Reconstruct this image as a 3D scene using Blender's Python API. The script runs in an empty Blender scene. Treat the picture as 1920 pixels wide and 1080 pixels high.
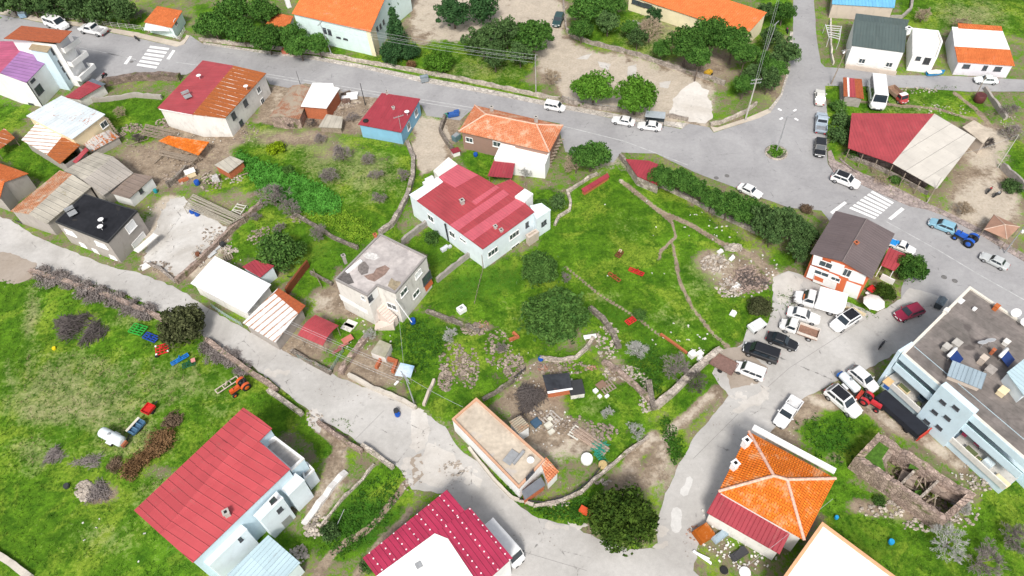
import bpy, bmesh, math, random
import numpy as np
from mathutils import Matrix, Vector
rnd = random.Random(7)
RS = np.random.RandomState(11)
scene = bpy.context.scene
C = scene.collection
# ------------------------------------------------------------------ camera, sky, sun, exposure
FOC, NAD, CAMH = 1350.0, (1030.0, 1650.0), 88.0
_d = Vector((NAD[0] - 960, -(NAD[1] - 540), -FOC)).normalized()
_up = -_d
_y = Vector((0, 0, -1)); _y = (_y - _up * _y.dot(_up)).normalized()
_x = _y.cross(_up)
ROT = Matrix((_x, _y, _up))
cam = bpy.data.objects.new('camera', bpy.data.cameras.new('camera'))
C.objects.link(cam)
cam.matrix_world = Matrix.Translation((0, 0, CAMH)) @ ROT.to_4x4()
cam.data.sensor_width = 36.0
cam.data.lens = 36.0 * FOC / 1920.0
cam.data.clip_end = 5000
scene.camera = cam
SUN_EL, SUN_AZ = math.radians(50), math.radians(188)      # azimuth of the sun, clockwise from +y
world = bpy.data.worlds.new('World'); scene.world = world
world.use_nodes = True
_wn = world.node_tree
_sky = _wn.nodes.new('ShaderNodeTexSky'); _sky.sky_type = 'NISHITA'; _sky.sun_disc = False
_sky.sun_elevation = SUN_EL; _sky.sun_rotation = SUN_AZ; _sky.air_density = 1.0; _sky.dust_density = 3.0; _sky.ozone_density = 1.0
_hs = _wn.nodes.new('ShaderNodeHueSaturation'); _hs.inputs['Saturation'].default_value = .38     # thin cloud: a greyer sky
_wn.links.new(_sky.outputs[0], _hs.inputs['Color']); _wn.links.new(_hs.outputs[0], _wn.nodes['Background'].inputs[0])
_wn.nodes['Background'].inputs[1].default_value = 0.115
_sl = bpy.data.lights.new('sun', 'SUN'); _sl.energy = 2.3; _sl.angle = math.radians(12); _sl.color = (1.0, 0.95, 0.88)
sun = bpy.data.objects.new('sun', _sl); C.objects.link(sun)
_sd = Vector((math.sin(SUN_AZ) * math.cos(SUN_EL), math.cos(SUN_AZ) * math.cos(SUN_EL), math.sin(SUN_EL)))
sun.rotation_euler = (-_sd).to_track_quat('-Z', 'Y').to_euler()
scene.view_settings.view_transform = 'Standard'; scene.view_settings.look = 'None'
scene.view_settings.gamma = 1.0; scene.view_settings.exposure = 0.58
scene.cycles.max_bounces = 5; scene.cycles.diffuse_bounces = 3; scene.cycles.transparent_max_bounces = 4

# ------------------------------------------------------------------ survey: from a point measured on the photograph to the ground plan
def W(px, py, z=0.0):
    v = ROT @ Vector((px - 960, 540 - py, -FOC))
    t = (z - CAMH) / v.z
    return Vector((v.x * t, v.y * t, z))
def ppm(p):                                   # photograph pixels per metre at a world point
    return FOC / ((Vector(p) - Vector((0, 0, CAMH))).dot(-_up_axis))
_up_axis = ROT @ Vector((0, 0, 1))
def W3(pts): return [W(*p) for p in pts]

# ------------------------------------------------------------------ objects
def setp(o, label=None, cat=None, group=None, kind=None):
    if label: o['label'] = label
    if cat: o['category'] = cat
    if group: o['group'] = group
    if kind: o['kind'] = kind
    return o
def thing(name, label, cat, loc=(0, 0, 0), rz=0.0, group=None):
    o = bpy.data.objects.new(name, None); C.objects.link(o)
    o.empty_display_size = 0.3
    o.location = loc; o.rotation_euler = (0, 0, rz)
    return setp(o, label, cat, group)
class MB:
    def __init__(s): s.v = []; s.f = []; s.uv = []; s.sm = []
    def add(s, vs, fs, uvs=None, smooth=False):
        b = len(s.v); s.v += [tuple(p) for p in vs]
        for i, f in enumerate(fs):
            s.f.append([b + k for k in f]); s.sm.append(smooth)
            s.uv.append(uvs[i] if uvs else None)
        return s
    def box(s, c, size, rz=0.0, taper=1.0):
        cx, cy, cz = c; a, b, h = size[0] / 2, size[1] / 2, size[2] / 2
        co, si = math.cos(rz), math.sin(rz); vs = []
        for z, t in ((-h, 1.0), (h, taper)):
            for x, y in ((-a, -b), (a, -b), (a, b), (-a, b)):
                x *= t; y *= t
                vs.append((cx + x * co - y * si, cy + x * si + y * co, cz + z))
        return s.add(vs, [(3, 2, 1, 0), (4, 5, 6, 7), (0, 1, 5, 4), (1, 2, 6, 5), (2, 3, 7, 6), (3, 0, 4, 7)])
    def beam(s, p, q, w, h):
        p, q = Vector(p), Vector(q); d = (q - p)
        if d.length < 1e-5: return s
        d.normalize(); side = d.cross(Vector((0, 0, 1)))
        if side.length < 1e-3: side = Vector((1, 0, 0))
        side.normalize(); u = side.cross(d)
        vs = []
        for c in (p, q):
            for a, b in ((-1, -1), (1, -1), (1, 1), (-1, 1)):
                vs.append(c + side * (a * w / 2) + u * (b * h / 2))
        return s.add(vs, [(3, 2, 1, 0), (4, 5, 6, 7), (0, 1, 5, 4), (1, 2, 6, 5), (2, 3, 7, 6), (3, 0, 4, 7)])
    def tube(s, p, q, r0, r1=None, n=8, caps=True):
        p, q = Vector(p), Vector(q); r1 = r0 if r1 is None else r1
        d = (q - p)
        if d.length < 1e-6: return s
        d.normalize(); a = d.orthogonal().normalized(); b = d.cross(a)
        vs = []
        for c, r in ((p, r0), (q, r1)):
            for k in range(n):
                t = 2 * math.pi * k / n
                vs.append(c + a * (r * math.cos(t)) + b * (r * math.sin(t)))
        fs = [(k, (k + 1) % n, n + (k + 1) % n, n + k) for k in range(n)]
        s.add(vs, fs, smooth=n > 5)
        if caps: s.add(vs, [tuple(range(n - 1, -1, -1)), tuple(range(n, 2 * n))])
        return s
    def path(s, pts, r, n=5):
        for i in range(len(pts) - 1): s.tube(pts[i], pts[i + 1], r, r, n, caps=(i in (0, len(pts) - 2)))
        return s
    def lathe(s, c, prof, n=14, axis='z'):
        vs = []
        for r, h in prof:
            for k in range(n):
                t = 2 * math.pi * k / n; x, y = r * math.cos(t), r * math.sin(t)
                o = {'z': (x, y, h), 'y': (x, h, y), 'x': (h, x, y)}[axis]
                vs.append((c[0] + o[0], c[1] + o[1], c[2] + o[2]))
        fs = []
        for i in range(len(prof) - 1):
            for k in range(n):
                fs.append((i * n + k, i * n + (k + 1) % n, (i + 1) * n + (k + 1) % n, (i + 1) * n + k))
        s.add(vs, fs, smooth=True)
        m = (len(prof) - 1) * n
        return s.add(vs, [tuple(range(n - 1, -1, -1)), tuple(range(m, m + n))])
    def prism(s, pts, t, uvs=None):            # polygon of 3-D points, thickened downwards by t
        n = len(pts); vs = [tuple(p) for p in pts] + [(p[0], p[1], p[2] - t) for p in pts]
        top = tuple(range(n)); bot = tuple(range(2 * n - 1, n - 1, -1))
        side = [(k, n + k, n + (k + 1) % n, (k + 1) % n) for k in range(n)]
        u = None
        if uvs: u = [uvs] + [uvs[::-1]] + [[uvs[k], uvs[k], uvs[(k + 1) % n], uvs[(k + 1) % n]] for k in range(n)]
        return s.add(vs, [top, bot] + side, u)
    def rock(s, c, r, sq=0.7, rg=rnd):
        a = rg.random() * 6.28; vs = []
        for z, rr in ((-0.5, 0.75), (0.1, 1.0), (0.6, 0.55)):
            for k in range(5):
                t = a + k * 1.2566 + rg.uniform(-.25, .25); q = r * rr * rg.uniform(.7, 1.15)
                vs.append((c[0] + q * math.cos(t), c[1] + q * math.sin(t) * rg.uniform(.7, 1), c[2] + z * r * sq))
        fs = [(i * 5 + k, i * 5 + (k + 1) % 5, i * 5 + 5 + (k + 1) % 5, i * 5 + 5 + k) for i in range(2) for k in range(5)]
        return s.add(vs, fs + [(10, 11, 12, 13, 14)])
    def build(s, name, mat, parent=None, rel=False, bevel=0.0):
        off = Vector(parent_origin(parent)) if (parent is not None and rel) else Vector((0, 0, 0))
        me = bpy.data.meshes.new(name)
        me.from_pydata([(p[0] - off.x, p[1] - off.y, p[2] - off.z) for p in s.v], [], s.f)
        if any(u for u in s.uv):
            l = me.uv_layers.new(name='uv'); k = 0
            for i, f in enumerate(s.f):
                for j in range(len(f)):
                    if s.uv[i]: l.data[k].uv = s.uv[i][j]
                    k += 1
        me.polygons.foreach_set('use_smooth', s.sm)
        bm = bmesh.new(); bm.from_mesh(me)
        if bevel > 0:
            bmesh.ops.remove_doubles(bm, verts=bm.verts, dist=1e-4)
            bmesh.ops.bevel(bm, geom=[e for e in bm.edges if len(e.link_faces) == 2 and e.calc_face_angle(0) > .5], offset=bevel, segments=2, affect='EDGES', clamp_overlap=True)
        bmesh.ops.recalc_face_normals(bm, faces=bm.faces)
        bm.to_mesh(me); bm.free()
        o = bpy.data.objects.new(name, me); C.objects.link(o)
        if mat: me.materials.append(mat)
        if parent is not None: o.parent = parent
        return o
def parent_origin(o):
    p = Vector(o.location)
    while o.parent is not None:
        o = o.parent; p = p + Vector(o.location)
    return p
def copy_tree(o, parent=None):
    c = o.copy(); C.objects.link(c); c.parent = parent
    for ch in o.children: copy_tree(ch, c)
    return c
def npmesh(name, V, Fq, mat, parent=None, smooth=False):       # numpy verts (n,3) and faces (m,k)
    me = bpy.data.meshes.new(name)
    V = np.asarray(V, np.float32); Fq = np.asarray(Fq, np.int32); k = Fq.shape[1]
    me.vertices.add(len(V)); me.vertices.foreach_set('co', V.ravel())
    me.loops.add(Fq.size); me.loops.foreach_set('vertex_index', Fq.ravel())
    me.polygons.add(len(Fq)); me.polygons.foreach_set('loop_start', np.arange(0, Fq.size, k, dtype=np.int32))
    me.update(calc_edges=True)
    me.polygons.foreach_set('use_smooth', np.full(len(Fq), smooth))
    o = bpy.data.objects.new(name, me); C.objects.link(o)
    if mat: me.materials.append(mat)
    if parent is not None: o.parent = parent
    return o

# ------------------------------------------------------------------ materials
class NT:
    def __init__(s, name, rough=0.8, spec=0.3):
        s.m = bpy.data.materials.new(name); s.m.use_nodes = True
        s.t = s.m.node_tree; s.n = s.t.nodes; s.b = s.n['Principled BSDF']
        s.b.inputs['Roughness'].default_value = rough
        s.b.inputs['Specular IOR Level'].default_value = spec
    def new(s, k, **kw):
        q = s.n.new(k)
        for a, v in kw.items(): setattr(q, a, v)
        return q
    def link(s, a, b): s.t.links.new(a, b)
    def put(s, sock, v):
        if hasattr(v, 'is_output'): s.link(v, sock)
        elif isinstance(v, (tuple, list)) and len(v) == 3 and sock.type == 'RGBA': sock.default_value = (*v, 1)
        else: sock.default_value = v
    def pos(s): return s.new('ShaderNodeNewGeometry').outputs['Position']
    def uv(s): return s.new('ShaderNodeUVMap', uv_map='uv').outputs[0]
    def scale(s, v, sc):
        q = s.new('ShaderNodeVectorMath', operation='MULTIPLY'); s.put(q.inputs[0], v); q.inputs[1].default_value = sc
        return q.outputs[0]
    def noise(s, vec, sc, det=4.0, rough=0.55, dist=0.0):
        q = s.new('ShaderNodeTexNoise'); s.put(q.inputs['Vector'], vec)
        q.inputs['Scale'].default_value = sc; q.inputs['Detail'].default_value = det; q.inputs['Roughness'].default_value = rough; q.inputs['Distortion'].default_value = dist
        return q.outputs['Fac']
    def voro(s, vec, sc, feat='F1', out='Color'):
        q = s.new('ShaderNodeTexVoronoi', feature=feat); s.put(q.inputs['Vector'], vec); q.inputs['Scale'].default_value = sc
        return q.outputs[out]
    def math(s, op, a, b=0.0, c=None, clamp=False):
        q = s.new('ShaderNodeMath', operation=op, use_clamp=clamp); s.put(q.inputs[0], a); s.put(q.inputs[1], b)
        if c is not None: s.put(q.inputs[2], c)
        return q.outputs[0]
    def mr(s, v, a, b, c=0.0, d=1.0):
        q = s.new('ShaderNodeMapRange'); s.put(q.inputs[0], v)
        for i, k in enumerate((a, b, c, d)): s.put(q.inputs[i + 1], k)
        return q.outputs[0]
    def mix(s, f, a, b, mode='MIX'):
        q = s.new('ShaderNodeMix', data_type='RGBA', blend_type=mode)
        s.put(q.inputs[0], f); s.put(q.inputs[6], a); s.put(q.inputs[7], b)
        return q.outputs[2]
    def bright(s, col, f):                       # multiply a colour by a grey factor
        q = s.new('ShaderNodeVectorMath', operation='SCALE'); s.put(q.inputs[0], col); s.put(q.inputs['Scale'], f)
        return q.outputs[0]
    def rgb(s, c):
        q = s.new('ShaderNodeRGB'); q.outputs[0].default_value = (*c, 1); return q.outputs[0]
    def bump(s, h, dist=0.02, st=0.6):
        q = s.new('ShaderNodeBump'); q.inputs['Distance'].default_value = dist; q.inputs['Strength'].default_value = st
        s.put(q.inputs['Height'], h); s.link(q.outputs[0], s.b.inputs['Normal'])
    def col(s, c): s.put(s.b.inputs['Base Color'], c); return s.m
    def sep(s, v):
        q = s.new('ShaderNodeSeparateXYZ'); s.put(q.inputs[0], v); return q.outputs
MC = {}
def memo(fn):
    def g(*a, **k):
        key = (fn.__name__, a, tuple(sorted(k.items())))
        if key not in MC: MC[key] = fn(*a, **k)
        return MC[key]
    return g
@memo
def plain(name, c, rough=0.7, var=0.12, sc=1.5, spec=0.3, metal=0.0):
    t = NT(name, rough, spec); t.b.inputs['Metallic'].default_value = metal
    n = t.noise(t.pos(), sc, 5)
    return t.col(t.bright(t.rgb(c), t.mr(n, .3, .7, 1 - var, 1 + var)))
@memo
def plaster(name, c, stain=0.35, sc=0.5, dirt=(.22, .19, .16)):
    t = NT(name, .85, .2); p = t.pos()
    n1 = t.noise(p, sc, 6, .6); n2 = t.noise(t.scale(p, (1.3, 1.3, .6)), 1.0, 6, .65); n3 = t.noise(p, 5, 4)
    c1 = t.bright(t.rgb(c), t.mr(n1, .3, .7, .92, 1.05))
    c1 = t.mix(t.math('MULTIPLY', t.mr(n2, .52, .75), stain), c1, dirt)
    z = t.sep(p)[2]; low = t.mr(z, 0.1, 1.1, 1, 0)
    c1 = t.mix(t.math('MULTIPLY', t.math('MULTIPLY', low, n3), stain * .9), c1, dirt)
    t.bump(n3, .01, .4)
    return t.col(c1)
@memo
def sheet(name, c, pitch=0.9, rust=0.0, rc=(.33, .10, .025), fade=0.12, ribw=0.12, rib=0.16, bands=0.0, c2=None, spotty=0.0, ribrust=0.0):
    """ribbed sheet metal: u across the ribs, v down the slope"""
    t = NT(name, .5, .4); p = t.pos(); uv = t.uv(); u, v = t.sep(uv)[0], t.sep(uv)[1]
    fr = t.math('FRACT', t.math('DIVIDE', u, pitch))
    tri = t.math('ABSOLUTE', t.math('SUBTRACT', fr, .5))               # 0 mid, .5 at the rib
    ribf = t.mr(tri, .5 - ribw, .5)
    n1 = t.noise(p, .35, 5); n2 = t.noise(t.scale(uv, (2.5, .25, 1)), 1.0, 5); n3 = t.noise(p, 2.5, 5)
    base = t.rgb(c)
    if c2: base = t.mix(t.mr(t.noise(t.scale(uv, (.22, .04, 1)), 1.0, 1), .47, .53), c, c2)
    col = t.bright(base, t.mr(n1, .3, .7, 1 - fade, 1 + fade))
    col = t.bright(col, t.mr(n2, .3, .7, 1 - fade * .5, 1 + fade * .5))
    col = t.bright(col, t.mr(ribf, 0, 1, 1.0, 1 - rib))
    wn = t.new('ShaderNodeTexWhiteNoise', noise_dimensions='2D'); q = t.new('ShaderNodeCombineXYZ'); t.put(q.inputs[0], t.math('FLOOR', t.math('DIVIDE', u, max(.9, pitch)))); t.put(q.inputs[1], t.math('FLOOR', t.math('DIVIDE', v, 3.4))); t.put(wn.inputs['Vector'], q.outputs[0])
    col = t.bright(col, t.mr(wn.outputs['Value'], 0, 1, .93, 1.06))
    lap = t.math('ABSOLUTE', t.math('SUBTRACT', t.math('FRACT', t.math('DIVIDE', v, 3.4)), .5)); col = t.bright(col, t.mr(lap, .488, .5, 1, .82))
    col = t.mix(t.mr(t.math('ADD', n2, t.math('MULTIPLY', n3, .4)), .80, 1.0, 0, .35), col, (.20, .15, .12))
    if rust > 0:
        m = t.math('ADD', t.math('MULTIPLY', n2, .55), t.math('MULTIPLY', n3, .55))
        m = t.math('ADD', m, t.math('MULTIPLY', t.noise(p, .18, 2), .5)); m = t.math('ADD', m, t.math('MULTIPLY', t.math('SUBTRACT', ribf, .35), ribrust))
        k = t.mr(m, 1.02 - rust * .55, 1.10 - rust * .55)
        rcol = t.mix(t.noise(p, 3.5, 4), tuple(x * .55 for x in rc), tuple(min(1, x * 1.7) for x in rc))
        col = t.mix(k, col, rcol)
    if spotty > 0:
        g = t.math('FRACT', t.math('DIVIDE', v, .85)); h2 = t.math('FRACT', t.math('DIVIDE', u, 1.7))
        d = t.math('ADD', t.math('POWER', t.math('MULTIPLY', t.math('SUBTRACT', g, .5), .85), 2.0), t.math('POWER', t.math('MULTIPLY', t.math('SUBTRACT', h2, .5), 1.7), 2.0))
        col = t.mix(t.mr(d, .006, .012, .8, 0), col, (.9, .88, .9))
    t.bump(ribf, .06, .8)
    return t.col(col)
@memo
def tiles(name, c, c2, w=.32, h=.36, moss=0.15, mc=(.30, .27, .20), line=.45):
    t = NT(name, .8, .2); p = t.pos(); uv = t.uv()
    b = t.new('ShaderNodeTexBrick'); b.offset = .5; b.squash = 1.0
    t.put(b.inputs['Vector'], uv); t.put(b.inputs['Color1'], c); t.put(b.inputs['Color2'], c2)
    t.put(b.inputs['Mortar'], tuple(x * line for x in c)); b.inputs['Scale'].default_value = 1.0
    b.inputs['Mortar Size'].default_value = .035; b.inputs['Brick Width'].default_value = w; b.inputs['Row Height'].default_value = h; b.inputs['Bias'].default_value = -.1
    n1 = t.noise(p, .5, 6, .65); n2 = t.noise(p, 3, 4)
    col = t.bright(b.outputs['Color'], t.mr(n1, .3, .7, .86, 1.14))
    col = t.mix(t.mr(t.math('ADD', n1, t.math('MULTIPLY', n2, .35)), .80 - moss * .5, 1.0 - moss * .5), col, mc)
    u = t.sep(uv)[0]
    wv = t.math('SINE', t.math('MULTIPLY', u, 6.283 / w))
    t.bump(wv, .05, .7)
    return t.col(col)
@memo
def stone(name, c=(.30, .26, .22), c2=(.16, .135, .115), sc=2.6, moss=0.15):
    t = NT(name, .9, .2); p = t.pos()
    cell = t.voro(p, sc); e = t.voro(p, sc, 'DISTANCE_TO_EDGE', 'Distance'); n = t.noise(p, .9, 5)
    r = t.sep(cell)[0]
    col = t.mix(r, c2, c); col = t.bright(col, t.mr(n, .3, .7, .75, 1.25))
    col = t.mix(t.mr(e, 0, .06, .75, 0), col, tuple(x * .35 for x in c2))
    if moss: col = t.mix(t.mr(t.noise(p, .7, 4), .62 - moss * .3, .72 - moss * .3), col, (.13, .15, .05))
    t.bump(t.mr(e, 0, .15), .06, .8)
    return t.col(col)
@memo
def flatroof(name, c=(.42, .39, .37), c2=(.25, .235, .225), patch=(.20, .135, .11), pf=.5, lines=0.0):
    t = NT(name, .9, .2); p = t.pos(); uv = t.uv()
    n = t.noise(p, .28, 6, .62, .4); n2 = t.noise(p, 1.6, 6); n3 = t.noise(p, .16, 3, .5, .6)
    col = t.mix(t.mr(n, .38, .62), c2, c); col = t.bright(col, t.mr(n2, .3, .7, .85, 1.15))
    if pf: col = t.mix(t.mr(n3, .70 - pf * .16, .73 - pf * .16), col, patch)
    if lines:
        fr = t.math('FRACT', t.math('DIVIDE', t.sep(uv)[0], lines))
        col = t.bright(col, t.mr(t.math('ABSOLUTE', t.math('SUBTRACT', fr, .5)), .45, .5, 1, .8))
        cellr = t.new('ShaderNodeTexWhiteNoise', noise_dimensions='1D'); t.put(cellr.inputs['W'], t.math('FLOOR', t.math('DIVIDE', t.sep(uv)[0], lines)))
        col = t.bright(col, t.mr(cellr.outputs[0], 0, 1, .9, 1.1))
    t.bump(n2, .01, .3)
    return t.col(col)
@memo
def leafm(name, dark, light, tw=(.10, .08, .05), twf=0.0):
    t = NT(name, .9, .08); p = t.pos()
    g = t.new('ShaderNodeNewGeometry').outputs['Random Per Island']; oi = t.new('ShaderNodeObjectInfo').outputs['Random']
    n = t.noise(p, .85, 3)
    f = t.math('ADD', t.math('MULTIPLY', g, .40), t.math('MULTIPLY', t.mr(n, .34, .66), .60))  # noise patches of dark and light colour stand in for lit and shaded clumps
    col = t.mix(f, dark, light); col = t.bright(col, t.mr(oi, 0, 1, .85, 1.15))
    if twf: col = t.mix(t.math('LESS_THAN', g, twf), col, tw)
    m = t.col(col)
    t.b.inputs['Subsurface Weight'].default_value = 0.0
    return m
@memo
def paint(name, c, rough=.3):
    t = NT(name, rough, .5); t.b.inputs['Coat Weight'].default_value = .6; t.b.inputs['Coat Roughness'].default_value = .08
    return t.col(t.bright(t.rgb(c), t.mr(t.noise(t.pos(), 2.0, 4), .3, .7, .93, 1.05)))
GLASS = plain('dark_glass', (.025, .035, .045), .08, .05, 1, .6)
PANE = plain('window_glass', (.055, .075, .085), .1, .25, .8, .6)
TYRE = plain('tyre_rubber', (.02, .02, .021), .85)
CHROME = plain('wheel_metal', (.45, .46, .48), .35, .05, 3, .5, .7)
WHITE = plain('white_paint', (.80, .80, .80), .6, .05)
GREYM = plain('galvanised_metal', (.36, .37, .38), .5, .12, 2, .4, .3)
DARK = plain('dark_metal', (.04, .042, .045), .6)
BLACK = plain('black_void', (.012, .012, .013), .9)
WOOD = plain('weathered_wood', (.27, .22, .17), .85, .3, 4)
CONC = plain('bare_concrete', (.42, .40, .37), .9, .18, 1.2)
BRICK = tiles('red_brick', (.42, .13, .06), (.30, .09, .045), .24, .09, .1)
REDBR = plain('brick_red_clay', (.42, .13, .06), .85, .25, 6)
BARK = plain('bark', (.13, .10, .08), .9, .3, 4)
TWIG = plain('grey_twigs', (.22, .19, .18), .9, .25, 3)
# ------------------------------------------------------------------ ground: one sheet to the horizon, fine grid where the village stands
def vnoise(x, y, sc, seed):
    r = np.random.RandomState(seed); n = 128; g = r.rand(n, n)
    u, v = x * sc, y * sc; i, j = np.floor(u).astype(int), np.floor(v).astype(int); fu, fv = u - i, v - j
    fu = fu * fu * (3 - 2 * fu); fv = fv * fv * (3 - 2 * fv)
    a = g[i % n, j % n]; b = g[(i + 1) % n, j % n]; c = g[i % n, (j + 1) % n]; d = g[(i + 1) % n, (j + 1) % n]
    return (a * (1 - fu) + b * fu) * (1 - fv) + (c * (1 - fu) + d * fu) * fv
def fnoise(x, y, sc, seed, o=4):
    s = 0; a = .5; t = 0
    for k in range(o): s = s + a * vnoise(x, y, sc * 2 ** k, seed + k); t += a; a *= .55
    return s / t
RM = np.array(ROT)
def pix(X, Y, Z=0.0):
    D = np.stack([X, Y, np.zeros_like(X) + Z - CAMH]); c = np.tensordot(RM.T, D, 1)
    w = np.maximum(-c[2], 1e-3)
    return 960 + FOC * c[0] / w, 540 - FOC * c[1] / w
def seg_d(px, py, a, b):
    ax, ay = a; bx, by = b; dx, dy = bx - ax, by - ay; L = dx * dx + dy * dy + 1e-9
    t = np.clip(((px - ax) * dx + (py - ay) * dy) / L, 0, 1)
    return np.hypot(px - ax - t * dx, py - ay - t * dy)
def poly_sd(px, py, P):                      # >0 inside
    d = np.full(px.shape, 1e9); ins = np.zeros(px.shape, bool); n = len(P)
    for k in range(n):
        a, b = P[k], P[(k + 1) % n]
        d = np.minimum(d, seg_d(px, py, a, b))
        c = ((a[1] > py) != (b[1] > py)) & (px < (b[0] - a[0]) * (py - a[1]) / (b[1] - a[1] + 1e-12) + a[0])
        ins ^= c
    return np.where(ins, d, -d)
GX0, GX1, GY0, GY1, GS = -150.0, 128.0, 6.0, 205.0, 0.42
nx, ny = int((GX1 - GX0) / GS) + 1, int((GY1 - GY0) / GS) + 1
GXa, GYa = np.meshgrid(GX0 + np.arange(nx) * GS, GY0 + np.arange(ny) * GS, indexing='ij')
PX, PY = pix(GXa, GYa)
wob = (fnoise(GXa, GYa, .35, 5) - .5)
PXw, PYw = PX + wob * 26, PY + (fnoise(GXa, GYa, .35, 55) - .5) * 26
CH = {k: np.zeros(GXa.shape) for k in 'gdbls'}     # grass, dry, bare pale, lush, soil
def paint_(ch, v, P, f=10):
    lo = (min(p[0] for p in P) - f - 20, min(p[1] for p in P) - f - 20); hi = (max(p[0] for p in P) + f + 20, max(p[1] for p in P) + f + 20)
    m = (PX > lo[0]) & (PX < hi[0]) & (PY > lo[1]) & (PY < hi[1])
    k = np.clip(poly_sd(PXw[m], PYw[m], P) / f * .5 + .5, 0, 1)
    CH[ch][m] = CH[ch][m] * (1 - k) + v * k
def blob(ch, v, x, y, rx, ry=None, soft=.6):
    ry = ry or rx
    d = np.hypot((PXw - x) / rx, (PYw - y) / ry); k = np.clip((1 + soft - d) / (2 * soft), 0, 1)
    CH[ch] = CH[ch] * (1 - k) + v * k
def track(ch, v, P, w, f=4):
    d = np.full(PX.shape, 1e9)
    for a, b in zip(P[:-1], P[1:]): d = np.minimum(d, seg_d(PX + wob * 8, PY + wob * 8, a, b))
    k = np.clip((w / 2 - d) / f + .5, 0, 1)
    CH[ch] = CH[ch] * (1 - k) + v * k
# general cover outside the mapped plots
CH['g'][:] = .5
far = (PY < -5) | (PX < -5) | (PX > 1925) | (PY > 1085)
CH['g'][far] = .6
# plots
GR = [
 [(-200,520),(40,535),(100,512),(260,572),(400,655),(530,742),(575,780),(500,826),(520,860),(420,1000),(600,1010),(420,1140),(-300,1200)],
 [(185,188),(300,192),(318,214),(270,262),(215,238)], [(-10,195),(30,205),(55,214),(20,240),(-20,250)], [(-5,285),(60,268),(130,318),(100,345),(60,325)],
 [(440,285),(480,238),(600,235),(690,268),(765,275),(772,345),(735,430),(690,458),(560,402),(480,400),(400,345)],
 [(430,455),(490,398),(560,408),(680,470),(630,505),(630,545),(575,590),(560,500),(500,480),(440,480)],
 [(780,452),(812,428),(882,478),(818,522),(805,480)], [(700,425),(735,418),(745,450)],
 [(815,532),(905,492),(915,505),(1010,470),(1035,430),(1072,398),(1080,350),(1165,325),(1230,340),(1330,420),(1420,470),(1485,482),(1448,520),(1452,565),(1412,605),(1385,632),(1345,660),(1300,690),(1230,755),(1200,735),(1150,660),(1105,575),(1040,590),(980,600),(930,600),(860,590),(800,570)],
 [(735,620),(780,590),(850,600),(880,620),(905,690),(985,690),(960,725),(900,760),(850,785),(790,765),(725,672)],
 [(1070,700),(1130,690),(1200,720),(1215,770),(1150,815),(1090,800),(1060,760)], [(830,720),(905,740),(880,770),(830,770)],
 [(600,1030),(625,960),(720,872),(765,895),(748,960),(700,1010),(640,1050)], [(560,800),(640,800),(650,840),(600,850)], [(850,600),(980,600),(1130,575),(1160,650),(1160,700),(1080,690),(1010,660),(985,700),(905,745),(850,770),(800,690)],[(1235,770),(1290,720),(1340,680),(1345,730),(1290,790)],[(1060,745),(1130,690),(1215,740),(1210,780),(1120,810)],
 [(1100,850),(1150,820),(1260,790),(1285,850),(1250,880),(1195,890),(1160,870)], [(930,880),(990,950),(1070,945),(1130,905),(1100,970),(1080,985),(1010,965),(950,930)],
 [(1480,800),(1520,770),(1620,790),(1640,810),(1600,880),(1570,905),(1800,1000),(1850,935),(1930,880),(1930,1090),(1590,1090),(1540,960),(1560,880)],
 [(1625,740),(1720,800),(1750,850),(1680,800)], [(1555,165),(1800,172),(1900,235),(1925,300),(1925,380),(1880,320),(1830,250),(1760,210),(1590,215),(1560,290)],
 [(1690,-5),(1925,-5),(1925,60),(1780,50),(1690,45)], [(370,20),(560,60),(600,90),(690,122),(760,132),(900,160),(1000,178),(1000,110),(860,60),(780,80),(700,110),(480,100)],
 [(1060,60),(1180,20),(1260,70),(1340,150),(1240,110),(1110,75)], [(1370,170),(1440,130),(1480,60),(1480,0),(1430,0),(1420,120)], [(0,-10),(270,30),(262,55),(120,20),(0,8)],
 [(870,290),(930,295),(925,330),(895,335)], [(1000,370),(1035,360),(1065,395),(1035,420)], [(1480,520),(1500,560),(1450,600),(1420,620)], [(570,520),(625,545),(600,572),(560,560)], [(640,600),(680,640),(650,690),(610,670)],
 [(600,850),(660,800),(620,790)], [(1560,555),(1600,590),(1640,590)],
]
for P in GR: paint_('g', 1.0, P, 12)
# earth, gravel and paths worn into the grass
for (x, y, rx, ry, v) in [(690,335,90,45,.95),(630,290,60,20,.45),(700,300,50,24,.6),(560,260,90,18,.3),(1075,640,60,24,.4),(1010,690,60,16,.35),(940,700,30,40,.65),(865,690,30,40,.5),(1100,650,30,26,.5),
        (1390,520,62,34,.1),(1330,490,34,22,.25),(1410,480,40,14,.4),(1150,690,30,30,.3),(1000,750,50,32,.1),(1040,815,70,36,.15),(1180,900,40,30,.3),(1240,860,30,40,.25),(190,925,34,24,.2),(300,890,60,20,.5),
        (1620,955,40,18,.2),(1700,960,60,20,.3),(1560,860,30,20,.5),(1480,770,60,25,.1),(1500,830,40,20,.55),(1840,260,60,40,.1),(1850,380,60,70,.1),(640,560,60,28,.05),(580,650,60,24,.15),(700,690,60,26,.1),(60,600,12,50,.7),(40,490,60,22,.05),(1420,800,60,60,.0),
        (900,610,40,10,.5),(850,600,40,12,.5),(780,640,26,20,.75),(380,250,60,60,.1),(300,310,60,30,.05),(450,370,40,20,.4),(900,110,60,26,.15),(840,60,60,30,.0),(990,130,30,30,.1),(1480,130,30,60,.3),(1310,130,50,30,.1)]:
    blob('g', v, x, y, rx, ry)
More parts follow.
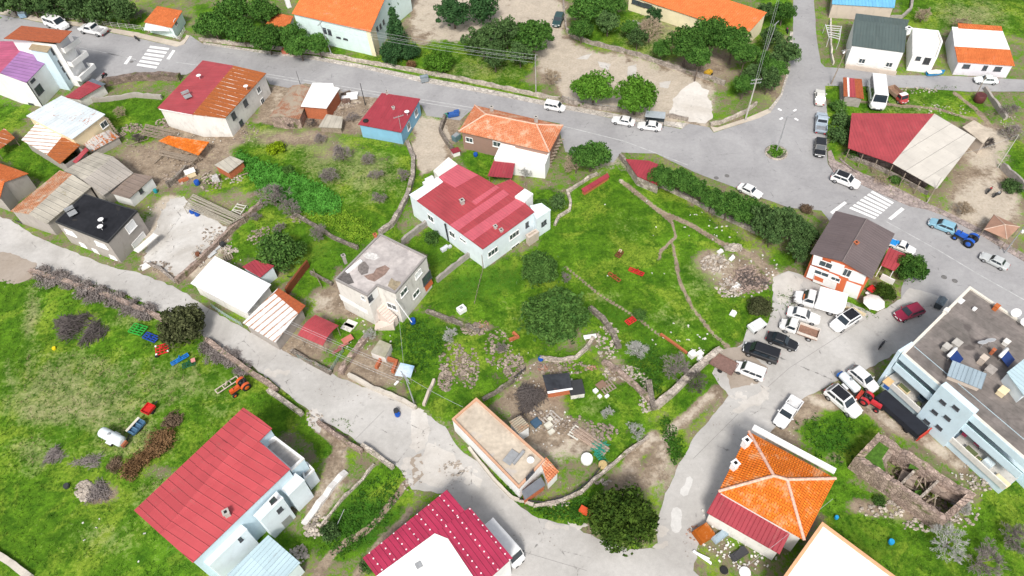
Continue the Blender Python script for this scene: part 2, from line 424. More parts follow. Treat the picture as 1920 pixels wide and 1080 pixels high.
for P, w in [([(1165,340),(1235,395),(1300,425),(1350,455),(1410,480),(1460,520)],9), ([(1235,395),(1262,420),(1268,445),(1240,470),(1235,485)],6), ([(1262,460),(1275,530),(1300,580),(1340,630),(1365,650)],7), ([(1060,500),(1120,550),(1200,600),(1240,632)],5),([(1490,115),(1540,130)],8),
             ([(760,905),(700,985),(620,1040),(590,1090)],13), ([(770,960),(700,1030),(660,1090)],7), ([(1790,175),(1830,205),(1860,240)],6), ([(1600,190),(1760,205),(1830,225)],5)]:
    track('g', .05, P, w)
for x, y, rx, ry in [(900,122,70,34),(960,112,40,40),(860,100,40,30)]:
    blob('g', .9, x, y, rx, ry); blob('b', .2, x, y, rx, ry)
for P, w in [([(1560,735),(1620,752),(1665,792),(1725,820),(1800,872)],24), ([(1340,735),(1300,770),(1262,800),(1240,850),(1215,900)],22), ([(1225,820),(1190,850),(1180,880)],26), ([(1500,745),(1560,760)],20), ([(600,800),(640,830),(625,900),(590,960)],30)]:
    track('g', .12, P, w, 12); track('b', .55, P, w, 14)
# dry straw-coloured grass
for (x, y, rx, ry, v) in [(120,720,120,50,.45),(240,600,70,25,.35),(330,720,90,40,.4),(130,770,110,26,.6),(250,830,90,40,.45),(420,770,60,40,.3),(60,850,60,40,.4),(60,590,20,60,.5),(180,680,60,20,.4),(300,930,60,40,.4),(1180,430,60,40,.25),(1120,560,60,20,.3),(1260,600,60,30,.3),(1320,520,60,50,.35),
        (690,330,80,50,.45),(520,260,80,20,.6),(600,300,60,40,.4),(970,590,40,30,.3),(1120,760,50,30,.3),(1700,950,120,40,.3),(1620,820,40,30,.2),(1700,200,80,20,.35),(1240,70,70,40,.6),(900,130,120,40,.35),(1450,140,40,80,.5),(1820,30,80,30,.5),(940,640,30,40,.2),(200,1010,120,50,.3),(470,890,60,40,.3)]:
    blob('d', v, x, y, rx, ry, .8)
# pale gravel, crushed stone and worn concrete
for (x, y, rx, ry, v) in [(330,440,80,60,1),(370,480,50,40,.9),(1400,690,70,60,.5),(870,60,80,50,.75),(980,25,90,30,.75),(1060,110,70,30,.7),(1180,150,110,40,.8),(1240,190,70,40,.8),(1330,190,30,40,.5),(800,780,60,50,.5),(1030,850,60,40,.5),(1100,840,40,20,.6),(1860,280,50,40,.8),(1850,380,70,50,.8),(700,900,20,60,.5),(640,930,60,40,.6),(1250,900,40,60,.5),(1190,880,50,40,.35),
        (590,570,40,20,.6),(1740,60,60,50,.4),(1600,70,30,60,.5),(1330,990,20,60,.4),(1130,300,40,30,.7),(1155,320,28,26,.9),(800,260,30,50,.9),(650,180,60,30,.5),(520,190,30,40,.4),(600,860,60,60,.35),(1450,600,60,60,.45),(1480,540,30,30,.9),(1390,520,60,40,.35),(1340,495,30,20,.5),(880,680,40,50,.35),(950,660,40,40,.35)]:
    blob('b', v, x, y, rx, ry, .5)
paint_('b', .85, [(960,-10),(1050,-10),(1050,60),(1100,100),(1200,120),(1330,170),(1320,235),(1220,220),(1060,195),(1010,110),(1000,60)], 14)
paint_('g', .05, [(960,-10),(1050,-10),(1050,60),(1100,100),(1200,120),(1330,170),(1320,235),(1220,220),(1060,195),(1010,110),(1000,60)], 14)
paint_('g', .06, [(780,-10),(960,-10),(1000,50),(900,80),(830,60),(770,60)], 12); paint_('b', .7, [(780,-10),(960,-10),(1000,50),(900,80),(830,60),(770,60)], 12)
paint_('g', .05, [(280,420),(310,370),(400,400),(430,440),(360,520),(300,520),(270,490)], 10); paint_('b', .9, [(280,420),(310,370),(400,400),(420,435),(360,500),(300,490)], 10)
paint_('g', .05, [(505,170),(620,150),(720,190),(700,240),(600,240),(480,225)], 10)
paint_('g', .05, [(780,225),(870,220),(840,310),(790,330),(775,280)], 6); paint_('b', .9, [(790,225),(840,220),(830,310),(790,330),(778,280)], 8)
# lush weeds
for (x, y, rx, ry, v) in [(680,980,70,60,1),(860,540,60,40,.7),(950,520,60,40,.7),(1220,670,60,60,.6),(1160,590,70,30,.6),(800,620,50,40,.6),(1560,830,50,40,.8),(1580,990,60,50,.5),(130,560,100,30,.5),(30,650,60,60,.4),(600,420,120,30,.4),(590,470,90,40,.6),(1250,430,120,30,.35),(1430,500,60,30,.5),(1150,440,80,70,.2),(260,720,60,40,.3),(330,1010,60,60,.6),(220,960,60,60,.4),(1640,1030,80,50,.5),(1800,930,60,60,.5),(820,490,40,30,.6)]:
    blob('l', v, x, y, rx, ry, .8)
for rr in (38, 58, 82, 104):
    track('d', .42, [(190 + rr * 1.7 * math.cos(a * .3), 690 + rr * .95 * math.sin(a * .3)) for a in range(-1, 12)], 7, 9)
ROAD = [(-120,-5),(0,27),(90,45),(150,50),(200,60),(270,74),(330,88),(347,82),(356,66),(380,82),(480,98),(592,113),(690,131),(780,152),(870,168),(960,185),(1020,197),(1147,222),(1245,236),(1277,242),(1292,232),(1330,239),(1338,249),(1422,222),(1442,211),(1465,180),(1481,132),(1487,60),(1487,-30),
        (1525,-30),(1526,0),(1531,70),(1539,118),(1547,126),(1590,129),(1677,141),(1797,143),(1925,150),(2050,160),(2050,185),(1925,172),(1815,172),(1702,165),(1622,162),(1547,161),(1550,200),(1551,250),(1550,285),(1552,307),(1562,322),(1612,345),(1665,370),(1705,387),(1737,393),(1772,406),(1840,442),(1925,494),(2080,590),(2080,720),(1920,630),(1860,600),(1780,590),(1720,630),(1690,600),(1690,540),(1715,480),(1660,465),(1560,420),(1540,395),(1480,390),(1430,372),(1300,322),(1230,288),(1165,286),(1150,305),(1060,285),(1050,250),(1050,232),(890,202),(862,226),(800,217),(790,197),(720,185),(650,178),(625,160),(575,156),(540,165),(505,158),(495,140),(385,120),(350,140),(205,148),(190,160),(150,152),(60,105),(-20,88),(-120,60)]
LANE = [(-60,392),(20,412),(60,440),(110,462),(180,490),(230,506),(262,512),(330,540),(400,583),(455,614),(540,662),(600,692),(660,717),(740,748),(790,772),(835,800),(862,842),(900,868),(925,900),(958,935),(1010,972),(1070,985),(1120,1010),(1180,1030),(1232,1030),(1234,975),(1247,925),(1268,880),(1295,830),(1335,780),(1366,742),(1335,700),(1345,672),(1392,645),(1400,618),(1440,606),(1448,560),(1452,520),(1478,508),(1508,518),(1575,560),(1606,574),(1640,590),(1690,560),(1705,540),(1780,560),(1775,600),(1700,650),(1640,686),(1560,718),(1500,752),(1455,800),(1410,850),(1365,905),(1332,965),(1310,1020),(1300,1070),(1330,1100),(1380,1280),
        (950,1280),(925,1080),(870,962),(832,925),(772,918),(752,882),(705,848),(645,812),(606,790),(582,772),(535,735),(480,692),(400,642),(300,584),(230,548),(130,522),(50,500),(-60,462)]
GZ = -.015 + CH['g'] ** 2 * (.03 + .14 * fnoise(GXa, GYa, .9, 21)) + (1 - CH['b']) * .02 * fnoise(GXa, GYa, .5, 31)
for _P in (ROAD, LANE):
    _sd = poly_sd(PX, PY, _P); GZ = np.where(_sd > -1, np.minimum(GZ, -.02), np.where((_sd > -4), np.minimum(GZ, .02), GZ))
def ground_mat():
    t = NT('ground_cover', .95, .1); p = t.pos()
    a1 = t.new('ShaderNodeVertexColor', layer_name='m1').outputs[0]; s = t.sep(a1); g, d, b = s[0], s[1], s[2]
    l = t.sep(t.new('ShaderNodeVertexColor', layer_name='m2').outputs[0])[0]
    n1 = t.noise(p, .45, 8, .68); n2 = t.noise(p, 2.3, 6, .65); n3 = t.noise(p, .09, 4); n4 = t.noise(p, 9.0, 3, .7); n5 = t.noise(p, .16, 5, .6, .8)
    soil = t.mix(t.mr(n1, .35, .65), (.19, .145, .105), (.36, .29, .215)); soil = t.bright(soil, t.mr(n2, .3, .7, .7, 1.3))
    pale = t.mix(t.mr(n2, .35, .65), (.42, .36, .285), (.52, .455, .375)); pale = t.bright(pale, t.mr(n1, .3, .7, .84, 1.12))
    col = t.mix(t.mr(t.math('ADD', b, t.math('MULTIPLY', t.math('SUBTRACT', n1, .5), 1.3)), .38, .62), soil, pale)
    vs = t.voro(p, 3.2, 'F1', 'Distance'); vc = t.sep(t.voro(p, 3.2))
    stones = t.math('MULTIPLY', t.math('LESS_THAN', vs, .26), t.math('GREATER_THAN', vc[0], .80))
    stones = t.math('MULTIPLY', stones, t.math('SUBTRACT', 1.0, t.math('MULTIPLY', b, .8)))
    col = t.mix(t.math('MULTIPLY', stones, .75), col, t.mix(vc[1], (.22, .19, .16), (.62, .57, .50)))
    gr = t.mix(t.mr(n1, .36, .62), (.034, .098, .006), (.104, .222, .013))
    gr = t.mix(t.mr(t.math('ADD', n5, t.math('MULTIPLY', t.math('SUBTRACT', n2, .5), .35)), .50, .66), gr, (.180, .265, .026))
    gr = t.mix(t.mr(t.math('ADD', l, t.math('MULTIPLY', t.math('SUBTRACT', n2, .5), 1.0)), .45, .8), gr, t.mix(n2, (.018, .07, .005), (.055, .155, .014)))
    gr = t.bright(gr, t.mr(n4, .25, .75, .55, 1.45)); gr = t.bright(gr, t.mr(n2, .3, .7, .75, 1.25)); gr = t.bright(gr, t.mr(n3, .35, .65, .88, 1.12))
    dry = t.mix(n2, (.25, .235, .10), (.42, .385, .23)); dry = t.bright(dry, t.mr(n4, .25, .75, .7, 1.3))
    dk = t.math('ADD', t.math('MULTIPLY', d, 1.35), t.math('ADD', t.math('MULTIPLY', t.math('SUBTRACT', n1, .5), 1.1), t.math('MULTIPLY', t.math('SUBTRACT', n2, .5), .8)))
    gr = t.mix(t.mr(dk, .33, .86, 0, .85), gr, dry)
    fl = t.math('MULTIPLY', t.math('LESS_THAN', t.voro(p, 1.7, 'F1', 'Distance'), .10), t.math('GREATER_THAN', n1, .50))
    gr = t.mix(t.math('MULTIPLY', fl, .25), gr, (.42, .44, .25))
    gm = t.mr(t.math('ADD', g, t.math('ADD', t.math('MULTIPLY', t.math('SUBTRACT', n1, .5), 1.1), t.math('MULTIPLY', t.math('SUBTRACT', n2, .5), .75))), .36, .60)
    col = t.mix(gm, col, gr)
    t.bump(t.math('ADD', t.math('MULTIPLY', n4, .6), n2), .12, .7)
    return t.col(col)
idx = np.arange(nx * ny).reshape(nx, ny)
FQ = np.stack([idx[:-1, :-1], idx[1:, :-1], idx[1:, 1:], idx[:-1, 1:]], -1).reshape(-1, 4)
V = np.stack([GXa, GYa, GZ], -1).reshape(-1, 3)
# skirt of the same sheet out to the horizon
x0, x1, y0, y1 = GXa[0, 0], GXa[-1, 0], GYa[0, 0], GYa[0, -1]
c4 = [idx[0, 0], idx[-1, 0], idx[-1, -1], idx[0, -1]]; nb = len(V)
V = np.vstack([V, [(-1500, -1500, -.02), (1500, -1500, -.02), (1500, 1500, -.02), (-1500, 1500, -.02)]])
for k in range(4): FQ = np.vstack([FQ, [[nb + k, nb + (k + 1) % 4, c4[(k + 1) % 4], c4[k]]]])
ground = npmesh('ground', V, FQ, ground_mat(), smooth=True); ground['kind'] = 'structure'
def vattr(me, name, A):
    at = me.color_attributes.new(name, 'FLOAT_COLOR', 'POINT'); at.data.foreach_set('color', A.astype(np.float32).ravel())
one = np.ones(nx * ny); ext = lambda a: np.concatenate([a.ravel(), np.full(4, .5)])
vattr(ground.data, 'm1', np.stack([ext(CH['g']), ext(CH['d']), ext(CH['b']), ext(one)], -1))
vattr(ground.data, 'm2', np.stack([ext(CH['l'])] * 3 + [ext(one)], -1))
def gz(x, y):
    i = int(round((x - GX0) / GS)); j = int(round((y - GY0) / GS))
    return float(GZ[min(max(i, 0), nx - 1), min(max(j, 0), ny - 1)])

# ------------------------------------------------------------------ roads, lane, pavements, markings: thin sheets one above another
def rag(P, step=1.2, amp=.12, z=0):
    w = [W(x, y, 0) for x, y in P]; out = []
    for a, b in zip(w, w[1:] + w[:1]):
        n = max(1, int((b - a).length / step)); d = (b - a).normalized(); nn = Vector((-d.y, d.x, 0))
        for k in range(n): out.append(a.lerp(b, k / n) + nn * (rnd.uniform(-amp, amp) if k else 0) + Vector((0, 0, z)))
    return out
def sheet_obj(name, P, z, mat, step=1.2, amp=.1, **kw):
    m = MB(); pts = rag(P, step, amp, z); m.add(pts, [tuple(range(len(pts)))])
    o = m.build(name, mat)
    if o.data.polygons[0].normal.z < 0: o.data.flip_normals()
    return setp(o, kind='structure', **kw)
def asphalt_mat(name, c, c2, crack=.5):
    t = NT(name, .9, .2); p = t.pos()
    n1 = t.noise(p, .12, 6, .6, .5); n2 = t.noise(p, 1.4, 6, .65); n3 = t.noise(p, 12, 2); n4 = t.noise(p, .4, 5, .6)
    col = t.mix(t.mr(n1, .36, .64), c2, c); col = t.bright(col, t.mr(n2, .3, .7, .93, 1.07)); col = t.bright(col, t.mr(n3, .3, .7, .94, 1.06))
    e = t.voro(t.scale(p, (.16, .16, .16)), 1.0, 'DISTANCE_TO_EDGE', 'Distance')
    ln = t.math('MULTIPLY', t.mr(t.math('ADD', e, t.math('MULTIPLY', t.math('SUBTRACT', n2, .5), .06)), .0, .008, 1, 0), t.mr(n4, .5, .6))
    col = t.bright(col, t.mr(ln, 0, 1, 1, 1 - crack))
    col = t.bright(col, t.mr(t.noise(p, .8, 3, .5), .66, .74, 1, .84))
    t.bump(n3, .01, .3)
    return t.col(col)
road = sheet_obj('road', ROAD, .03, asphalt_mat('asphalt_worn', (.36, .355, .358), (.29, .285, .29), .35), 2.0, .06)
lane = sheet_obj('concrete_lane', LANE, .036, asphalt_mat('lane_concrete', (.49, .475, .455), (.385, .37, .35), .5), .8, .16)
PALE = asphalt_mat('broken_concrete', (.585, .56, .525), (.44, .41, .375), .6); DIRTY = asphalt_mat('earth_patch', (.36, .31, .265), (.30, .25, .20), .2); FRESH = asphalt_mat('fresh_cement', (.60, .59, .57), (.53, .52, .50), .1); DRIVE = asphalt_mat('white_cement_drive', (.66, .63, .59), (.52, .48, .43), .5)
for P, mt in [([(1262,953),(1270,951),(1277,956),(1279,966),(1277,978),(1278,990),(1273,998),(1266,1000),(1260,995),(1257,985),(1259,975),(1258,962)],FRESH),([(1287,896),(1294,893),(1299,899),(1297,910),(1292,920),(1290,928),(1282,931),(1275,926),(1276,917),(1283,910)],FRESH),([(1372,772),(1396,752),(1425,735),(1442,742),(1430,755),(1400,766),(1385,776)],PALE),([(1262,185),(1275,172),(1290,160),(1302,152),(1312,158),(1318,166),(1330,170),(1326,182),(1334,190),(1336,222),(1322,232),(1290,228),(1268,222),(1252,214),(1262,200)],DRIVE),
          ([(772,770),(800,775),(806,800),(798,840),(780,850),(770,820)],PALE),([(802,830),(850,850),(866,885),(830,915),(790,905),(775,880),(795,850)],PALE),([(855,870),(905,900),(900,915),(860,890)],PALE),([(585,762),(605,790),(600,812),(578,800)],PALE),([(838,870),(866,868),(862,886),(842,886)],DIRTY),([(768,860),(790,850),(795,890),(775,910)],DIRTY),
          ([(-40,470),(20,474),(70,495),(60,520),(20,540),(-60,540)],DIRTY),([(1450,520),(1478,510),(1506,525),(1490,560),(1462,572),(1448,545)],PALE),([(1350,655),(1390,650),(1440,690),(1420,720),(1370,730)],DIRTY),([(1080,110),(1110,100),(1100,112)],PALE),([(1120,115),(1145,120),(1140,132),(1124,125)],PALE),([(1178,125),(1194,120),(1192,145),(1176,142)],PALE),([(1236,155),(1258,152),(1252,166),(1238,164)],PALE)]:
    sheet_obj('pavement_patch', P, .043 + .004 * (mt is FRESH) + .002 * (mt is DIRTY), mt, .5, .14)
sheet_obj('yard', [(268,492),(284,440),(300,405),(318,372),(345,368),(365,392),(425,425),(420,445),(380,485),(340,520),(300,505)], .03, asphalt_mat('yard_concrete', (.60, .585, .56), (.40, .375, .34), .5), .6, .3)
MARK = NT('road_paint', .8, .2); _p = MARK.pos()
MARKM = MARK.col(MARK.mix(MARK.mr(MARK.noise(_p, 1.6, 6, .7), .56, .70, 0, .55), (.80, .80, .79), (.42, .42, .42)))
FAINT = NT('worn_road_paint', .8, .2); _p = FAINT.pos(); FAINTM = FAINT.col(FAINT.mix(FAINT.mr(FAINT.noise(_p, .9, 6, .7), .4, .62), (.56, .56, .56), (.36, .36, .36)))
def stripe_set(name, A, B, Cc, D, n, frac, kind=MARKM):       # n bars between edge A-B and edge D-C
    m = MB()
    for k in range(n):
        t0, t1 = k / n, (k + frac) / n
        q = [W(*[a + (d - a) * t for a, d in zip(A, D)]) for t in (t0, t1)] + [W(*[b + (c - b) * t for b, c in zip(B, Cc)]) for t in (t1, t0)]
        m.add([p + Vector((0, 0, .052)) for p in q], [(0, 1, 2, 3)])
    o = m.build(name, kind)
    for p in o.data.polygons:
        if p.normal.z < 0: p.flip()
    return setp(o, kind='structure')
stripe_set('crosswalk_marking', (1636,358), (1676,380), (1638,413), (1589,393), 7, .62)
stripe_set('crosswalk_marking', (282,86), (318,90.5), (291,132), (254,126), 6, .58)
for q in [[(1583,378),(1588,381),(1561,402),(1556,398)],[(1690,389),(1696,393),(1671,413),(1665,410)],[(243,105.5),(248,106),(238,121),(232,120)],[(324,94),(329,95),(318,112),(312,111)]]:
    m = MB(); m.add([p + Vector((0, 0, .052)) for p in [W(*a) for a in q]], [(0, 1, 2, 3)]); o = m.build('stop_line_marking', MARKM)
    if o.data.polygons[0].normal.z < 0: o.data.flip_normals()
    setp(o, kind='structure')
def line_obj(name, P, w, z, mat):
    m = MB(); pts = [W(*p) for p in P]
    for a, b in zip(pts, pts[1:]):
        d = (b - a).normalized(); s = Vector((-d.y, d.x, 0)) * w / 2; u = Vector((0, 0, z))
        m.add([a - s + u, b - s + u, b + s + u, a + s + u], [(0, 1, 2, 3)])
    return setp(m.build(name, mat), kind='structure')
for P in ([(500,139),(890,203)], [(1057,237),(1170,265),(1290,310)], [(147,88),(255,112)], [(330,117),(375,123)], [(1662,416),(1760,470),(1830,512),(1960,585)], [(500,144),(880,207)], [(200,100),(240,108)]):
    line_obj('edge_line_marking', P, .16, .05, FAINTM)
for P in ([(1300,860),(1390,770),(1480,690),(1620,600)], [(640,850),(720,770)], [(830,990),(1100,1070)]): line_obj('lane_joint', P, .06, .0405, plain('joint_dirt', (.26, .25, .24), .9))
KERB = stone('kerb_paving', (.55, .51, .46), (.43, .39, .35), 1.2, 0)
def pavement(P, h=.13, mat=KERB):
    m = MB(); pts = [W(x, y, 0) + Vector((0, 0, h)) for x, y in P]; m.prism(pts, h + .05)
    return setp(m.build('pavement', mat), kind='structure')
SAND = asphalt_mat('sandy_footway', (.56, .50, .42), (.47, .41, .34), .2)
pavement([(-60,0),(0,14),(90,37),(150,42),(200,52),(262,62),(268,72),(200,59),(150,49),(90,44),(0,26),(-60,10)], .1, SAND)
pavement([(200,53),(262,63),(338,80),(346,74),(350,66),(356,68),(346,83),(331,88),(270,73),(200,59)], .14, SAND)
pavement([(382,80),(480,94),(592,106),(690,124),(780,143),(870,159),(960,177),(1050,196),(1050,204),(960,185),(870,168),(780,152),(690,131),(592,113),(480,98),(380,83)])
pavement([(1050,196),(1147,213),(1205,224),(1290,232),(1280,241),(1245,235),(1147,221),(1050,204)])
pavement([(1332,238),(1345,240),(1400,222),(1440,205),(1445,211),(1422,222),(1338,248)], .13, SAND)
pavement([(1440,206),(1463,178),(1477,130),(1481,60),(1487,60),(1481,132),(1466,180),(1445,211)])
REDP = stone('red_paving', (.40, .33, .30), (.30, .25, .235), 1.6, .05)
pavement([(1551,285),(1558,282),(1566,302),(1600,318),(1680,352),(1735,380),(1780,400),(1850,436),(1925,480),(1925,494),(1840,442),(1772,406),(1737,393),(1705,387),(1665,370),(1612,345),(1562,322),(1553,307)], .14, REDP)

# broken pieces of the lane's concrete where it has come up
for nm, spots, n, zz in (('broken_concrete_pieces', [(785,795,14,26),(800,850,26,34),(835,885,30,26),(870,890,24,16),(772,880,16,28),(590,785,12,14),(1060,985,40,5),(1240,1010,10,20),(520,700,24,6),(1410,740,40,20)], 190, .050), ('lane_gravel', [(810,840,40,50),(850,900,40,20),(640,740,60,20),(1300,1020,20,30),(1350,790,40,40),(300,560,40,12),(1000,1010,60,20)], 160, .048)):
    rg = random.Random(n); m = MB()
    for k in range(n):
        x, y, rx, ry = spots[rg.randrange(len(spots))]; a = rg.uniform(0, 6.28); q = math.sqrt(rg.random()); c = W(x + rx * q * math.cos(a), y + ry * q * math.sin(a)); r = rg.uniform(.12, .75) if zz > .049 else rg.uniform(.05, .16); kk = rg.randint(5, 8); zc = zz + k * .00003
        m.add([(c.x + r * rg.uniform(.5, 1.1) * math.cos(6.283 * j / kk), c.y + r * rg.uniform(.35, 1.0) * math.sin(6.283 * j / kk), zc) for j in range(kk)], [tuple(range(kk))])
    o = m.build(nm, PALE if zz > .049 else plain('lane_grit', (.30, .275, .25), .9, .3, 5)); setp(o, kind='structure')
    for p in o.data.polygons:
        if p.normal.z < 0: p.flip()
# ------------------------------------------------------------------ building kit
def offset_poly(pts, d):                      # inset a plan polygon by d (keeps z)
    n = len(pts); A = sum(pts[i].x * pts[(i + 1) % n].y - pts[(i + 1) % n].x * pts[i].y for i in range(n)); sg = 1 if A > 0 else -1
    out = []
    for i in range(n):
        a, b, c = pts[i - 1], pts[i], pts[(i + 1) % n]
        e1 = Vector((b.x - a.x, b.y - a.y)).normalized(); e2 = Vector((c.x - b.x, c.y - b.y)).normalized()
        n1 = Vector((-e1.y, e1.x)) * sg; n2 = Vector((-e2.y, e2.x)) * sg
        m = n1 + n2
        m = m / max(m.dot(n1), .35) if m.length > 1e-6 else n1
        out.append(Vector((b.x + m.x * d, b.y + m.y * d, b.z)))
    return out, sg
def face_uv(P, edge=None):
    n = Vector((0, 0, 0))
    for i in range(len(P)):
        a, b = P[i], P[(i + 1) % len(P)]
        n += Vector(((a.y - b.y) * (a.z + b.z), (a.z - b.z) * (a.x + b.x), (a.x - b.x) * (a.y + b.y)))
    n.normalize()
    if n.z < 0: n = -n
    if edge is not None: u = (P[edge[1]] - P[edge[0]]); u.z = 0
    elif n.z > .9995: u = P[1] - P[0]
    else: u = Vector((-n.y, n.x, 0))
    u.normalize(); v = n.cross(u)
    return [(p.dot(u), p.dot(v)) for p in P]
def ray(px, py): return (ROT @ Vector((px - 960, 540 - py, -FOC))).normalized()
def on_wall(a, b, px, py):                     # where the sight line meets the vertical plane through a-b
    d = (b - a); d.z = 0; d.normalize(); n = Vector((d.y, -d.x, 0)); r = ray(px, py); o = Vector((0, 0, CAMH))
    t = (a - o).dot(n) / r.dot(n)
    return o + r * t
FRAME_W = plain('white_window_frame', (.78, .78, .77), .5, .05); FRAME_D = plain('dark_window_frame', (.07, .07, .08), .5, .1)
BLIND = plain('white_shutter', (.80, .80, .80), .6, .06)
def window(T, a, b, out, px, py, w, h, style='w', name='window', mull=1):
    c = on_wall(a, b, px, py) if px is not None else py
    d = (b - a); d.z = 0; d.normalize()
    fm = {'w': FRAME_W, 'd': FRAME_D, 'b': FRAME_W, 'g': FRAME_D}[style]; pm = {'w': PANE, 'd': PANE, 'b': BLIND, 'g': DARK}[style]
    Z = Vector((0, 0, 1)); fw = .11; m = MB(); o = c + out * .03
    for s in (-1, 1): m.beam(o + d * (s * (w / 2 - fw / 2)) - Z * (h / 2), o + d * (s * (w / 2 - fw / 2)) + Z * (h / 2), fw, .12)
    for s in (-1, 1): m.beam(o - d * (w / 2) + Z * (s * (h / 2 - .05)), o + d * (w / 2) + Z * (s * (h / 2 - .05)), .13, .10)
    for k in range(mull): 
        x = (k + 1) / (mull + 1) - .5
        m.beam(o + d * (x * w) - Z * (h / 2), o + d * (x * w) + Z * (h / 2), .07, .11)
    m.beam(o - d * (w / 2 + .06) - Z * (h / 2 + .04) + out * .05, o + d * (w / 2 + .06) - Z * (h / 2 + .04) + out * .05, .2, .06)
    f = m.build(name, fm, T, rel=True)
    p = MB(); p.beam(c + out * .035 - d * (w / 2 - .05), c + out * .035 + d * (w / 2 - .05), .05, h - .1)
    q = p.build('pane', pm, f); q.parent = f
    off = parent_origin(T)
    for v in q.data.vertices: v.co -= off
    return f
def body(T, eave, wall, roof='flat', roofm=None, inset=.3, t=.12, z0=-.1, wins=(), parap=None, wname='wall', rname='roof', uvedge=None, doors=(), roofs=None):
    E3 = W3(eave); out, sg = offset_poly(E3, inset); n = len(out)
    m = MB(); drop = .02 if roof == 'flat' else t + .015
    for i in range(n):
        a, b = out[i], out[(i + 1) % n]
        m.add([(a.x, a.y, z0), (b.x, b.y, z0), (b.x, b.y, b.z - drop), (a.x, a.y, a.z - drop)], [(0, 1, 2, 3)])
    if wall: m.build(wname, wall, T, rel=True)
    def nrm(i):
        a, b = out[i], out[(i + 1) % n]; d = (b - a); d.z = 0; d.normalize(); return Vector((d.y, -d.x, 0)) * sg
    if roof == 'flat':
        pw, ph = (.25, .3) if parap is None else parap[:2]
        pm = parap[2] if parap and len(parap) > 2 else wall
        inn, _ = offset_poly(out, pw); f = [Vector((p.x, p.y, p.z - ph)) for p in inn]
        r = MB(); r.add(f, [tuple(range(n))], [face_uv(f, uvedge)]); r.build(rname, roofm, T, rel=True)
        oo, _ = offset_poly(out, -.05); q = MB()
        for i in range(n):
            j = (i + 1) % n; a, b, c, d = oo[i], oo[j], inn[j], inn[i]
            q.add([a, b, c, d], [(0, 1, 2, 3)]); q.add([c, d, (d.x, d.y, d.z - ph), (c.x, c.y, c.z - ph)], [(0, 1, 2, 3)])
            q.add([a, b, (b.x, b.y, b.z - .35), (a.x, a.y, a.z - .35)], [(0, 1, 2, 3)])
        q.build('parapet', pm, T, rel=True)
    elif roof:
        for k, F in enumerate(roof):
            nm, mt = (rname, roofm) if len(F) == 1 or not isinstance(F[0], str) else F[:2]
            P = W3(F[2] if isinstance(F[0], str) else F)
            r = MB(); r.prism(P, t, face_uv(P, uvedge)); r.build(nm, mt, T, rel=True)
    for w in wins:
        i = w[0]; window(T, out[i], out[(i + 1) % n], nrm(i), *w[1:])
    for (i, px, py, w, h, mt) in doors:
        a, b = out[i], out[(i + 1) % n]; c = on_wall(a, b, px, py); d = (b - a); d.z = 0; d.normalize(); o = nrm(i)
        k = MB(); k.beam(c + o * .03 - d * (w / 2), c + o * .03 + d * (w / 2), .08, h); k.build('door', mt, T, rel=True)
    return out, nrm
def house(name, label, eave, wall, roof='flat', roofm=None, cat='house', group=None, **kw):
    c = Vector((0, 0, 0))
    for p in W3(eave): c += p
    c /= len(eave); T = thing(name, label, cat, (c.x, c.y, 0), 0, group)
    T['_o'] = 0; del T['_o']
    o, nr = body(T, eave, wall, roof, roofm, **kw)
    return T, o, nr
def chimney(T, px, py, z, h=1.0, w=.55, mat=None, rz=.5):
    p = W(px, py, z); m = MB(); m.box((p.x, p.y, z + h / 2 - .2), (w, w, h + .4), rz); m.box((p.x, p.y, z + h + .05), (w + .18, w + .18, .1), rz)
    c = m.build('chimney', mat or CONC, T, rel=True)
    k = MB(); k.box((p.x, p.y, z + h + .12), (w * .55, w * .55, .06), rz); k.build('flue', BLACK, T, rel=True)
def panel(T, a, b, out, pts, mat, name='wall_panel', d=.03):
    P = [on_wall(a, b, *p) + out * d for p in pts]; n = len(P); m = MB()
    Q = [p - out * (d + .05) for p in P]; m.add(P + Q, [tuple(range(n))] + [(k, n + k, n + (k + 1) % n, (k + 1) % n) for k in range(n)])
    return m.build(name, mat, T, rel=True)
def slab(T, name, pts, t, mat, edge=None):
    P = W3(pts); m = MB(); m.prism(P, t, face_uv(P, edge)); return m.build(name, mat, T, rel=True)
def posts(T, pts, z, r=.07, mat=None, name='post'):
    for p in pts:
        q = W(*p); m = MB(); m.tube((q.x, q.y, -.05), (q.x, q.y, z), r, r, 6); m.build(name, mat or WOOD, T, rel=True)
# materials of the village
P_WHITE = plaster('white_plaster', (.80, .80, .79), .15); P_BLUEW = plaster('pale_blue_plaster', (.60, .74, .82), .12); P_ICE = plaster('icy_white_plaster', (.72, .80, .84), .12)
P_OLD = plaster('old_white_plaster', (.74, .72, .68), .4); P_GREY = plaster('grey_render', (.40, .365, .335), .5); P_CREAM = plaster('cream_plaster', (.76, .64, .42), .3); P_YEL = plaster('pale_yellow_plaster', (.80, .72, .50), .2)
P_BLUE = plaster('sky_blue_plaster', (.22, .45, .62), .2); P_ORANGE = plaster('orange_plaster', (.62, .15, .06), .15); P_MINT = plaster('pale_mint_plaster', (.66, .80, .78), .12); P_CONC = plaster('stained_render', (.68, .65, .61), .5)
P_BEIGE = plaster('beige_render', (.55, .47, .40), .35); P_BROWN = plaster('brown_render', (.30, .19, .15), .4)
S_RED = sheet('red_sheet_roof', (.37, .055, .065), .55, rib=.14); S_RED2 = sheet('crimson_sheet_roof', (.32, .04, .055), .5, rib=.15); S_REDBIG = sheet('coral_red_sheet_roof', (.45, .066, .076), 1.05, ribw=.07, rib=.32, fade=.07)
S_REDW = sheet('two_tone_red_roof', (.41, .062, .08), .5, c2=(.62, .15, .19), fade=.07); S_PINK = sheet('raspberry_sheet_roof', (.37, .026, .072), .62, ribw=.12, rib=.3, spotty=1.0)
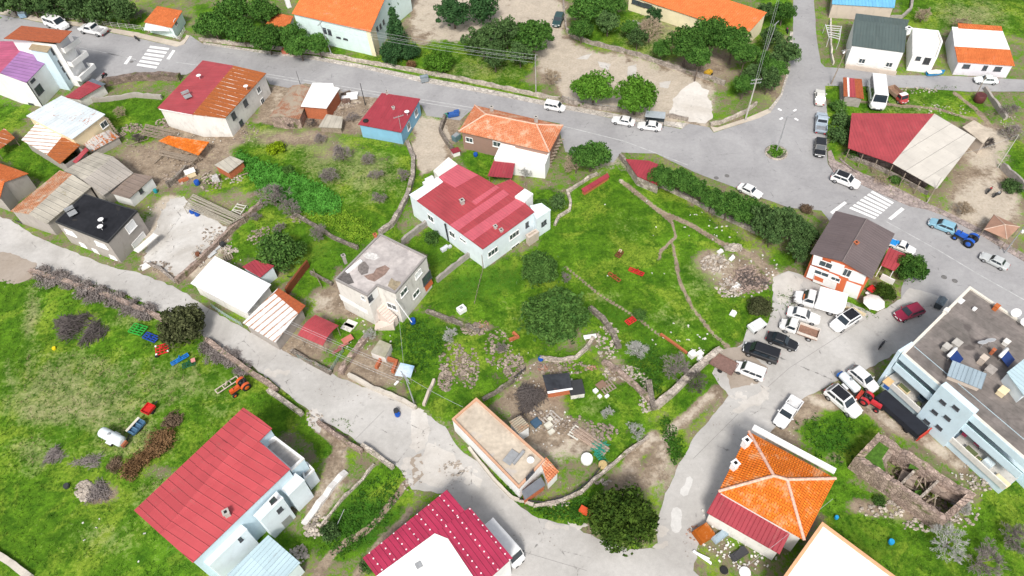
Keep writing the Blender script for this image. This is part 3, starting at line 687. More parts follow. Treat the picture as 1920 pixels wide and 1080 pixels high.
S_PURP = sheet('purple_sheet_roof', (.33, .17, .37), .95, ribw=.2, rib=.3); S_MAG = sheet('magenta_sheet_roof', (.44, .09, .17), .9, fade=.15)
S_RUST = sheet('rusted_sheet_roof', (.36, .12, .06), .9, rust=.75, rib=.2, rc=(.30, .075, .025)); S_RUSTW = sheet('rust_streaked_white_roof', (.76, .73, .70), 1.0, rust=.16, rib=.25, rc=(.36, .15, .06), ribw=.22, ribrust=.62)
S_RUSTW2 = sheet('half_rusted_pale_roof', (.72, .66, .60), 1.15, rust=1.12, rib=-.1, rc=(.30, .085, .020), ribrust=-.55, ribw=.2); S_WHITE = sheet('white_sheet_roof', (.84, .84, .84), .9, rib=.05, fade=.03); S_PALE = sheet('pale_sheet_roof', (.60, .655, .68), .9, rust=.16, rib=.06)
S_ASB = sheet('grey_fibre_cement_roof', (.34, .31, .275), .9, rust=.18, rc=(.20, .16, .10), rib=.12, fade=.12); S_ASB2 = sheet('weathered_fibre_cement_roof', (.40, .37, .31), 1.1, rust=.15, rc=(.26, .22, .13), fade=.2)
S_BROWN = sheet('brown_shed_roof', (.22, .17, .14), 1.0, rust=.3, rc=(.16, .12, .09)); S_DKBR = sheet('dark_brown_sheet_roof', (.135, .105, .105), .5, rib=.12, fade=.06); S_GREEN = sheet('dark_green_sheet_roof', (.085, .115, .11), .6, rib=.15, fade=.06)
S_CREAM = sheet('cream_sheet_roof', (.56, .525, .47), 3.2, ribw=.03, rib=.25, fade=.08); S_SKY = sheet('pale_blue_sheet_roof', (.42, .55, .60), .55, rib=.12, fade=.05); S_BLUE = sheet('bright_blue_sheet_roof', (.16, .46, .72), .7, fade=.05)
T_OR = tiles('orange_tiles', (.72, .20, .06), (.58, .14, .04), moss=.0); T_ORP = tiles('faded_orange_tiles', (.74, .28, .14), (.62, .19, .08), moss=.25, mc=(.58, .42, .30)); T_BRIGHT = tiles('bright_orange_tiles', (.80, .205, .02), (.66, .14, .015), moss=.19, mc=(.60, .34, .18))
T_OLD = tiles('old_clay_tiles', (.42, .22, .12), (.28, .16, .10), moss=.6, mc=(.33, .29, .22)); T_SCH = tiles('school_tiles', (.76, .20, .06), (.68, .165, .045), .5, .5, 0, line=.7)
RIDGE = plain('mortared_ridge', (.62, .40, .30), .9, .25, 3)
F_CONC = flatroof('stained_flat_roof', (.50, .46, .44), (.36, .33, .32), (.17, .11, .09), .45); F_APT = flatroof('felt_roof', (.235, .205, .19), (.15, .135, .125), (.115, .10, .095), .55, 1.4); F_TAN = flatroof('tan_flat_roof', (.54, .47, .38), (.42, .36, .29), (.46, .42, .38), .3)
F_BLACK = flatroof('bitumen_roof', (.022, .023, .028), (.014, .015, .019), (.05, .045, .04), .12); F_WHITE = flatroof('white_membrane_roof', (.84, .83, .81), (.80, .79, .77), (.70, .66, .60), .0); F_GREYT = flatroof('grey_terrace', (.40, .39, .38), (.34, .33, .32), (.3, .3, .3), 0, .6)
STONE = stone('field_stone'); STONE2 = stone('pale_field_stone', (.44, .39, .34), (.27, .23, .20), 2.2, .05); STONEB = stone('brown_rubble_stone', (.43, .33, .28), (.26, .195, .16), 2.4, .1); BLOCK = plain('concrete_block', (.33, .30, .275), .9, .2, 2)
def ridge_caps(T, segs, mat=RIDGE, r=.16):
    m = MB()
    for a, b in segs: m.tube(W(*a), W(*b), r, r, 6)
    m.build('ridge_cap', mat, T, rel=True)
# ---- top left corner
T, o, nr = house('apartment_house', 'white house with purple and magenta ribbed metal roof beside the main road', [(96,107,6.2),(50,154,6.2),(0,137,7.4),(-60,121,6.2),(2,78,6.2),(54,78,7.4)], P_WHITE,
    [('roof', S_PURP, [(96,106,6.2),(49,155,6.2),(0,137,7.4),(54,78,7.4)]), ('roof', S_MAG, [(54,78,7.4),(0,137,7.4),(-61,122,6.2),(1,77,6.2)])], inset=.12,
    wins=[(0,61,151,1.4,.5,'d'),(0,73,168,2.0,1.7,'d'),(1,38,198,1.6,1.3,'d'),(1,60,197,1.4,1.0,'d')])
for pt in ((50,154),):
    q = W(50,154,6.2); m = MB(); m.tube((o[1].x, o[1].y, 0), (o[1].x, o[1].y, 6), .1, .1, 6); m.build('downpipe', DARK, T, rel=True)
T, o, nr = house('balcony_house', 'tall white house with rusted roof and three stacked street balconies', [(20,72,10.2),(45,50,10.2),(124,61,10.2),(104,83,10.2)], P_WHITE, None, None, inset=.05, t=.1)
slab(T, 'roof', [(7,72,11),(40,48,11),(135,58,11),(112,80,11)], .1, S_RUST)
body(T, [(55,91,9.4),(67,74,9.4),(101,79,9.4),(88,97,9.4)], P_BLUEW, [('tower_roof', plain('tan_tower_roof', (.36, .29, .19), .9), [(53,92,9.5),(66,73,9.5),(102,79,9.5),(88,98,9.5)])], inset=.05, wname='stair_tower', wins=[(2,99,96,.9,1.2,'d'),(2,112,117,.9,1.2,'d'),(2,119,130,.8,1.0,'d'),(2,128,142,.9,1.2,'d'),(2,143,161,1.1,1.0,'d')])
for k, (a, b, z) in enumerate([((121,95),(150,74),8.3),((136,121),(164,99),5.4),((151,148),(178,123),2.6)]):
    A, B = W(*a, z), W(*b, z); d = (B - A).normalized(); s = Vector((d.y, -d.x, 0)); s = s if s.x > 0 else -s; m = MB()
    m.beam(A, B, .14, 1.0); m.beam(A, A - s * 1.9, .14, 1.0); m.beam(B, B - s * 1.9, .14, 1.0); P = [A, B, B - s * 1.9, A - s * 1.9]
    m.prism([p - Vector((0, 0, .5)) for p in P], .18); m.build('balcony', P_BEIGE if k == 9 else P_WHITE, T, rel=True)
T, o, nr = house('annex_shed', 'crimson and blue lean-to roof below the balcony house', [(121,182,2.4),(172,148,2.4),(197,157,2.4),(148,186,2.4)], P_OLD, [('roof', S_RED2, [(121,182,2.5),(165,152,2.5),(190,161,2.5),(148,186,2.4)]), ('roof', plain('slate_blue_sheet', (.12, .14, .17), .5), [(165,152,2.5),(173,147,2.5),(198,157,2.5),(190,161,2.5)])], cat='shed')
T, o, nr = house('cream_house', 'low cream house with broad white sheet roof and wooden stair', [(49,217,4.3),(115,179,4.3),(197,214,4.3),(135,261,4.3)], P_CREAM, [('roof', S_PALE, [(49,217,4.3),(115,179,4.3),(197,214,4.3),(135,261,4.3)])], inset=.25, wins=[(2,195,233,1.6,1.3,'w')], uvedge=(0,3))
m = MB()
for k in range(7):
    p = W(200 + k * 3.0, 222 + k * 4.3, 3.6 - k * .5); m.box((p.x, p.y, p.z), (1.2, .3, .08), -.7)
m.build('staircase', WOOD, T, rel=True)
T, o, nr = house('corrugated_shed', 'low shed roofed with rust-spotted white corrugated sheets beside the cream house', [(40,262,3.0),(70,229,3.0),(165,281,3.0),(120,311,3.0)], P_GREY, [('roof', S_RUSTW, [(40,262,3.0),(70,229,3.0),(118,254,3.0),(88,290,3.0)]), ('roof', S_RUSTW2, [(88,290,3.0),(118,254,3.0),(150,272,3.0),(112,307,3.0)]), ('red_strip', S_RED, [(136,303,2.7),(160,276,2.9),(166,281,2.9),(143,306,2.7)])], cat='shed', inset=.4)
T, o, nr = house('tile_gable_house', 'brown rendered gable house with orange tile roof at the left edge', [(52,325,3.6),(8,341,4.9),(0,372,3.6),(-110,332,3.6),(-90,302,4.9),(-50,288,3.6)], P_GREY, [('roof', T_OR, [(53,325,3.6),(-51,288,3.6),(-91,301,4.9),(8,341,4.9)]), ('roof', T_OR, [(8,341,4.9),(-91,301,4.9),(-112,333,3.6),(-1,373,3.6)])], inset=.2)
T, o, nr = house('long_barn', 'long old barn, one slope orange tile and the other grey boards, beside the lane', [(20,395,3.3),(54,401,4.4),(88,418,3.3),(170,350,3.3),(135,327,4.4),(112,320,3.3)], P_GREY, [('roof', tiles('worn_orange_tiles', (.60,.26,.13), (.44,.19,.10), moss=.3, mc=(.48,.42,.33)), [(19,396,3.3),(112,319,3.3),(135,327,4.4),(54,401,4.4)]), ('roof', S_ASB2, [(54,401,4.4),(135,327,4.4),(171,350,3.3),(88,419,3.3)])], inset=.15, wins=[(0,38,419,1.6,1.0,'g')], cat='barn')
p = W(74,382,4.0); m = MB(); m.box((p.x,p.y,4.05),(1.4,.5,.08),.9); m.build('skylight', WHITE, T, rel=True)
T, o, nr = house('grey_gable_barn', 'grey fibre-cement gable barn between the long barn and the dirt yard', [(120,320,2.8),(156,338,3.9),(193,366,2.8),(249,324,2.8),(213,294,3.9),(180,285,2.8)], P_GREY, [('roof', S_ASB2, [(119,320,2.8),(180,284,2.8),(213,294,3.9),(156,338,3.9)]), ('roof', S_ASB, [(156,338,3.9),(213,294,3.9),(250,324,2.8),(193,367,2.8)])], inset=.15, cat='barn')
T, o, nr = house('white_lean_to', 'small white shed with brown board roof at the pale yard', [(209,362,2.3),(250,325,2.3),(286,332,2.3),(242,371,2.3)], P_WHITE, [('roof', S_BROWN, [(208,362,2.6),(250,324,2.6),(287,331,2.3),(242,372,2.3)])], inset=.12, cat='shed', wins=[(2,264,358,.8,.9,'d')])
T, o, nr = house('black_roof_house', 'grey two-storey house with flat black bitumen roof on the lane', [(102,416,5.2),(158,362,5.2),(258,394,5.2),(201,455,5.2)], P_GREY, 'flat', F_BLACK, inset=.12, parap=(.15,.08,DARK),
    wins=[(3,132,436,2.4,1.1,'b'),(3,190,459,2.6,1.1,'b'),(3,156,459,1.4,.9,'b'),(3,182,474,1.3,2.0,'b'),(3,212,482,1.5,.8,'b'),(2,245,424,2.1,1.6,'b'),(2,262,453,3.2,2.0,'b')])
m = MB(); a = W(246,462,2.6); b = W(284,430,2.6); m.beam(a + Vector((.5,-.4,-.9)), b + Vector((.5,-.4,-.9)), 1.2, .15); m.build('balcony', P_OLD, T, rel=True)
T, o, nr = house('white_roof_shed', 'low shed under a plain white sheet roof beside the lane', [(403,480,3.0),(508,533,3.0),(462,587,3.0),(357,531,3.0)], P_OLD, [[(403,480,3.0),(508,533,3.0),(462,587,3.0),(357,531,3.0)]], S_WHITE, inset=.35, cat='shed')
T, o, nr = house('garden_hut', 'little white hut with a crimson sheet roof behind the white-roofed shed', [(455,500,2.8),(477,488,2.8),(513,499,2.8),(488,519,2.8)], P_ICE, [[(454,500,2.9),(477,487,2.9),(514,498,2.8),(488,520,2.8)]], S_RED2, inset=.1, cat='shed')
T, o, nr = house('rusty_shed', 'shed with white corrugated roof rusting along its upper edge by the lane', [(520,541,2.7),(569,575,2.7),(516,642,2.7),(455,605,2.7)], P_GREY, [[(520,541,2.7),(569,575,2.7),(516,642,2.7),(455,605,2.7)]], S_RUSTW, inset=.3, cat='shed', uvedge=(0,1))
slab(T, 'rusted_sheet', [(522,540,2.78),(573,573,2.78),(560,588,2.78),(514,549,2.78)], .04, S_RUST)
# gazebo with curved red roof
pts = [(592,592),(636,612),(606,650),(559,630)]; c = W(598,620,0); T = thing('gazebo', 'open garden gazebo with curved red roof and wooden posts', 'gazebo', (c.x, c.y, 0))
A, B, Cq, D = [W(x, y, 2.5) for x, y in pts]; m = MB(); nseg = 8
for k in range(nseg):
    t0, t1 = k / nseg, (k + 1) / nseg; h0, h1 = .75 * math.sin(math.pi * (t0 * .8 + .1)), .75 * math.sin(math.pi * (t1 * .8 + .1)); Zv = Vector((0, 0, 1))
    q = [D.lerp(A, t0) + Zv * h0, D.lerp(A, t1) + Zv * h1, Cq.lerp(B, t1) + Zv * h1, Cq.lerp(B, t0) + Zv * h0]; m.prism(q, .07, face_uv(q))
m.build('roof', S_RED, T, rel=True); posts(T, [(592,595,2.4),(632,612,2.4),(605,645,2.4),(563,630,2.4)], 2.6)
m = MB(); p = W(603,634,0); m.box((p.x,p.y,.72),(2.0,.8,.06),.6)
for sx in (-.8,.8): m.box((p.x+sx*.8,p.y+sx*.55,.35),(.1,.1,.7))
m.build('table', WOOD, T, rel=True)
# ---- concrete house with stairs
T, o, nr = house('concrete_house', 'two-storey pale concrete house with stained flat roof and outside stairs', [(712,437,7.4),(800,480,7.4),(741,549,7.4),(707,535,7.4),(688,554,7.4),(627,523,7.4)], P_CONC, 'flat', F_CONC, inset=.05, parap=(.22,.28,plaster('grey_parapet', (.30,.28,.27), .5)),
    wins=[(1,757,547,1.7,1.1,'w'),(1,780,550,1.7,1.1,'w'),(1,784,513,1.7,1.1,'b'),(1,800,521,2.2,1.8,'d'),(3,694,559,.9,1.1,'d'),(4,681,558,.8,.8,'w'),(2,735,574,1.8,1.2,'w')])
panel(T, o[1], o[2], nr(1), [(793,532),(806,517),(812,531),(799,547)], P_ORANGE)
panel(T, o[4], o[5], nr(4), [(636,552),(688,582),(691,590),(640,562)], P_WHITE); panel(T, o[3], o[4], nr(3), [(690,556),(707,538),(710,553),(693,574)], P_WHITE)
m = MB(); a, b, c2 = W(703,566,3.4), W(738,600,1.7), W(704,611,.2)
for (p, q, nst) in ((a, b, 9), (b, c2, 7)):
    d = (q - p); dh = Vector((d.x, d.y, 0)).normalized()
    for k in range(nst):
        r = p + d * ((k + .5) / nst); m.box((r.x, r.y, r.z / 2), (d.length / nst * 1.05, 1.5, r.z), math.atan2(dh.y, dh.x))
m.build('staircase', plaster('pale_stair', (.66,.56,.50), .4), T, rel=True)
m = MB(); a = W(741,561,6.4); b = W(772,604,1.1); m.tube(a, b, .09, .09, 6); m.build('drain_pipe', WHITE, T, rel=True)
for nm, pp, cc in (('dark_stain', [(632,522),(648,507),(655,512),(664,530),(650,534)], (.12,.11,.105)), ('dark_stain', [(672,492),(684,490),(692,500),(690,512),(678,516),(671,507)], (.17,.15,.14)), ('brown_puddle', [(682,517),(700,512),(706,503),(722,497),(731,503),(722,515),(710,523),(702,528),(690,524)], (.24,.165,.135)), ('olive_puddle', [(734,521),(740,526),(751,528),(752,538),(742,546),(727,536),(730,528)], (.30,.25,.17)), ('pale_stain', [(690,472),(706,476),(712,483),(702,488),(686,484),(680,478)], (.56,.54,.52))):
    slab(T, nm, [(x, y, 7.132) for x, y in pp], .004, plain(nm + '_%d' % int(cc[0] * 99), cc, .7, .3, 3))
chimney(T, 647,490,7.4,1.3,.45,BLOCK); chimney(T, 704,444,7.4,.5,.4,REDBR)
m = MB(); p = W(664,500,7.2); m.box((p.x,p.y,p.z),(.5,3.0,.4),-.75); m.build('water_trough', WHITE, T, rel=True)
p = W(775,606,0); m = MB(); m.lathe((p.x,p.y,0), [(.42,0),(.46,.35),(.46,.6),(.42,.95)], 14); setp(m.build('plastic_barrel', plain('blue_plastic', (.012,.075,.36), .4)), 'blue plastic barrel under the slanting drain pipe', 'barrel')
# ---- white house with red roof
WHITEHOUSE = [(767,366,4.9),(821,331,4.9),(858,308,4.9),(896,327,4.9),(929,347,4.9),(957,336,4.9),(982,353,4.9),(969,366,4.9),(1002,397,4.9),(905,467,4.9)]
T, o, nr = house('white_house', 'big white house with patched red and pink sheet roof in the centre', WHITEHOUSE, P_ICE, [[(781,376,5.0),(831,341,5.0),(823,331,5.0),(858,308,5.0),(896,327,5.0),(929,347,5.0),(957,336,5.0),(982,353,5.0),(969,366,5.0),(1002,397,5.0),(905,467,5.0)]], S_RED, inset=.1, t=.14, uvedge=(10,9),
    wins=[(8,924,472,2.2,1.2,'w','window',2),(8,964,440,2.2,1.2,'w','window',2),(8,988,421,.7,1.1,'d'),(8,966,462,2.0,.9,'w'),(9,808,409,1.5,1.3,'w'),(9,848,439,1.4,1.2,'w'),(9,868,450,1.5,.6,'w')])
for pp in ([(822,333),(858,308),(896,328),(853,352)], [(843,422),(944,355),(955,364),(858,433)], [(868,440),(972,370),(986,380),(886,452)], [(884,378),(930,347),(937,351),(892,384)]):
    slab(T, 'pink_sheet', [(x, y, 5.03) for x, y in pp], .03, sheet('pink_sheet', (.52,.105,.135), .5, fade=.05), (0,1))
slab(T, 'terrace_slab', [(767,365,4.95),(821,331,4.95),(831,341,4.95),(781,376,4.95)], .15, P_ICE)
body(T, [(813,320,3.4),(841,295,3.4),(858,308,3.4),(823,331,3.4)], P_OLD, 'flat', F_WHITE, inset=0, wname='side_room', rname='side_roof')
o2, nr2 = body(T, [(994,386,4.6),(1015,381,4.6),(1032,393,4.6),(1006,410,4.6)], P_ICE, 'flat', F_WHITE, inset=0, wname='annex_wall', rname='annex_roof'); window(T, o2[2], o2[3], nr2(2), 1017,420, .5, .9, 'd', 'window', 0); window(T, o2[2], o2[3], nr2(2), 1022,416, .5, .9, 'd', 'window', 0)
body(T, [(966,368,5.5),(984,354,5.5),(999,363,5.5),(984,377,5.5)], P_WHITE, 'flat', F_WHITE, inset=0, wname='stair_head', rname='stair_roof')
body(T, [(986,440,2.0),(1004,429,2.0),(1010,434,2.0),(992,446,2.0)], P_BEIGE, 'flat', F_TAN, inset=0, wname='porch_wall', rname='porch_roof')
chimney(T, 867,382,5.0,.8,.6); chimney(T, 929,428,5.0,.5,.45); chimney(T, 940,434,5.0,.4,.45)
m = MB(); a = W(834,420,4.7); b = W(841,451,.4); m.tube(a, b, .14, .14, 6); m.build('flue_pipe', DARK, T, rel=True)
# ---- hip roofed orange house by the road
T, o, nr = house('hip_roof_house', 'orange hip-roofed house with white lower terrace beside the main road', [(890,197,4.4),(1056,235,4.4),(1030,285,4.4),(860,246,4.4)], P_BROWN, [[(860,246,4.4),(890,197,4.4),(911,214,5.8)],[(890,197,4.4),(1056,235,4.4),(1006,233,5.8),(911,214,5.8)],[(1056,235,4.4),(1030,285,4.4),(1006,233,5.8)],[(1030,285,4.4),(860,246,4.4),(911,214,5.8),(1006,233,5.8)]], T_ORP, inset=.45, wins=[(2,932,270,1.7,1.2,'w'),(2,880,262,1.5,1.1,'w')])
ridge_caps(T, [((860,246,4.45),(911,214,5.85)),((890,197,4.45),(911,214,5.85)),((911,214,5.85),(1006,233,5.85)),((1056,235,4.45),(1006,233,5.85)),((1030,285,4.45),(1006,233,5.85))]); chimney(T, 1005,228,5.6,1.0,.5); chimney(T, 922,208,5.0,.9,.5)
body(T, [(940,268,3.5),(1031,284,3.5),(1022,307,3.5),(927,296,3.5)], P_WHITE, 'flat', F_WHITE, inset=0, wname='lower_wall', rname='terrace')
slab(T, 'awning', [(927,298,2.8),(966,305,2.8),(960,334,2.5),(914,330,2.5)], .06, S_RED2); posts(T, [(917,328,2.4),(957,331,2.4)], 2.45, .06)
m = MB(); 
for k in range(9): 
    p = W(1052 - k * 3, 262 + k * 6.0, 3.2 - k * .36); m.box((p.x, p.y, p.z), (1.0, .35, .1), .3)
m.build('staircase', WOOD, T, rel=True)
# ---- blue house, ruin, white roofed shed
T, o, nr = house('blue_house', 'sky blue cottage with crimson sheet roof next to the main road', [(716,175,3.7),(787,186,3.7),(752,246,3.3),(672,232,3.3)], P_BLUE, [[(716,174,3.9),(788,185,3.9),(752,248,3.3),(671,233,3.3)]], S_RED2, inset=.15, wins=[(1,780,211,1.3,1.5,'w'),(1,766,236,1.3,1.6,'w')])
chimney(T, 726,177,3.8,.7,.4); chimney(T, 738,205,3.6,.5,.4)
p = W(686,228,3.4); m = MB(); m.lathe((p.x,p.y,3.52), [(.42,0),(.55,.06),(.55,.16),(.42,.22)], 16); m.build('roof_tyre', TYRE, T, rel=True)
T, o, nr = house('ruined_cottage', 'half-collapsed brown cottage with sagging clay tile roof beside the white-roofed shed', [(504,219,2.6),(548,160,2.6),(566,158,3.4),(584,166,2.6),(562,222,2.6),(526,218,3.2)], STONEB, [[(504,219,2.6),(548,160,2.6),(565,158,3.4),(526,217,3.2)],[(526,217,3.2),(565,158,3.4),(584,166,2.6),(562,223,2.6)]], tiles('sagging_tiles', (.46,.20,.11), (.32,.15,.09), moss=.5, mc=(.36,.30,.23)), inset=.2)
T, o, nr = house('white_top_shed', 'brick shed with stepped white roof between the ruin and the blue cottage', [(587,156,3.2),(623,157,3.2),(625,162,3.2),(636,165,3.2),(612,202,3.2),(565,198,3.2)], REDBR, [[(586,155,3.3),(624,156,3.3),(626,162,3.3),(637,165,3.3),(612,203,3.2),(564,199,3.2)]], S_WHITE, inset=.3, cat='shed')
T, o, nr = house('board_lean_to', 'low lean-to of grey boards at the top of the orchard', [(612,214,1.8),(643,219,1.8),(640,240,1.4),(597,238,1.4)], WOOD, [[(612,214,1.8),(643,219,1.8),(640,240,1.4),(597,238,1.4)]], S_ASB2, inset=.2, cat='shed')
# ---- house half red, half rusted
T, o, nr = house('half_rusted_house', 'white house with roof half red sheet and half orange rust', [(296,201,4.8),(380,114,4.8),(437,123,5.6),(498,137,4.8),(422,220,4.8),(361,214,5.6)], P_OLD, [('roof', S_RED, [(295,202,4.8),(380,113,4.8),(438,123,5.6),(361,214,5.6)]), ('rusted_roof', S_RUSTW2, [(361,214,5.6),(438,123,5.6),(499,137,4.8),(422,221,4.8)])], inset=.2,
    wins=[(3,460,193,1.2,1.3,'d'),(3,438,217,1.2,1.4,'d'),(3,452,230,1.1,1.1,'d'),(3,485,168,1.2,1.3,'w'),(3,492,189,1.2,1.2,'w')])
slab(T, 'eave_board', [(361,216,5.35),(299,205,4.6),(296,202,4.6),(360,213,5.35)], .1, WHITE)
# ---- school and its neighbours
T, o, nr = house('school_building', 'large pale blue school block with orange tile roof at the top edge', [(548,24,6.4),(694,57,6.4),(731,-22,8.8),(768,-30,6.4),(640,-62,6.4),(592,-52,8.8)], P_MINT, [('roof', T_SCH, [(547,25,6.4),(695,59,6.4),(731,-25,8.9),(591,-53,8.9)]), ('roof', T_SCH, [(591,-53,8.9),(731,-25,8.9),(768,-32,6.4),(640,-64,6.4)])], inset=.2,
    wins=[(1,707,54,.8,1.0,'d'),(1,713,49,.8,1.0,'d'),(1,719,41,.8,1.0,'d'),(1,739,17,.8,1.0,'d'),(1,744,11,.8,1.0,'d'),(1,749,5,.8,1.0,'d'),(0,609,57,.9,1.3,'d'),(0,618,60,.9,1.3,'d'),(0,635,70,1.1,.3,'d'),(0,648,73,1.1,.3,'d')])
panel(T, o[0], o[1], nr(0), [(686,57),(694,59),(706,106),(698,104)], P_YEL); panel(T, o[1], o[2], nr(1), [(695,58),(703,48),(714,98),(707,106)], P_YEL)
chimney(T, 541,10,5.5,2.2,.9,WHITE)
T, o, nr = house('brick_outhouse', 'small orange-roofed outhouse tucked behind the roadside pines', [(498,46,2.8),(512,24,2.8),(549,31,2.8),(538,56,2.8)], P_OLD, [[(498,46,2.6),(512,23,3.1),(550,30,3.1),(538,57,2.6)]], T_OR, inset=.1, cat='shed')
T, o, nr = house('gatehouse', 'small gatehouse with orange tile roof at the entrance drive', [(271,40,2.9),(295,12,2.9),(341,21,2.9),(322,51,2.9)], P_MINT, [[(270,41,2.9),(295,11,3.3),(342,20,3.3),(322,52,2.9)]], T_OR, inset=.15, cat='gatehouse', wins=[(2,329,42,1.4,1.4,'w')])
slab(T, 'canopy', [(273,43,2.4),(312,50,2.4),(318,58,2.3),(270,56,2.3)], .08, WHITE)
T, o, nr = house('long_school', 'long yellow building with orange roof behind the umbrella pines', [(1402,63,3.6),(1437,24,4.8),(1225,-45,4.8),(1178,-9,3.6)], P_YEL, [[(1401,64,3.6),(1438,23,4.9),(1224,-46,4.9),(1177,-9,3.6)]], T_SCH, inset=.15, wins=[(3,1192,4,2.0,1.0,'d'),(3,1203,8,2.0,1.0,'d'),(3,1215,11,2.0,1.0,'d')], cat='building')
T, o, nr = house('blue_roof_house', 'beige building with bright blue sheet roof at the top edge', [(1560,7,3.4),(1565,-30,3.4),(1682,-22,3.4),(1677,14,3.4)], P_BEIGE, [[(1560,7,3.4),(1565,-31,3.8),(1683,-23,3.8),(1677,14,3.4)]], S_BLUE, inset=.2)
T, o, nr = house('green_roof_house', 'white house with dark green sheet roof on the upper side street', [(1602,37,5.7),(1605,26,4.7),(1704,38,4.7),(1701,49,5.7),(1696,98,4.7),(1597,85,4.7)], P_WHITE, [[(1597,85,4.7),(1602,37,5.7),(1701,49,5.7),(1696,98,4.7)],[(1602,37,5.7),(1605,25,4.7),(1705,37,4.7),(1701,49,5.7)]], S_GREEN, inset=.12, wins=[(4,1616,114,1.3,1.1,'w'),(4,1667,121,1.3,1.1,'w')])
m = MB(); a, b = W(1585,124,.45), W(1680,138,.45); m.beam(a, b, .3, .9); m.build('plinth', P_BEIGE, T, rel=True); chimney(T, 1701,60,5.0,.9,.9,WHITE)
T, o, nr = house('flat_white_house', 'small white flat-roofed house right of the green-roofed one', [(1711,52,3.5),(1760,57,3.5),(1768,78,3.5),(1757,109,3.5),(1711,104,3.5)], P_WHITE, 'flat', flatroof('cream_membrane', (.80,.77,.71), (.74,.70,.62), (.66,.6,.5), .2), inset=.05, wins=[(3,1722,109,.9,.8,'d'),(3,1738,114,1.2,1.4,'g')])
T, o, nr = house('terrace_house', 'pale lilac house with white terrace and orange tiled front slope', [(1785,50,3.7),(1880,58,3.7),(1894,93,3.7),(1901,122,3.0),(1797,116,3.0),(1790,87,3.7)], plaster('lilac_white_plaster', (.68,.66,.70), .3), [('terrace', F_WHITE, [(1785,50,3.75),(1880,58,3.75),(1894,93,3.75),(1790,87,3.75)]), ('roof', T_OR, [(1790,87,3.85),(1894,93,3.85),(1903,123,3.0),(1796,116,3.0)]), ('rear_roof', T_OR, [(1796,43,3.9),(1878,49,3.9),(1880,58,3.8),(1797,53,3.8)])], inset=.1,
    wins=[(3,1812,124,1.3,.8,'d'),(3,1847,127,.8,1.0,'d'),(3,1871,129,1.3,.9,'d')])
T, o, nr = house('rust_stripe_shed', 'small shed with rust, white and red striped roof by the side street', [(1581,145,2.4),(1616,148,2.4),(1620,185,2.4),(1582,180,2.4)], BLOCK, [('roof', S_RUST, [(1581,145,2.4),(1588,145,2.4),(1590,180,2.4),(1582,180,2.4)]), ('roof', S_WHITE, [(1588,145,2.42),(1592,146,2.42),(1593,181,2.42),(1590,180,2.42)]), ('roof', S_RED, [(1592,146,2.4),(1602,147,2.4),(1605,182,2.4),(1593,181,2.4)]), ('roof', S_RUST, [(1602,147,2.42),(1616,148,2.42),(1620,185,2.42),(1605,182,2.42)])], inset=.3, cat='shed')
# ---- restaurant
T, o, nr = house('restaurant_pavilion', 'open pavilion with one red and one cream roof slope at the crossroads', [(1597,212,3.0),(1752,213,3.0),(1830,259,3.0),(1757,353,3.0),(1674,306,3.0),(1590,277,3.0)], stone('pavilion_wall', (.22,.17,.15), (.14,.11,.10), 1.5, 0), [('roof', S_RED, [(1597,212,3.0),(1752,213,3.2),(1674,306,3.2),(1590,277,3.0)]), ('cream_roof', S_CREAM, [(1752,213,3.2),(1830,259,3.0),(1757,353,3.0),(1674,306,3.2)])], inset=2.0, cat='pavilion')
posts(T, [(1594,276,3.4),(1620,286,3.4),(1647,296,3.4),(1676,306,3.4),(1700,321,3.4),(1728,336,3.4),(1755,351,3.4)], 2.9, .09)
m = MB(); A = [W(1588,296), W(1640,315), W(1675,332), W(1738,366)]
for a, b in zip(A, A[1:]): m.beam(a + Vector((0,0,.4)), b + Vector((0,0,.4)), .2, .9)
m.build('low_wall', stone('terrace_wall', (.36,.31,.28), (.24,.2,.18), 2), T, rel=True)
body(T, [(1806,238,2.6),(1826,226,2.6),(1862,247,2.6),(1844,268,2.6)], P_BEIGE, [[(1805,238,2.7),(1826,225,2.7),(1863,247,2.7),(1844,269,2.7)]], F_TAN, inset=.05, wname='kitchen_wall', rname='kitchen_roof')
pts = [(1864,402,2.3),(1912,425,2.3),(1888,449,2.3),(1845,430,2.3)]; c = W(1878,428,0); T = thing('garden_pavilion', 'brown canvas pyramid pavilion on posts beside the roadside wall', 'pavilion', (c.x, c.y, 0))
for k in range(4): slab(T, 'canopy', [pts[k], pts[(k+1)%4], (1884,421,3.3)], .03, plain('brown_canvas', (.36,.21,.15), .9, .1))
ridge_caps(T, [(pts[k], (1884,421,3.32)) for k in range(4)], plain('canvas_seam', (.55,.42,.34), .9), .07); posts(T, pts, 2.3)
# ---- orange and white house with brown roof
T, o, nr = house('orange_white_house', 'white house with orange bands and dark brown gable roof at the crossroads', [(1567,396,5.7),(1625,411,7.0),(1677,439,5.7),(1635,521,5.7),(1580,489,7.0),(1520,474,5.7)], P_ORANGE, [[(1519,475,5.7),(1567,395,5.7),(1625,410,7.0),(1580,490,7.0)],[(1580,490,7.0),(1625,410,7.0),(1678,438,5.7),(1635,523,5.7)]], S_DKBR, inset=.35)
def z4(p): return (1480 + p[0] / 5.143, 380 + p[1] / 5.143)
for poly in ([(235,505),(320,530),(300,620),(215,595)],[(405,565),(535,605),(510,705),(385,660)],[(610,650),(745,705),(712,790),(570,745)],[(202,605),(262,628),(225,740),(163,715)],[(262,628),(478,715),(440,840),(225,760)],[(555,755),(695,805),(650,930),(510,880)]):
    panel(T, o[4], o[3], nr(3), [z4(p) for p in poly], P_WHITE)
for (x, y, w, h) in ((350,595,2.0,1.2),(556,675,1.2,1.6),(310,680,2.2,.9),(445,735,1.4,.8)): window(T, o[3], o[4], nr(3), *z4((x, y)), w, h, 'w')
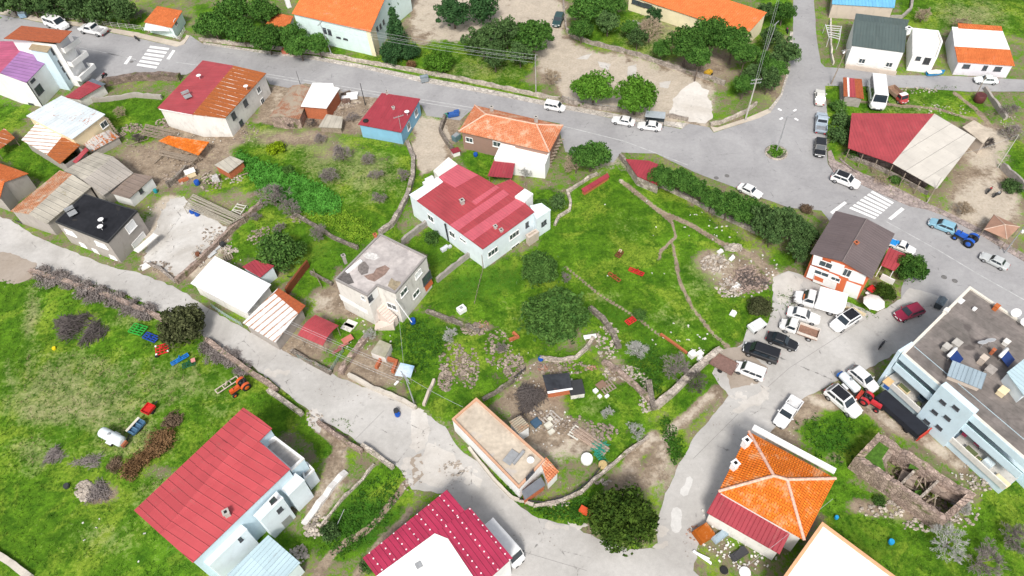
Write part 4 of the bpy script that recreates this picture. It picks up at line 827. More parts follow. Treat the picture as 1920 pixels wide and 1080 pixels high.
panel(T, o[4], o[3], nr(3), [z4(p) for p in [(245,700),(330,735),(322,770),(238,738)]], P_ORANGE, d=.06)
ridge_caps(T, [((1580,490,7.03),(1625,410,7.03))], plain('brown_ridge', (.2,.165,.16), .6), .1); chimney(T, 1604,459,6.6,.5,.5,REDBR)
slab(T, 'annex_roof', [(1667,464,2.9),(1702,478,2.9),(1677,508,2.9),(1652,497,2.9)], .08, S_RED); posts(T, [(1700,479,2.9),(1676,506,2.9),(1654,496,2.9)], 2.85, .08, WHITE)
m = MB(); a, b = W(1652,518,.6), W(1676,530,.6); m.beam(a, b, .15, 1.2); m.build('porch_wall', P_WHITE, T, rel=True)
# ---- blue-white apartment block
APT = [(1692,662,8.0),(1684,640,8.0),(1819,537,8.0),(2010,665,8.0),(1935,872,8.0)]
T, o, nr = house('apartment_block', 'large pale blue apartment block with cluttered dark flat roof', [(1692,662,8.0),(1819,537,8.0),(2010,665,8.0),(1935,872,8.0)], None, 'flat', F_APT, inset=.0, parap=(.3,.25,plaster('pale_parapet', (.70,.66,.58), .2)), cat='apartment building')
Lc, Rc, Ac, Bc = W(1692,662,0), W(1935,872,0), W(1819,537,0), W(2010,665,0)
fd = (W(1935,872,8) - W(1692,662,8)).normalized(); fo = Vector((fd.y, -fd.x, 0)); fo = fo if fo.y < 0 else -fo     # along the front, out of the front
L9, R9, A9, B9 = W(1692,662,8), W(1935,872,8), W(1819,537,8), W(2010,665,8); Zv = Vector((0, 0, 1)); g0 = lambda p, z: Vector((p.x, p.y, z))
flen = (R9 - L9).length
m = MB()
def wq(a, b, z0, z1): m.add([g0(a, z0), g0(b, z0), g0(b, z1), g0(a, z1)], [(0, 1, 2, 3)])
back = -fo * 2.3; TO = .3
wq(L9 + back, R9 + back, -.1, 7.9); wq(L9 + back, A9, -.1, 7.9); wq(A9, B9, -.1, 7.9); wq(B9, R9 + back, -.1, 7.9); m.build('wall', P_BLUEW, T, rel=True)
m = MB(); m.beam(g0(L9, 7.35), g0(R9, 7.35), .2, 1.2); m.build('fascia', P_BLUEW, T, rel=True)
m = MB(); q = [L9, R9, R9 + back, L9 + back]; m.prism([g0(p, 4.6) for p in q], .25); m.beam(g0(L9, 5.15), g0(R9, 5.15), .16, 1.2); m.build('upper_balcony', P_BLUEW, T, rel=True)
m = MB(); m.beam(g0(L9 + fo * -.12, 5.35), g0(R9 + fo * -.12, 5.35), .05, .9); m.build('green_gap_shade', plain('green_gap_shade', (.02,.10,.075), .7), T, rel=True)  # dark green strip stands in for the shaded interior behind the upper balcony
m = MB(); q = [L9 + fo * TO, R9 + fo * TO, R9 + back, L9 + back]; m.prism([g0(p, 1.85) for p in q], .3); m.build('terrace', plaster('terrace_floor', (.52,.50,.47), .6), T, rel=True)
m = MB(); m.beam(g0(L9 + fo * TO, 2.0), g0(R9 + fo * TO, 2.0), .2, 1.0); m.beam(g0(L9 + fo * TO, 2.0), g0(L9, 2.0), .2, 1.0); m.build('terrace_parapet', plaster('terrace_parapet', (.70,.68,.64), .35), T, rel=True)
m = MB(); wq(L9 + fo * (TO - .2), R9 + fo * (TO - .2), -.1, 1.6); wq(L9 + fo * (TO - .2), L9 + back, -.1, 1.6); wq(R9 + fo * (TO - .2), R9 + back, -.1, 1.6); m.build('lower_wall', P_BLUEW, T, rel=True)
m = MB(); s0 = L9 - fd * .15; m.add([g0(s0 + back, 8.2), g0(s0 + fo * .3, 8.2), g0(s0 + fo * .2, 5), g0(s0 + fo * TO, 2.5), g0(s0 + fo * TO, -.1), g0(s0 + back, -.1)] , [(0, 1, 2, 3, 4, 5)])
m.add([p - fd * .4 for p in [g0(s0 + back, 8.2), g0(s0 + fo * .3, 8.2), g0(s0 + fo * .2, 5), g0(s0 + fo * TO, 2.5), g0(s0 + fo * TO, -.1), g0(s0 + back, -.1)]], [(5, 4, 3, 2, 1, 0)])
pp = [g0(s0 + back, 8.2), g0(s0 + fo * .3, 8.2), g0(s0 + fo * .2, 5), g0(s0 + fo * TO, 2.5), g0(s0 + fo * TO, -.1), g0(s0 + back, -.1)]
for k in range(5): m.add([pp[k], pp[k + 1], pp[k + 1] - fd * .4, pp[k] - fd * .4], [(0, 1, 2, 3)])
m.build('side_wall', P_BLUEW, T, rel=True)
def fpos(px, py, z): return (W(px, py, z) - L9).dot(fd)
t0, t1 = fpos(1768,722,8), fpos(1828,776,8); TW1 = t1; m = MB()
q = [L9 + fd * t0 + fo * .45, L9 + fd * t1 + fo * .45, L9 + fd * t1 - fo * .5, L9 + fd * t0 - fo * .5]
for k in range(4): wq(q[k], q[(k + 1) % 4], 0, 8.7)
m.add([g0(p, 8.7) for p in q], [(0, 1, 2, 3)]); m.build('stair_tower', P_BLUEW, T, rel=True)
for k in range(6):
    tt = t0 + (t1 - t0) * (.3 if k % 2 else .62); zc = 7.4 - (k // 2) * 2.5 - (k % 2) * .8; c = L9 + fd * tt + fo * .45
    window(T, g0(L9, 0), g0(R9, 0), fo, None, g0(c, zc), .8, .45, 'd', 'window', 0)
for tt in (.8, 2.2, 3.6, 5.2): window(T, g0(L9, 0), g0(R9, 0), fo, None, g0(L9 + fd * tt * 1.6 + back, 3.1), 1.4, 1.9, 'd')
for tt in (2.0, 5.5, t1 + 3, t1 + 7): window(T, g0(L9, 0), g0(R9, 0), fo, None, g0(L9 + fd * tt + back, 6.0), 1.8, 1.7, 'd')
o2, n2 = body(T, [(1889,697,9.8),(1920,674,9.8),(1960,712,9.8),(1921,741,9.8)], P_ICE, [[(1888,698,9.9),(1920,673,9.9),(1961,712,9.7),(1921,743,9.7)]], S_SKY, inset=.1, z0=7.7, wname='roof_hut', rname='hut_roof')
# ---- hip house bottom right
T, o, nr = house('bright_hip_house', 'bright orange hip-tiled house with red lean-to and white gutter wall', [(1405,810,5.2),(1566,897,5.2),(1507,1012,5.2),(1347,920,5.2)], P_OLD, [[(1347,921,5.2),(1404,809,5.2),(1451,892,6.8)],[(1404,809,5.2),(1567,897,5.2),(1476,899,6.8),(1451,892,6.8)],[(1567,897,5.2),(1508,1013,5.2),(1476,899,6.8)],[(1508,1013,5.2),(1347,921,5.2),(1451,892,6.8),(1476,899,6.8)]], T_BRIGHT, inset=.35)
ridge_caps(T, [((1347,921,5.25),(1451,892,6.85)),((1404,809,5.25),(1451,892,6.85)),((1451,892,6.85),(1476,899,6.85)),((1567,897,5.25),(1476,899,6.85)),((1508,1013,5.25),(1476,899,6.85))], plain('pale_mortar_ridge', (.66,.42,.33), .9, .3, 3), .2)
m = MB(); m.beam(W(1412,801,5.0), W(1566,884,5.0), .75, .3); m.build('gutter_wall', WHITE, T, rel=True)
chimney(T, 1397,834,5.6,1.2,.75,WHITE); chimney(T, 1376,876,5.6,1.1,.7,WHITE)
body(T, [(1347,922,3.9),(1480,1001,3.9),(1462,1038,3.3),(1326,961,3.3)], P_OLD, [[(1347,922,4.0),(1481,1001,4.0),(1462,1039,3.3),(1325,961,3.3)]], S_RED2, inset=.25, wname='lean_to_wall', rname='lean_to_roof')
T, o, nr = house('white_slab_house', 'house with plain white flat roof edged in orange at the bottom edge', [(1542,978,5.6),(1690,1088,5.6),(1600,1200,5.6),(1455,1100,5.6)], P_BEIGE, 'flat', flatroof('bright_white_roof', (.84,.82,.80), (.80,.77,.73), (.7,.66,.6), 0), inset=.05, parap=(.3,.2,plain('orange_trim', (.66,.36,.20), .8)))
# ---- raspberry roofs with white dots
T, o, nr = house('raspberry_roof_house', 'house with two raspberry metal roofs dotted white around a white deck', [(681,1045,5.8),(838,919,5.8),(870,957,5.8),(881,952,5.8),(960,1046,5.8),(880,1130,5.8),(760,1160,5.8)], P_WHITE, None, None, inset=.2)
slab(T, 'roof', [(680,1046,5.85),(838,918,5.85),(871,957,6.0),(815,1000,6.0),(712,1090,5.95)], .1, S_PINK, (0,1)); slab(T, 'roof', [(881,951,5.85),(961,1046,5.85),(890,1110,5.85),(815,1000,6.0),(868,960,6.0)], .1, S_PINK, (3,4))
slab(T, 'white_deck', [(815,1000,6.06),(840,1010,6.06),(908,1112,6.06),(880,1134,6.06),(760,1164,6.06),(700,1084,6.06)], .2, F_WHITE); p = W(785,1060,6.1); m = MB(); m.box((p.x,p.y,6.14),(.7,.7,.12),.5); m.build('roof_hatch', GREYM, T, rel=True)
# ---- big red roofed house bottom left
T, o, nr = house('big_red_roof_house', 'big white house with long coral red ribbed roof in the lower left field', [(456,765,7.4),(486,785,8.1),(509,803,7.6),(487,827,7.6),(543,878,7.4),(362,1055,7.4),(301,1002,8.3),(252,957,7.4)], P_BLUEW, [[(456,764,7.5),(251,957,7.5),(301,1002,8.3),(487,785,8.3)],[(487,785,8.3),(301,1002,8.3),(361,1055,7.5),(544,879,7.5),(486,827,7.9),(510,803,7.9)]], S_REDBIG, inset=.12, uvedge=(0,1))
chimney(T, 428,966,7.6,.9,.6)
tp = [(510,803,5.4),(570,857,5.4),(544,879,5.4),(486,827,5.4)]
tp = [(515,819,5.9),(568,859,5.9),(545,880,5.9),(490,832,5.9)]
body(T, tp, P_BLUEW, 'flat', F_GREYT, inset=-.05, parap=(.22,.75,P_WHITE), wname='terrace_wall', rname='terrace')
o2, n2 = body(T, [(518,922,6.0),(530,933,6.0),(488,975,6.0),(476,966,6.0)], P_ICE, 'flat', F_WHITE, inset=0, parap=(.1,.02,P_ICE), wname='entrance_block', rname='entrance_roof')
window(T, o2[1], o2[2], n2(1), 511,938, .8, .9, 'd', 'window', 0); window(T, o2[1], o2[2], n2(1), 524,956, .7, .8, 'd', 'window', 0); panel(T, o2[1], o2[2], n2(1), [(527,980),(543,965),(551,976),(536,991)], GREYM, 'door', .05)
o2, n2 = body(T, [(553,887,5.0),(570,900,5.0),(541,929,5.0),(524,916,5.0)], P_ICE, 'flat', F_WHITE, inset=0, parap=(.1,.02,P_ICE), wname='side_block', rname='side_roof')
o2, n2 = body(T, [(447,980,5.6),(462,992,5.6),(392,1060,5.6),(376,1048,5.6)], P_ICE, 'flat', F_WHITE, inset=0, parap=(.1,.02,P_ICE), wname='rear_block', rname='rear_roof'); window(T, o2[1], o2[2], n2(1), 450,1011, .4, .9, 'd', 'window', 0)
o2, n2 = body(T, [(563,872,3.4),(575,866,3.4),(588,880,3.4),(571,898,3.4)], P_ICE, 'flat', F_GREYT, inset=0, parap=(.15,.5,P_WHITE), wname='balcony_wall', rname='balcony_floor')
T, o, nr = house('blue_sheet_shed', 'pale blue sheet roof shed attached below the big red roof', [(503,1003,3.2),(563,1055,3.2),(490,1130,3.2),(425,1078,3.2)], P_ICE, [[(503,1003,3.3),(563,1055,3.2),(490,1130,3.2),(425,1078,3.3)]], S_SKY, inset=.2, cat='shed', uvedge=(0,1))
# ---- long flat house bottom centre
T, o, nr = house('long_flat_house', 'long low house with tan flat roof and orange edge beside the lane', [(893,745,3.4),(1022,861,3.4),(973,915,3.4),(847,785,3.4)], P_WHITE, 'flat', F_TAN, inset=.05, parap=(.22,.3,plaster('clay_parapet', (.58,.34,.22), .3)), wins=[(1,993,890,1.5,.6,'d','window',2)])
body(T, [(955,790,2.7),(976,780,2.7),(993,799,2.7),(972,812,2.7)], P_WHITE, [[(954,790,2.7),(976,779,2.9),(994,799,2.9),(972,813,2.7)]], T_OLD, inset=.1, wname='store_wall', rname='store_roof')
body(T, [(1014,868,2.6),(1024,858,2.6),(1047,884,2.4),(1027,905,2.4)], P_WHITE, [[(1014,868,2.7),(1024,857,2.7),(1048,884,2.4),(1027,906,2.4)]], T_ORP, inset=.1, wname='side_room', rname='side_roof')
body(T, [(978,921,2.0),(1015,896,2.0),(1022,908,1.8),(982,938,1.8)], REDBR, [[(978,921,2.2),(1014,894,2.2),(1023,909,1.7),(984,937,1.7)]], plain('slate_sheet', (.13,.14,.16), .5), inset=.1, wname='porch_wall', rname='porch_roof')
m = MB(); p = W(958,858,3.2); m.box((p.x,p.y,3.3),(1.2,2.0,.08),-.7); m.box((p.x+1,p.y-.2,3.45),(.35,2.2,.35),-.7); m.build('solar_heater', GREYM, T, rel=True)
# ---- small roofs and huts
T, o, nr = house('roadside_kiosk', 'low stone store with crimson roof at the corner of the green field', [(1174,299,2.5),(1217,302,2.5),(1243,312,2.5),(1236,346,2.5),(1195,329,2.5)], STONE2, [[(1173,298,2.6),(1217,301,2.6),(1244,312,2.6),(1236,348,2.4),(1195,330,2.4)]], S_RED2, inset=.15, cat='shed')
T, o, nr = house('red_strip_shelter', 'long narrow red sheet lean-to at the head of the green field', [(1090,354,1.1),(1139,324,1.1),(1143,331,.9),(1096,361,.9)], REDBR, [[(1090,354,1.1),(1139,324,1.1),(1143,331,.9),(1096,361,.9)]], S_RED2, inset=.1, cat='shed')
T, o, nr = house('brick_hut', 'small orange brick hut with mossy slab roof by the leafy beds', [(403,309,1.9),(432,293,1.9),(456,302,1.9),(428,323,1.9)], REDBR, [[(402,309,2.0),(432,292,2.0),(457,302,1.9),(428,324,1.9)]], S_ASB2, inset=.1, cat='hut')
T, o, nr = house('collapsing_tile_shelter', 'open shelter with loose bright orange tiles over the dirt yard', [(297,264,1.9),(316,254,1.9),(392,266,1.8),(372,291,1.8)], None, [[(297,264,1.9),(316,254,2.1),(392,266,2.0),(372,291,1.8)]], T_BRIGHT, cat='shelter'); posts(T, [(300,265,1.7),(316,256,1.8),(390,267,1.8),(372,289,1.7),(336,278,1.7)], 1.8)
T, o, nr = house('concrete_box', 'weathered concrete box with mossy top between garden and lane', [(695,660,1.5),(712,637,1.5),(734,646,1.5),(722,670,1.5)], P_CONC, [[(695,660,1.5),(712,637,1.5),(734,646,1.5),(722,670,1.5)]], flatroof('mossy_slab', (.40,.37,.31), (.30,.29,.2), (.2,.22,.08), .5), inset=.02, cat='water tank')
c = W(1229,215,0); T = thing('bus_shelter', 'grey bus shelter at the roadside behind the two parked white cars', 'bus shelter', (c.x, c.y, 0)); slab(T, 'roof', [(1212,207,2.4),(1248,210,2.4),(1247,222,2.4),(1209,218,2.4)], .12, plain('shelter_roof', (.36,.40,.43), .5)); posts(T, [(1212,217,2.4),(1246,221,2.4),(1247,211,2.4),(1213,208,2.4)], 2.4, .05, DARK)
m = MB(); m.beam(W(1213,208,2.4) - Vector((0,0,1.2)), W(1247,211,2.4) - Vector((0,0,1.2)), .06, 2.0); m.build('back_panel', PANE, T, rel=True)
T, o, nr = house('canopy_shed', 'white-walled shed at the right edge beyond the apartment block', [(1900,838,3.6),(1940,870,3.6),(1920,960,3.6),(1885,850,3.6)], P_ICE, 'flat', F_WHITE, inset=0, cat='shed') if False else (None, None, None)
# ---- stone ruin bottom right
RUIN = [(1648,810),(1832,927),(1776,978),(1604,856)]; c = W(1715,893,0); T = thing('stone_ruin', 'roofless stone ruin with grass growing on its broken wall tops', 'ruin', (c.x, c.y, 0))
rz = 3.3; RW = [W(x, y, rz) for x, y in RUIN]; RW = [Vector((p.x, p.y, 0)) for p in RW]; RI, _ = offset_poly(RW, .75)
def jag_wall(m, a, b, ai, bi, h, n=14, amp=.45):
    hs = [h + rnd.uniform(-amp, amp * .4) for _ in range(n + 1)]
    for k in range(n):
        t0, t1 = k / n, (k + 1) / n; p, q, pi, qi = a.lerp(b, t0), a.lerp(b, t1), ai.lerp(bi, t0), ai.lerp(bi, t1); z0, z1 = hs[k], hs[k + 1]
        vs = [g0(p, 0), g0(q, 0), g0(q, z1), g0(p, z0), g0(pi, 0), g0(qi, 0), g0(qi, z1 - .1), g0(pi, z0 - .1)]
        m.add(vs, [(0, 1, 2, 3), (5, 4, 7, 6), (3, 2, 6, 7), (0, 3, 7, 4), (1, 5, 6, 2)])
for k in range(4):
    m = MB(); jag_wall(m, RW[k], RW[(k + 1) % 4], RI[k], RI[(k + 1) % 4], rz, 16); m.build('outer_wall', STONEB, T, rel=True)
for tt in (.46, .70):
    a, b = RI[0].lerp(RI[1], tt), RI[3].lerp(RI[2], tt); d = (RI[1] - RI[0]).normalized() * .3; m = MB(); jag_wall(m, a, b, a + d, b + d, 2.3, 8, .6); m.build('cross_wall', STONE2, T, rel=True)
TURF = plain('turf_top', (.06, .14, .015), .95, .4, 3)
def turf(pts, z, t=.3):
    P = W3([(x, y, z) for x, y in pts]); m = MB(); m.prism(P, t); m.build('turf_roof', TURF, T, rel=True)
turf([(1648,815),(1676,829),(1664,845),(1640,835)], 2.6); turf([(1622,843),(1654,860),(1662,890),(1650,895),(1612,861)], 2.5); turf([(1640,835),(1664,845),(1654,860),(1622,843)], 2.45); turf([(1712,856),(1732,866),(1730,880),(1704,876)], 2.3); turf([(1716,920),(1728,918),(1727,940),(1712,938)], 1.6)
o2 = [W(1622,866,0), W(1812,922,0), W(1776,960,0), W(1640,870,0)]
m = MB()
for k in range(160):
    a = rnd.random(); b = rnd.random(); p = RI[0].lerp(RI[1], a).lerp(RI[3].lerp(RI[2], a), b); m.rock((p.x, p.y, .1 + rnd.random() * .4), rnd.uniform(.15, .5))
setp(m.build('fallen_stone', STONEB, T, rel=True), kind='stuff')
for k in range(7):
    a = rnd.uniform(.55, .95); p = RI[0].lerp(RI[1], a).lerp(RI[3].lerp(RI[2], a), rnd.uniform(.3, .8)); an = rnd.uniform(0, 3); m = MB(); m.beam((p.x, p.y, .7), (p.x + 2 * math.cos(an), p.y + 2 * math.sin(an), 1.3), .14, .14); m.build('fallen_beam', WOOD, T, rel=True)
# ------------------------------------------------------------------ vehicles (local +x is the front)
def loft(m, secs, closed=True):                # secs: list of equal-length point rings
    n = len(secs[0]); vs = [p for s in secs for p in s]; fs = []
    for i in range(len(secs) - 1):
        for k in range(n): fs.append((i * n + k, i * n + (k + 1) % n, (i + 1) * n + (k + 1) % n, (i + 1) * n + k))
    fs += [tuple(range(n - 1, -1, -1)), tuple(range((len(secs) - 1) * n, len(secs) * n))]
    m.add(vs, fs, smooth=False)
def inset_quad(m, q, fx, fy, off=.015):
    a, b, c, d = [Vector(p) for p in q]; n = (b - a).cross(d - a).normalized()
    def bl(u, v): return (a * (1 - u) + b * u) * (1 - v) + (d * (1 - u) + c * u) * v
    m.add([bl(u, v) + n * off for u, v in ((fx[0], fy[0]), (fx[1], fy[0]), (fx[1], fy[1]), (fx[0], fy[1]))], [(0, 1, 2, 3)])
#            L     W    sill hood belt  H    cowl  top-f top-r base-r tail
KINDS = {
 'sedan':  (4.45, 1.76, .28, .80, .92, 1.44, .85, .22, -1.00, -1.62, .90),
 'old':    (4.25, 1.64, .28, .80, .88, 1.38, .75, .30, -.95, -1.40, .84),
 'hatch':  (4.10, 1.74, .28, .84, .95, 1.50, .95, .25, -1.55, -1.98, .95),
 'suv':    (4.45, 1.86, .34, .95, 1.06, 1.66, 1.05, .35, -1.70, -2.10, 1.05),
 'mpv':    (4.35, 1.80, .32, .92, 1.05, 1.80, 1.30, .72, -2.02, -2.14, 1.05),
 'van':    (4.90, 1.94, .34, 1.02, 1.15, 1.98, 1.62, 1.00, -2.30, -2.42, 1.15),
 'minibus':(5.60, 2.00, .36, 1.10, 1.25, 2.35, 2.40, 2.05, -2.68, -2.76, 1.25),
 'pickup': (4.95, 1.78, .36, .90, 1.00, 1.62, 1.05, .50, -.45, -.68, .62),
 'flatbed':(5.40, 1.90, .42, 1.05, 1.15, 1.95, 1.95, 1.50, .55, .45, .70),
 'boxvan': (5.90, 1.98, .38, 1.05, 1.15, 2.00, 2.00, 1.40, .55, .50, .70),
 'truck':  (5.60, 2.10, .50, 1.15, 1.25, 2.15, 2.25, 1.95, .95, .90, .85)}
def wheels(T, L, Wd, r, xs):
    for x in xs:
        for s in (-1, 1):
            m = MB(); y = s * (Wd / 2 - .1); m.lathe((x, y, r), [(r * .62, -.11), (r * .97, -.11), (r, -.07), (r, .07), (r * .97, .11), (r * .62, .11)], 14, 'y'); w = m.build('wheel', TYRE, T)
            k = MB(); k.lathe((x, y, r), [(r * .2, s * .125), (r * .6, s * .115), (r * .63, s * .08)], 12, 'y'); k.build('rim', CHROME, w)
VPROTO = {}
def proto(kind, col, roofc=None, bedc=None, boxc=None):
    L, Wd, zs, zh, zb, H, xc, xtf, xtr, xr, zt = KINDS[kind]; h = L / 2; w = Wd / 2
    PM = paint('paint_%s_%s' % (kind, '_'.join('%02d' % int(c * 99) for c in col)), col); T = bpy.data.objects.new(kind, None); C.objects.link(T)
    m = MB(); hasbed = kind in ('pickup', 'flatbed', 'boxvan', 'truck'); back = xr - .12 if kind in ('flatbed', 'boxvan', 'truck') else -h
    def ring(x, ww, z0, z1): return [(x, -ww * .9, z0), (x, -ww, z0 + .18), (x, -ww * .99, z1 - .12), (x, -ww * .88, z1), (x, ww * .88, z1), (x, ww * .99, z1 - .12), (x, ww, z0 + .18), (x, ww * .9, z0)]
    S = [(h, w * .72, zs + .08, zh - .22), (h - .10, w * .86, zs, zh - .10), (h - .45, w * .96, zs - .04, zh), (xc, w, zs - .04, zb)]
    if kind == 'pickup': S += [(xr, w, zs - .04, zb), (xr - .08, w, zs - .04, zt), (back + .1, w * .97, zs, zt), (back, w * .95, zs + .1, zt)]
    elif hasbed: S += [(xr, w, zs, zb), (back, w, zs, zb)]
    else: S += [(xr, w, zs - .04, zb), (-h + .3, w * .95, zs - .02, zt), (-h + .08, w * .86, zs + .05, zt - .05), (-h, w * .76, zs + .1, zt - .2)]
    loft(m, [ring(*s) for s in S[::-1]]); m.build('body', PM, T, bevel=.05)
    # cabin
    wt = w * (.80 if H < 1.6 else .86); wb = w * .93; g = MB()
    B = [(xc, -wb, zb - .04), (xc, wb, zb - .04), (xr, wb, zb - .04), (xr, -wb, zb - .04)]; U = [(xtf, -wt, H - .05), (xtf, wt, H - .05), (xtr, wt, H - .05), (xtr, -wt, H - .05)]
    R = [(xtf - .12, -wt * .88, H), (xtf - .12, wt * .88, H), (xtr + .12, wt * .88, H), (xtr + .12, -wt * .88, H)]
    g.add(B + U + R, [(0, 1, 5, 4), (1, 2, 6, 5), (2, 3, 7, 6), (3, 0, 4, 7), (4, 5, 9, 8), (5, 6, 10, 9), (6, 7, 11, 10), (7, 4, 8, 11), (8, 9, 10, 11)]); g.build('cabin', PM, T)
    if roofc is not None:
        q = MB(); q.add([(p[0], p[1] * .96, p[2] + .012) for p in R], [(0, 1, 2, 3)]); q.build('roof_panel', plain('black_roof_glass', roofc, .12, .05, 1, .6), T)
    def win(nm, a, b, c, d, fx, fy):
        q = MB(); inset_quad(q, (a, b, c, d), fx, fy, .02); o = q.build(nm, GLASS, T)
        cen = Vector((xc * .4 + xr * .6, 0, zb)); nn = o.data.polygons[0].normal; ctr = o.data.polygons[0].center
        if nn.dot(ctr - cen) < 0:
            off = nn * -.04; o.data.flip_normals()
            for v in o.data.vertices: v.co += off
    win('windscreen', B[0], B[1], U[1], U[0], (.06, .94), (.10, .93)); win('rear_window', B[2], B[3], U[3], U[2], (.08, .92), (.25, .9))
    nsd = {'mpv': 3, 'van': 3, 'minibus': 4, 'pickup': 1, 'flatbed': 1, 'boxvan': 1, 'truck': 1}.get(kind, 2)
    for (a, b, c, d, side) in ((B[1], B[2], U[2], U[1], 1), (B[3], B[0], U[0], U[3], -1)):
        for k in range(nsd): win('side_window', a, b, c, d, (.06 + .88 * k / nsd, .06 + .88 * (k + 1) / nsd - .03), (.22, .88))
    rw = .33 if Wd < 1.85 else .37
    wheels(T, L, Wd, rw, (h * .62, -h * .60))
    for s in (-1, 1):
        q = MB(); q.box((h - .10, s * w * .66, zh - .2), (.16, .34, .15)); q.build('headlight', plain('headlamp_glass', (.75, .77, .78), .15, .02), T)
        if not hasbed or kind == 'pickup': q = MB(); q.box((-h + .05, s * w * .68, zt - .2), (.12, .26, .2)); q.build('tail_light', plain('tail_lamp_red', (.35, .02, .02), .25, .02), T)
        q = MB(); q.box((xc - .22, s * (w + .08), zb + .1), (.12, .2, .14)); q.build('mirror', PM if kind not in ('minibus', 'truck') else DARK, T)
    q = MB(); q.box((h + .0, 0, zs + .12), (.12, Wd * .62, .18)); q.build('bumper', DARK if kind in ('old', 'pickup', 'truck', 'minibus', 'flatbed') else PM, T)
    q = MB(); q.box((h + .045, 0, zs + .24), (.06, .5, .1)); q.build('number_plate', WHITE, T)
    if kind == 'pickup':
        bm_ = plain('bed_liner', bedc or (.30, .30, .31), .7, .2); q = MB(); q.box(((xr - h) / 2 - .05, 0, zt - .02), (h + xr - .3, Wd - .3, .06)); q.build('cargo_floor', bm_, T)
        q = MB()
        for s in (-1, 1): q.box(((xr - h) / 2 - .04, s * (w - .06), zt + .16), (h + xr - .12, .1, .36))
        q.box((-h + .06, 0, zt + .16), (.1, Wd - .12, .36)); q.box((xr - .14, 0, zt + .2), (.08, Wd - .12, .4)); q.build('cargo_side', PM, T)
    if kind in ('flatbed', 'truck'):
        bm_ = plain('cargo_bed_' + kind, bedc or (.35, .2, .14), .8, .25, 3); x0, x1 = back - .12, -h; q = MB(); q.box(((x0 + x1) / 2, 0, .86), (x0 - x1, Wd, .14)); q.build('cargo_floor', bm_, T)
        q = MB(); hs = .45 if kind == 'flatbed' else .75
        for s in (-1, 1): q.box(((x0 + x1) / 2, s * (w - .04), .93 + hs / 2), (x0 - x1, .07, hs))
        q.box((x1 + .05, 0, .93 + hs / 2), (.07, Wd - .1, hs)); q.box((x0 - .05, 0, 1.0 + hs / 2), (.07, Wd - .1, hs + .1)); q.build('cargo_side', plain('cargo_side_' + kind, boxc or (.7, .66, .6), .6, .15, 3), T)
        q = MB(); q.box((-.1, 0, .55), (L * .85, .8, .22)); q.build('chassis', DARK, T)
    if kind == 'boxvan':
        x0, x1 = back - .02, -h - .1; q = MB(); q.box(((x0 + x1) / 2, 0, 1.72), (x0 - x1, Wd + .16, 2.1)); q.build('cargo_box', plain('box_white', (.82, .82, .82), .45, .04), T, bevel=.05)
        q = MB(); q.box(((x0 + x1) / 2, -w - .1, 1.6), (x0 - x1 - 1.0, .02, .12)); q.box(((x0 + x1) / 2, -w - .1, 1.9), (x0 - x1 - 1.6, .02, .08)); q.build('side_stripe', plain('faded_red_print', (.62, .33, .28), .6), T)
        q = MB(); q.box((-.3, 0, .55), (L * .85, .8, .25)); q.build('chassis', DARK, T); q = MB(); q.box((1.7, .3, zb + .32), (.5, .9, .05)); q.build('dash_cloth', plain('orange_cloth', (.5,.15,.05), .8), T)
    return T
PXS = {}
def vehicle(kind, name, cat, label, front, rear, col, group=None, sc=None, **kw):
    key = (kind, col, tuple(sorted(kw.items())))
    zc = .75
    a, b = W(*rear, zc), W(*front, zc); L = KINDS[kind][0]; s = (b - a).length / L
    s = min(max(s, .86), 1.45) if sc is None else sc
    if key in VPROTO: o = copy_tree(VPROTO[key])
    else: o = proto(kind, col, **kw); VPROTO[key] = o
    o.name = name; c = (a + b) / 2; o.location = (c.x, c.y, .035); o.rotation_euler = (0, 0, math.atan2(b.y - a.y, b.x - a.x)); o.scale = (s, s, s)
    setp(o, label, cat, group); return o
WH, BK, SI = (.78, .78, .78), (.012, .013, .016), (.42, .44, .46)
G1 = 'cars parked along the roads and yards'
vehicle('mpv', 'parked_van', 'van', 'white van parked by the fence at the top left kerb', (131,54), (84,38), WH, G1)
vehicle('pickup', 'parked_pickup', 'pickup truck', 'white pickup with open bed just right of the top left van', (152,52), (197,61), WH, G1)
vehicle('mpv', 'parked_van', 'van', 'small white van on the main road above the hip-roofed house', (1059,203), (1022,196), WH, G1)
vehicle('old', 'parked_car', 'car', 'boxy white saloon, left of the pair in front of the bus shelter', (1148,222), (1191,230), WH, G1)
vehicle('sedan', 'parked_car', 'car', 'rounded white saloon, right of the pair in front of the bus shelter', (1196,233), (1241,238), WH, G1)
vehicle('suv', 'parked_car', 'car', 'dark green off-roader on the sandy track by the school yard', (1042,48), (1051,27), (.02,.06,.06), G1)
vehicle('old', 'parked_car', 'car', 'cream white saloon parked first on the side street kerb', (1538,168), (1537,196), (.66,.65,.60), G1)
vehicle('pickup', 'parked_pickup', 'pickup truck', 'blue-grey pickup parked on the side street kerb', (1541,212), (1539,248), (.38,.45,.52), G1, bedc=(.22,.23,.25))
vehicle('suv', 'parked_car', 'car', 'black car parked last on the side street kerb near the roundabout', (1537,292), (1538,262), BK, G1)
vehicle('minibus', 'parked_minibus', 'minibus', 'white minibus on the grass above the red and cream pavilion', (1645,205), (1640,158), WH)
vehicle('truck', 'parked_truck', 'truck', 'old tipper truck with red cab and brown wooden bed on the grass', (1698,192), (1668,166), (.40,.05,.05), bedc=(.26,.16,.11), boxc=(.33,.22,.16))
q = [o for o in bpy.data.objects if o.name == 'parked_truck'][0]
m = MB(); m.box((1.45,0,2.17),(1.0,1.7,.06)); m.build('cab_roof', WHITE, q)
vehicle('old', 'parked_car', 'car', 'white saloon in front of the lilac terrace house', (1828,148), (1872,150), (.72,.76,.76), G1)
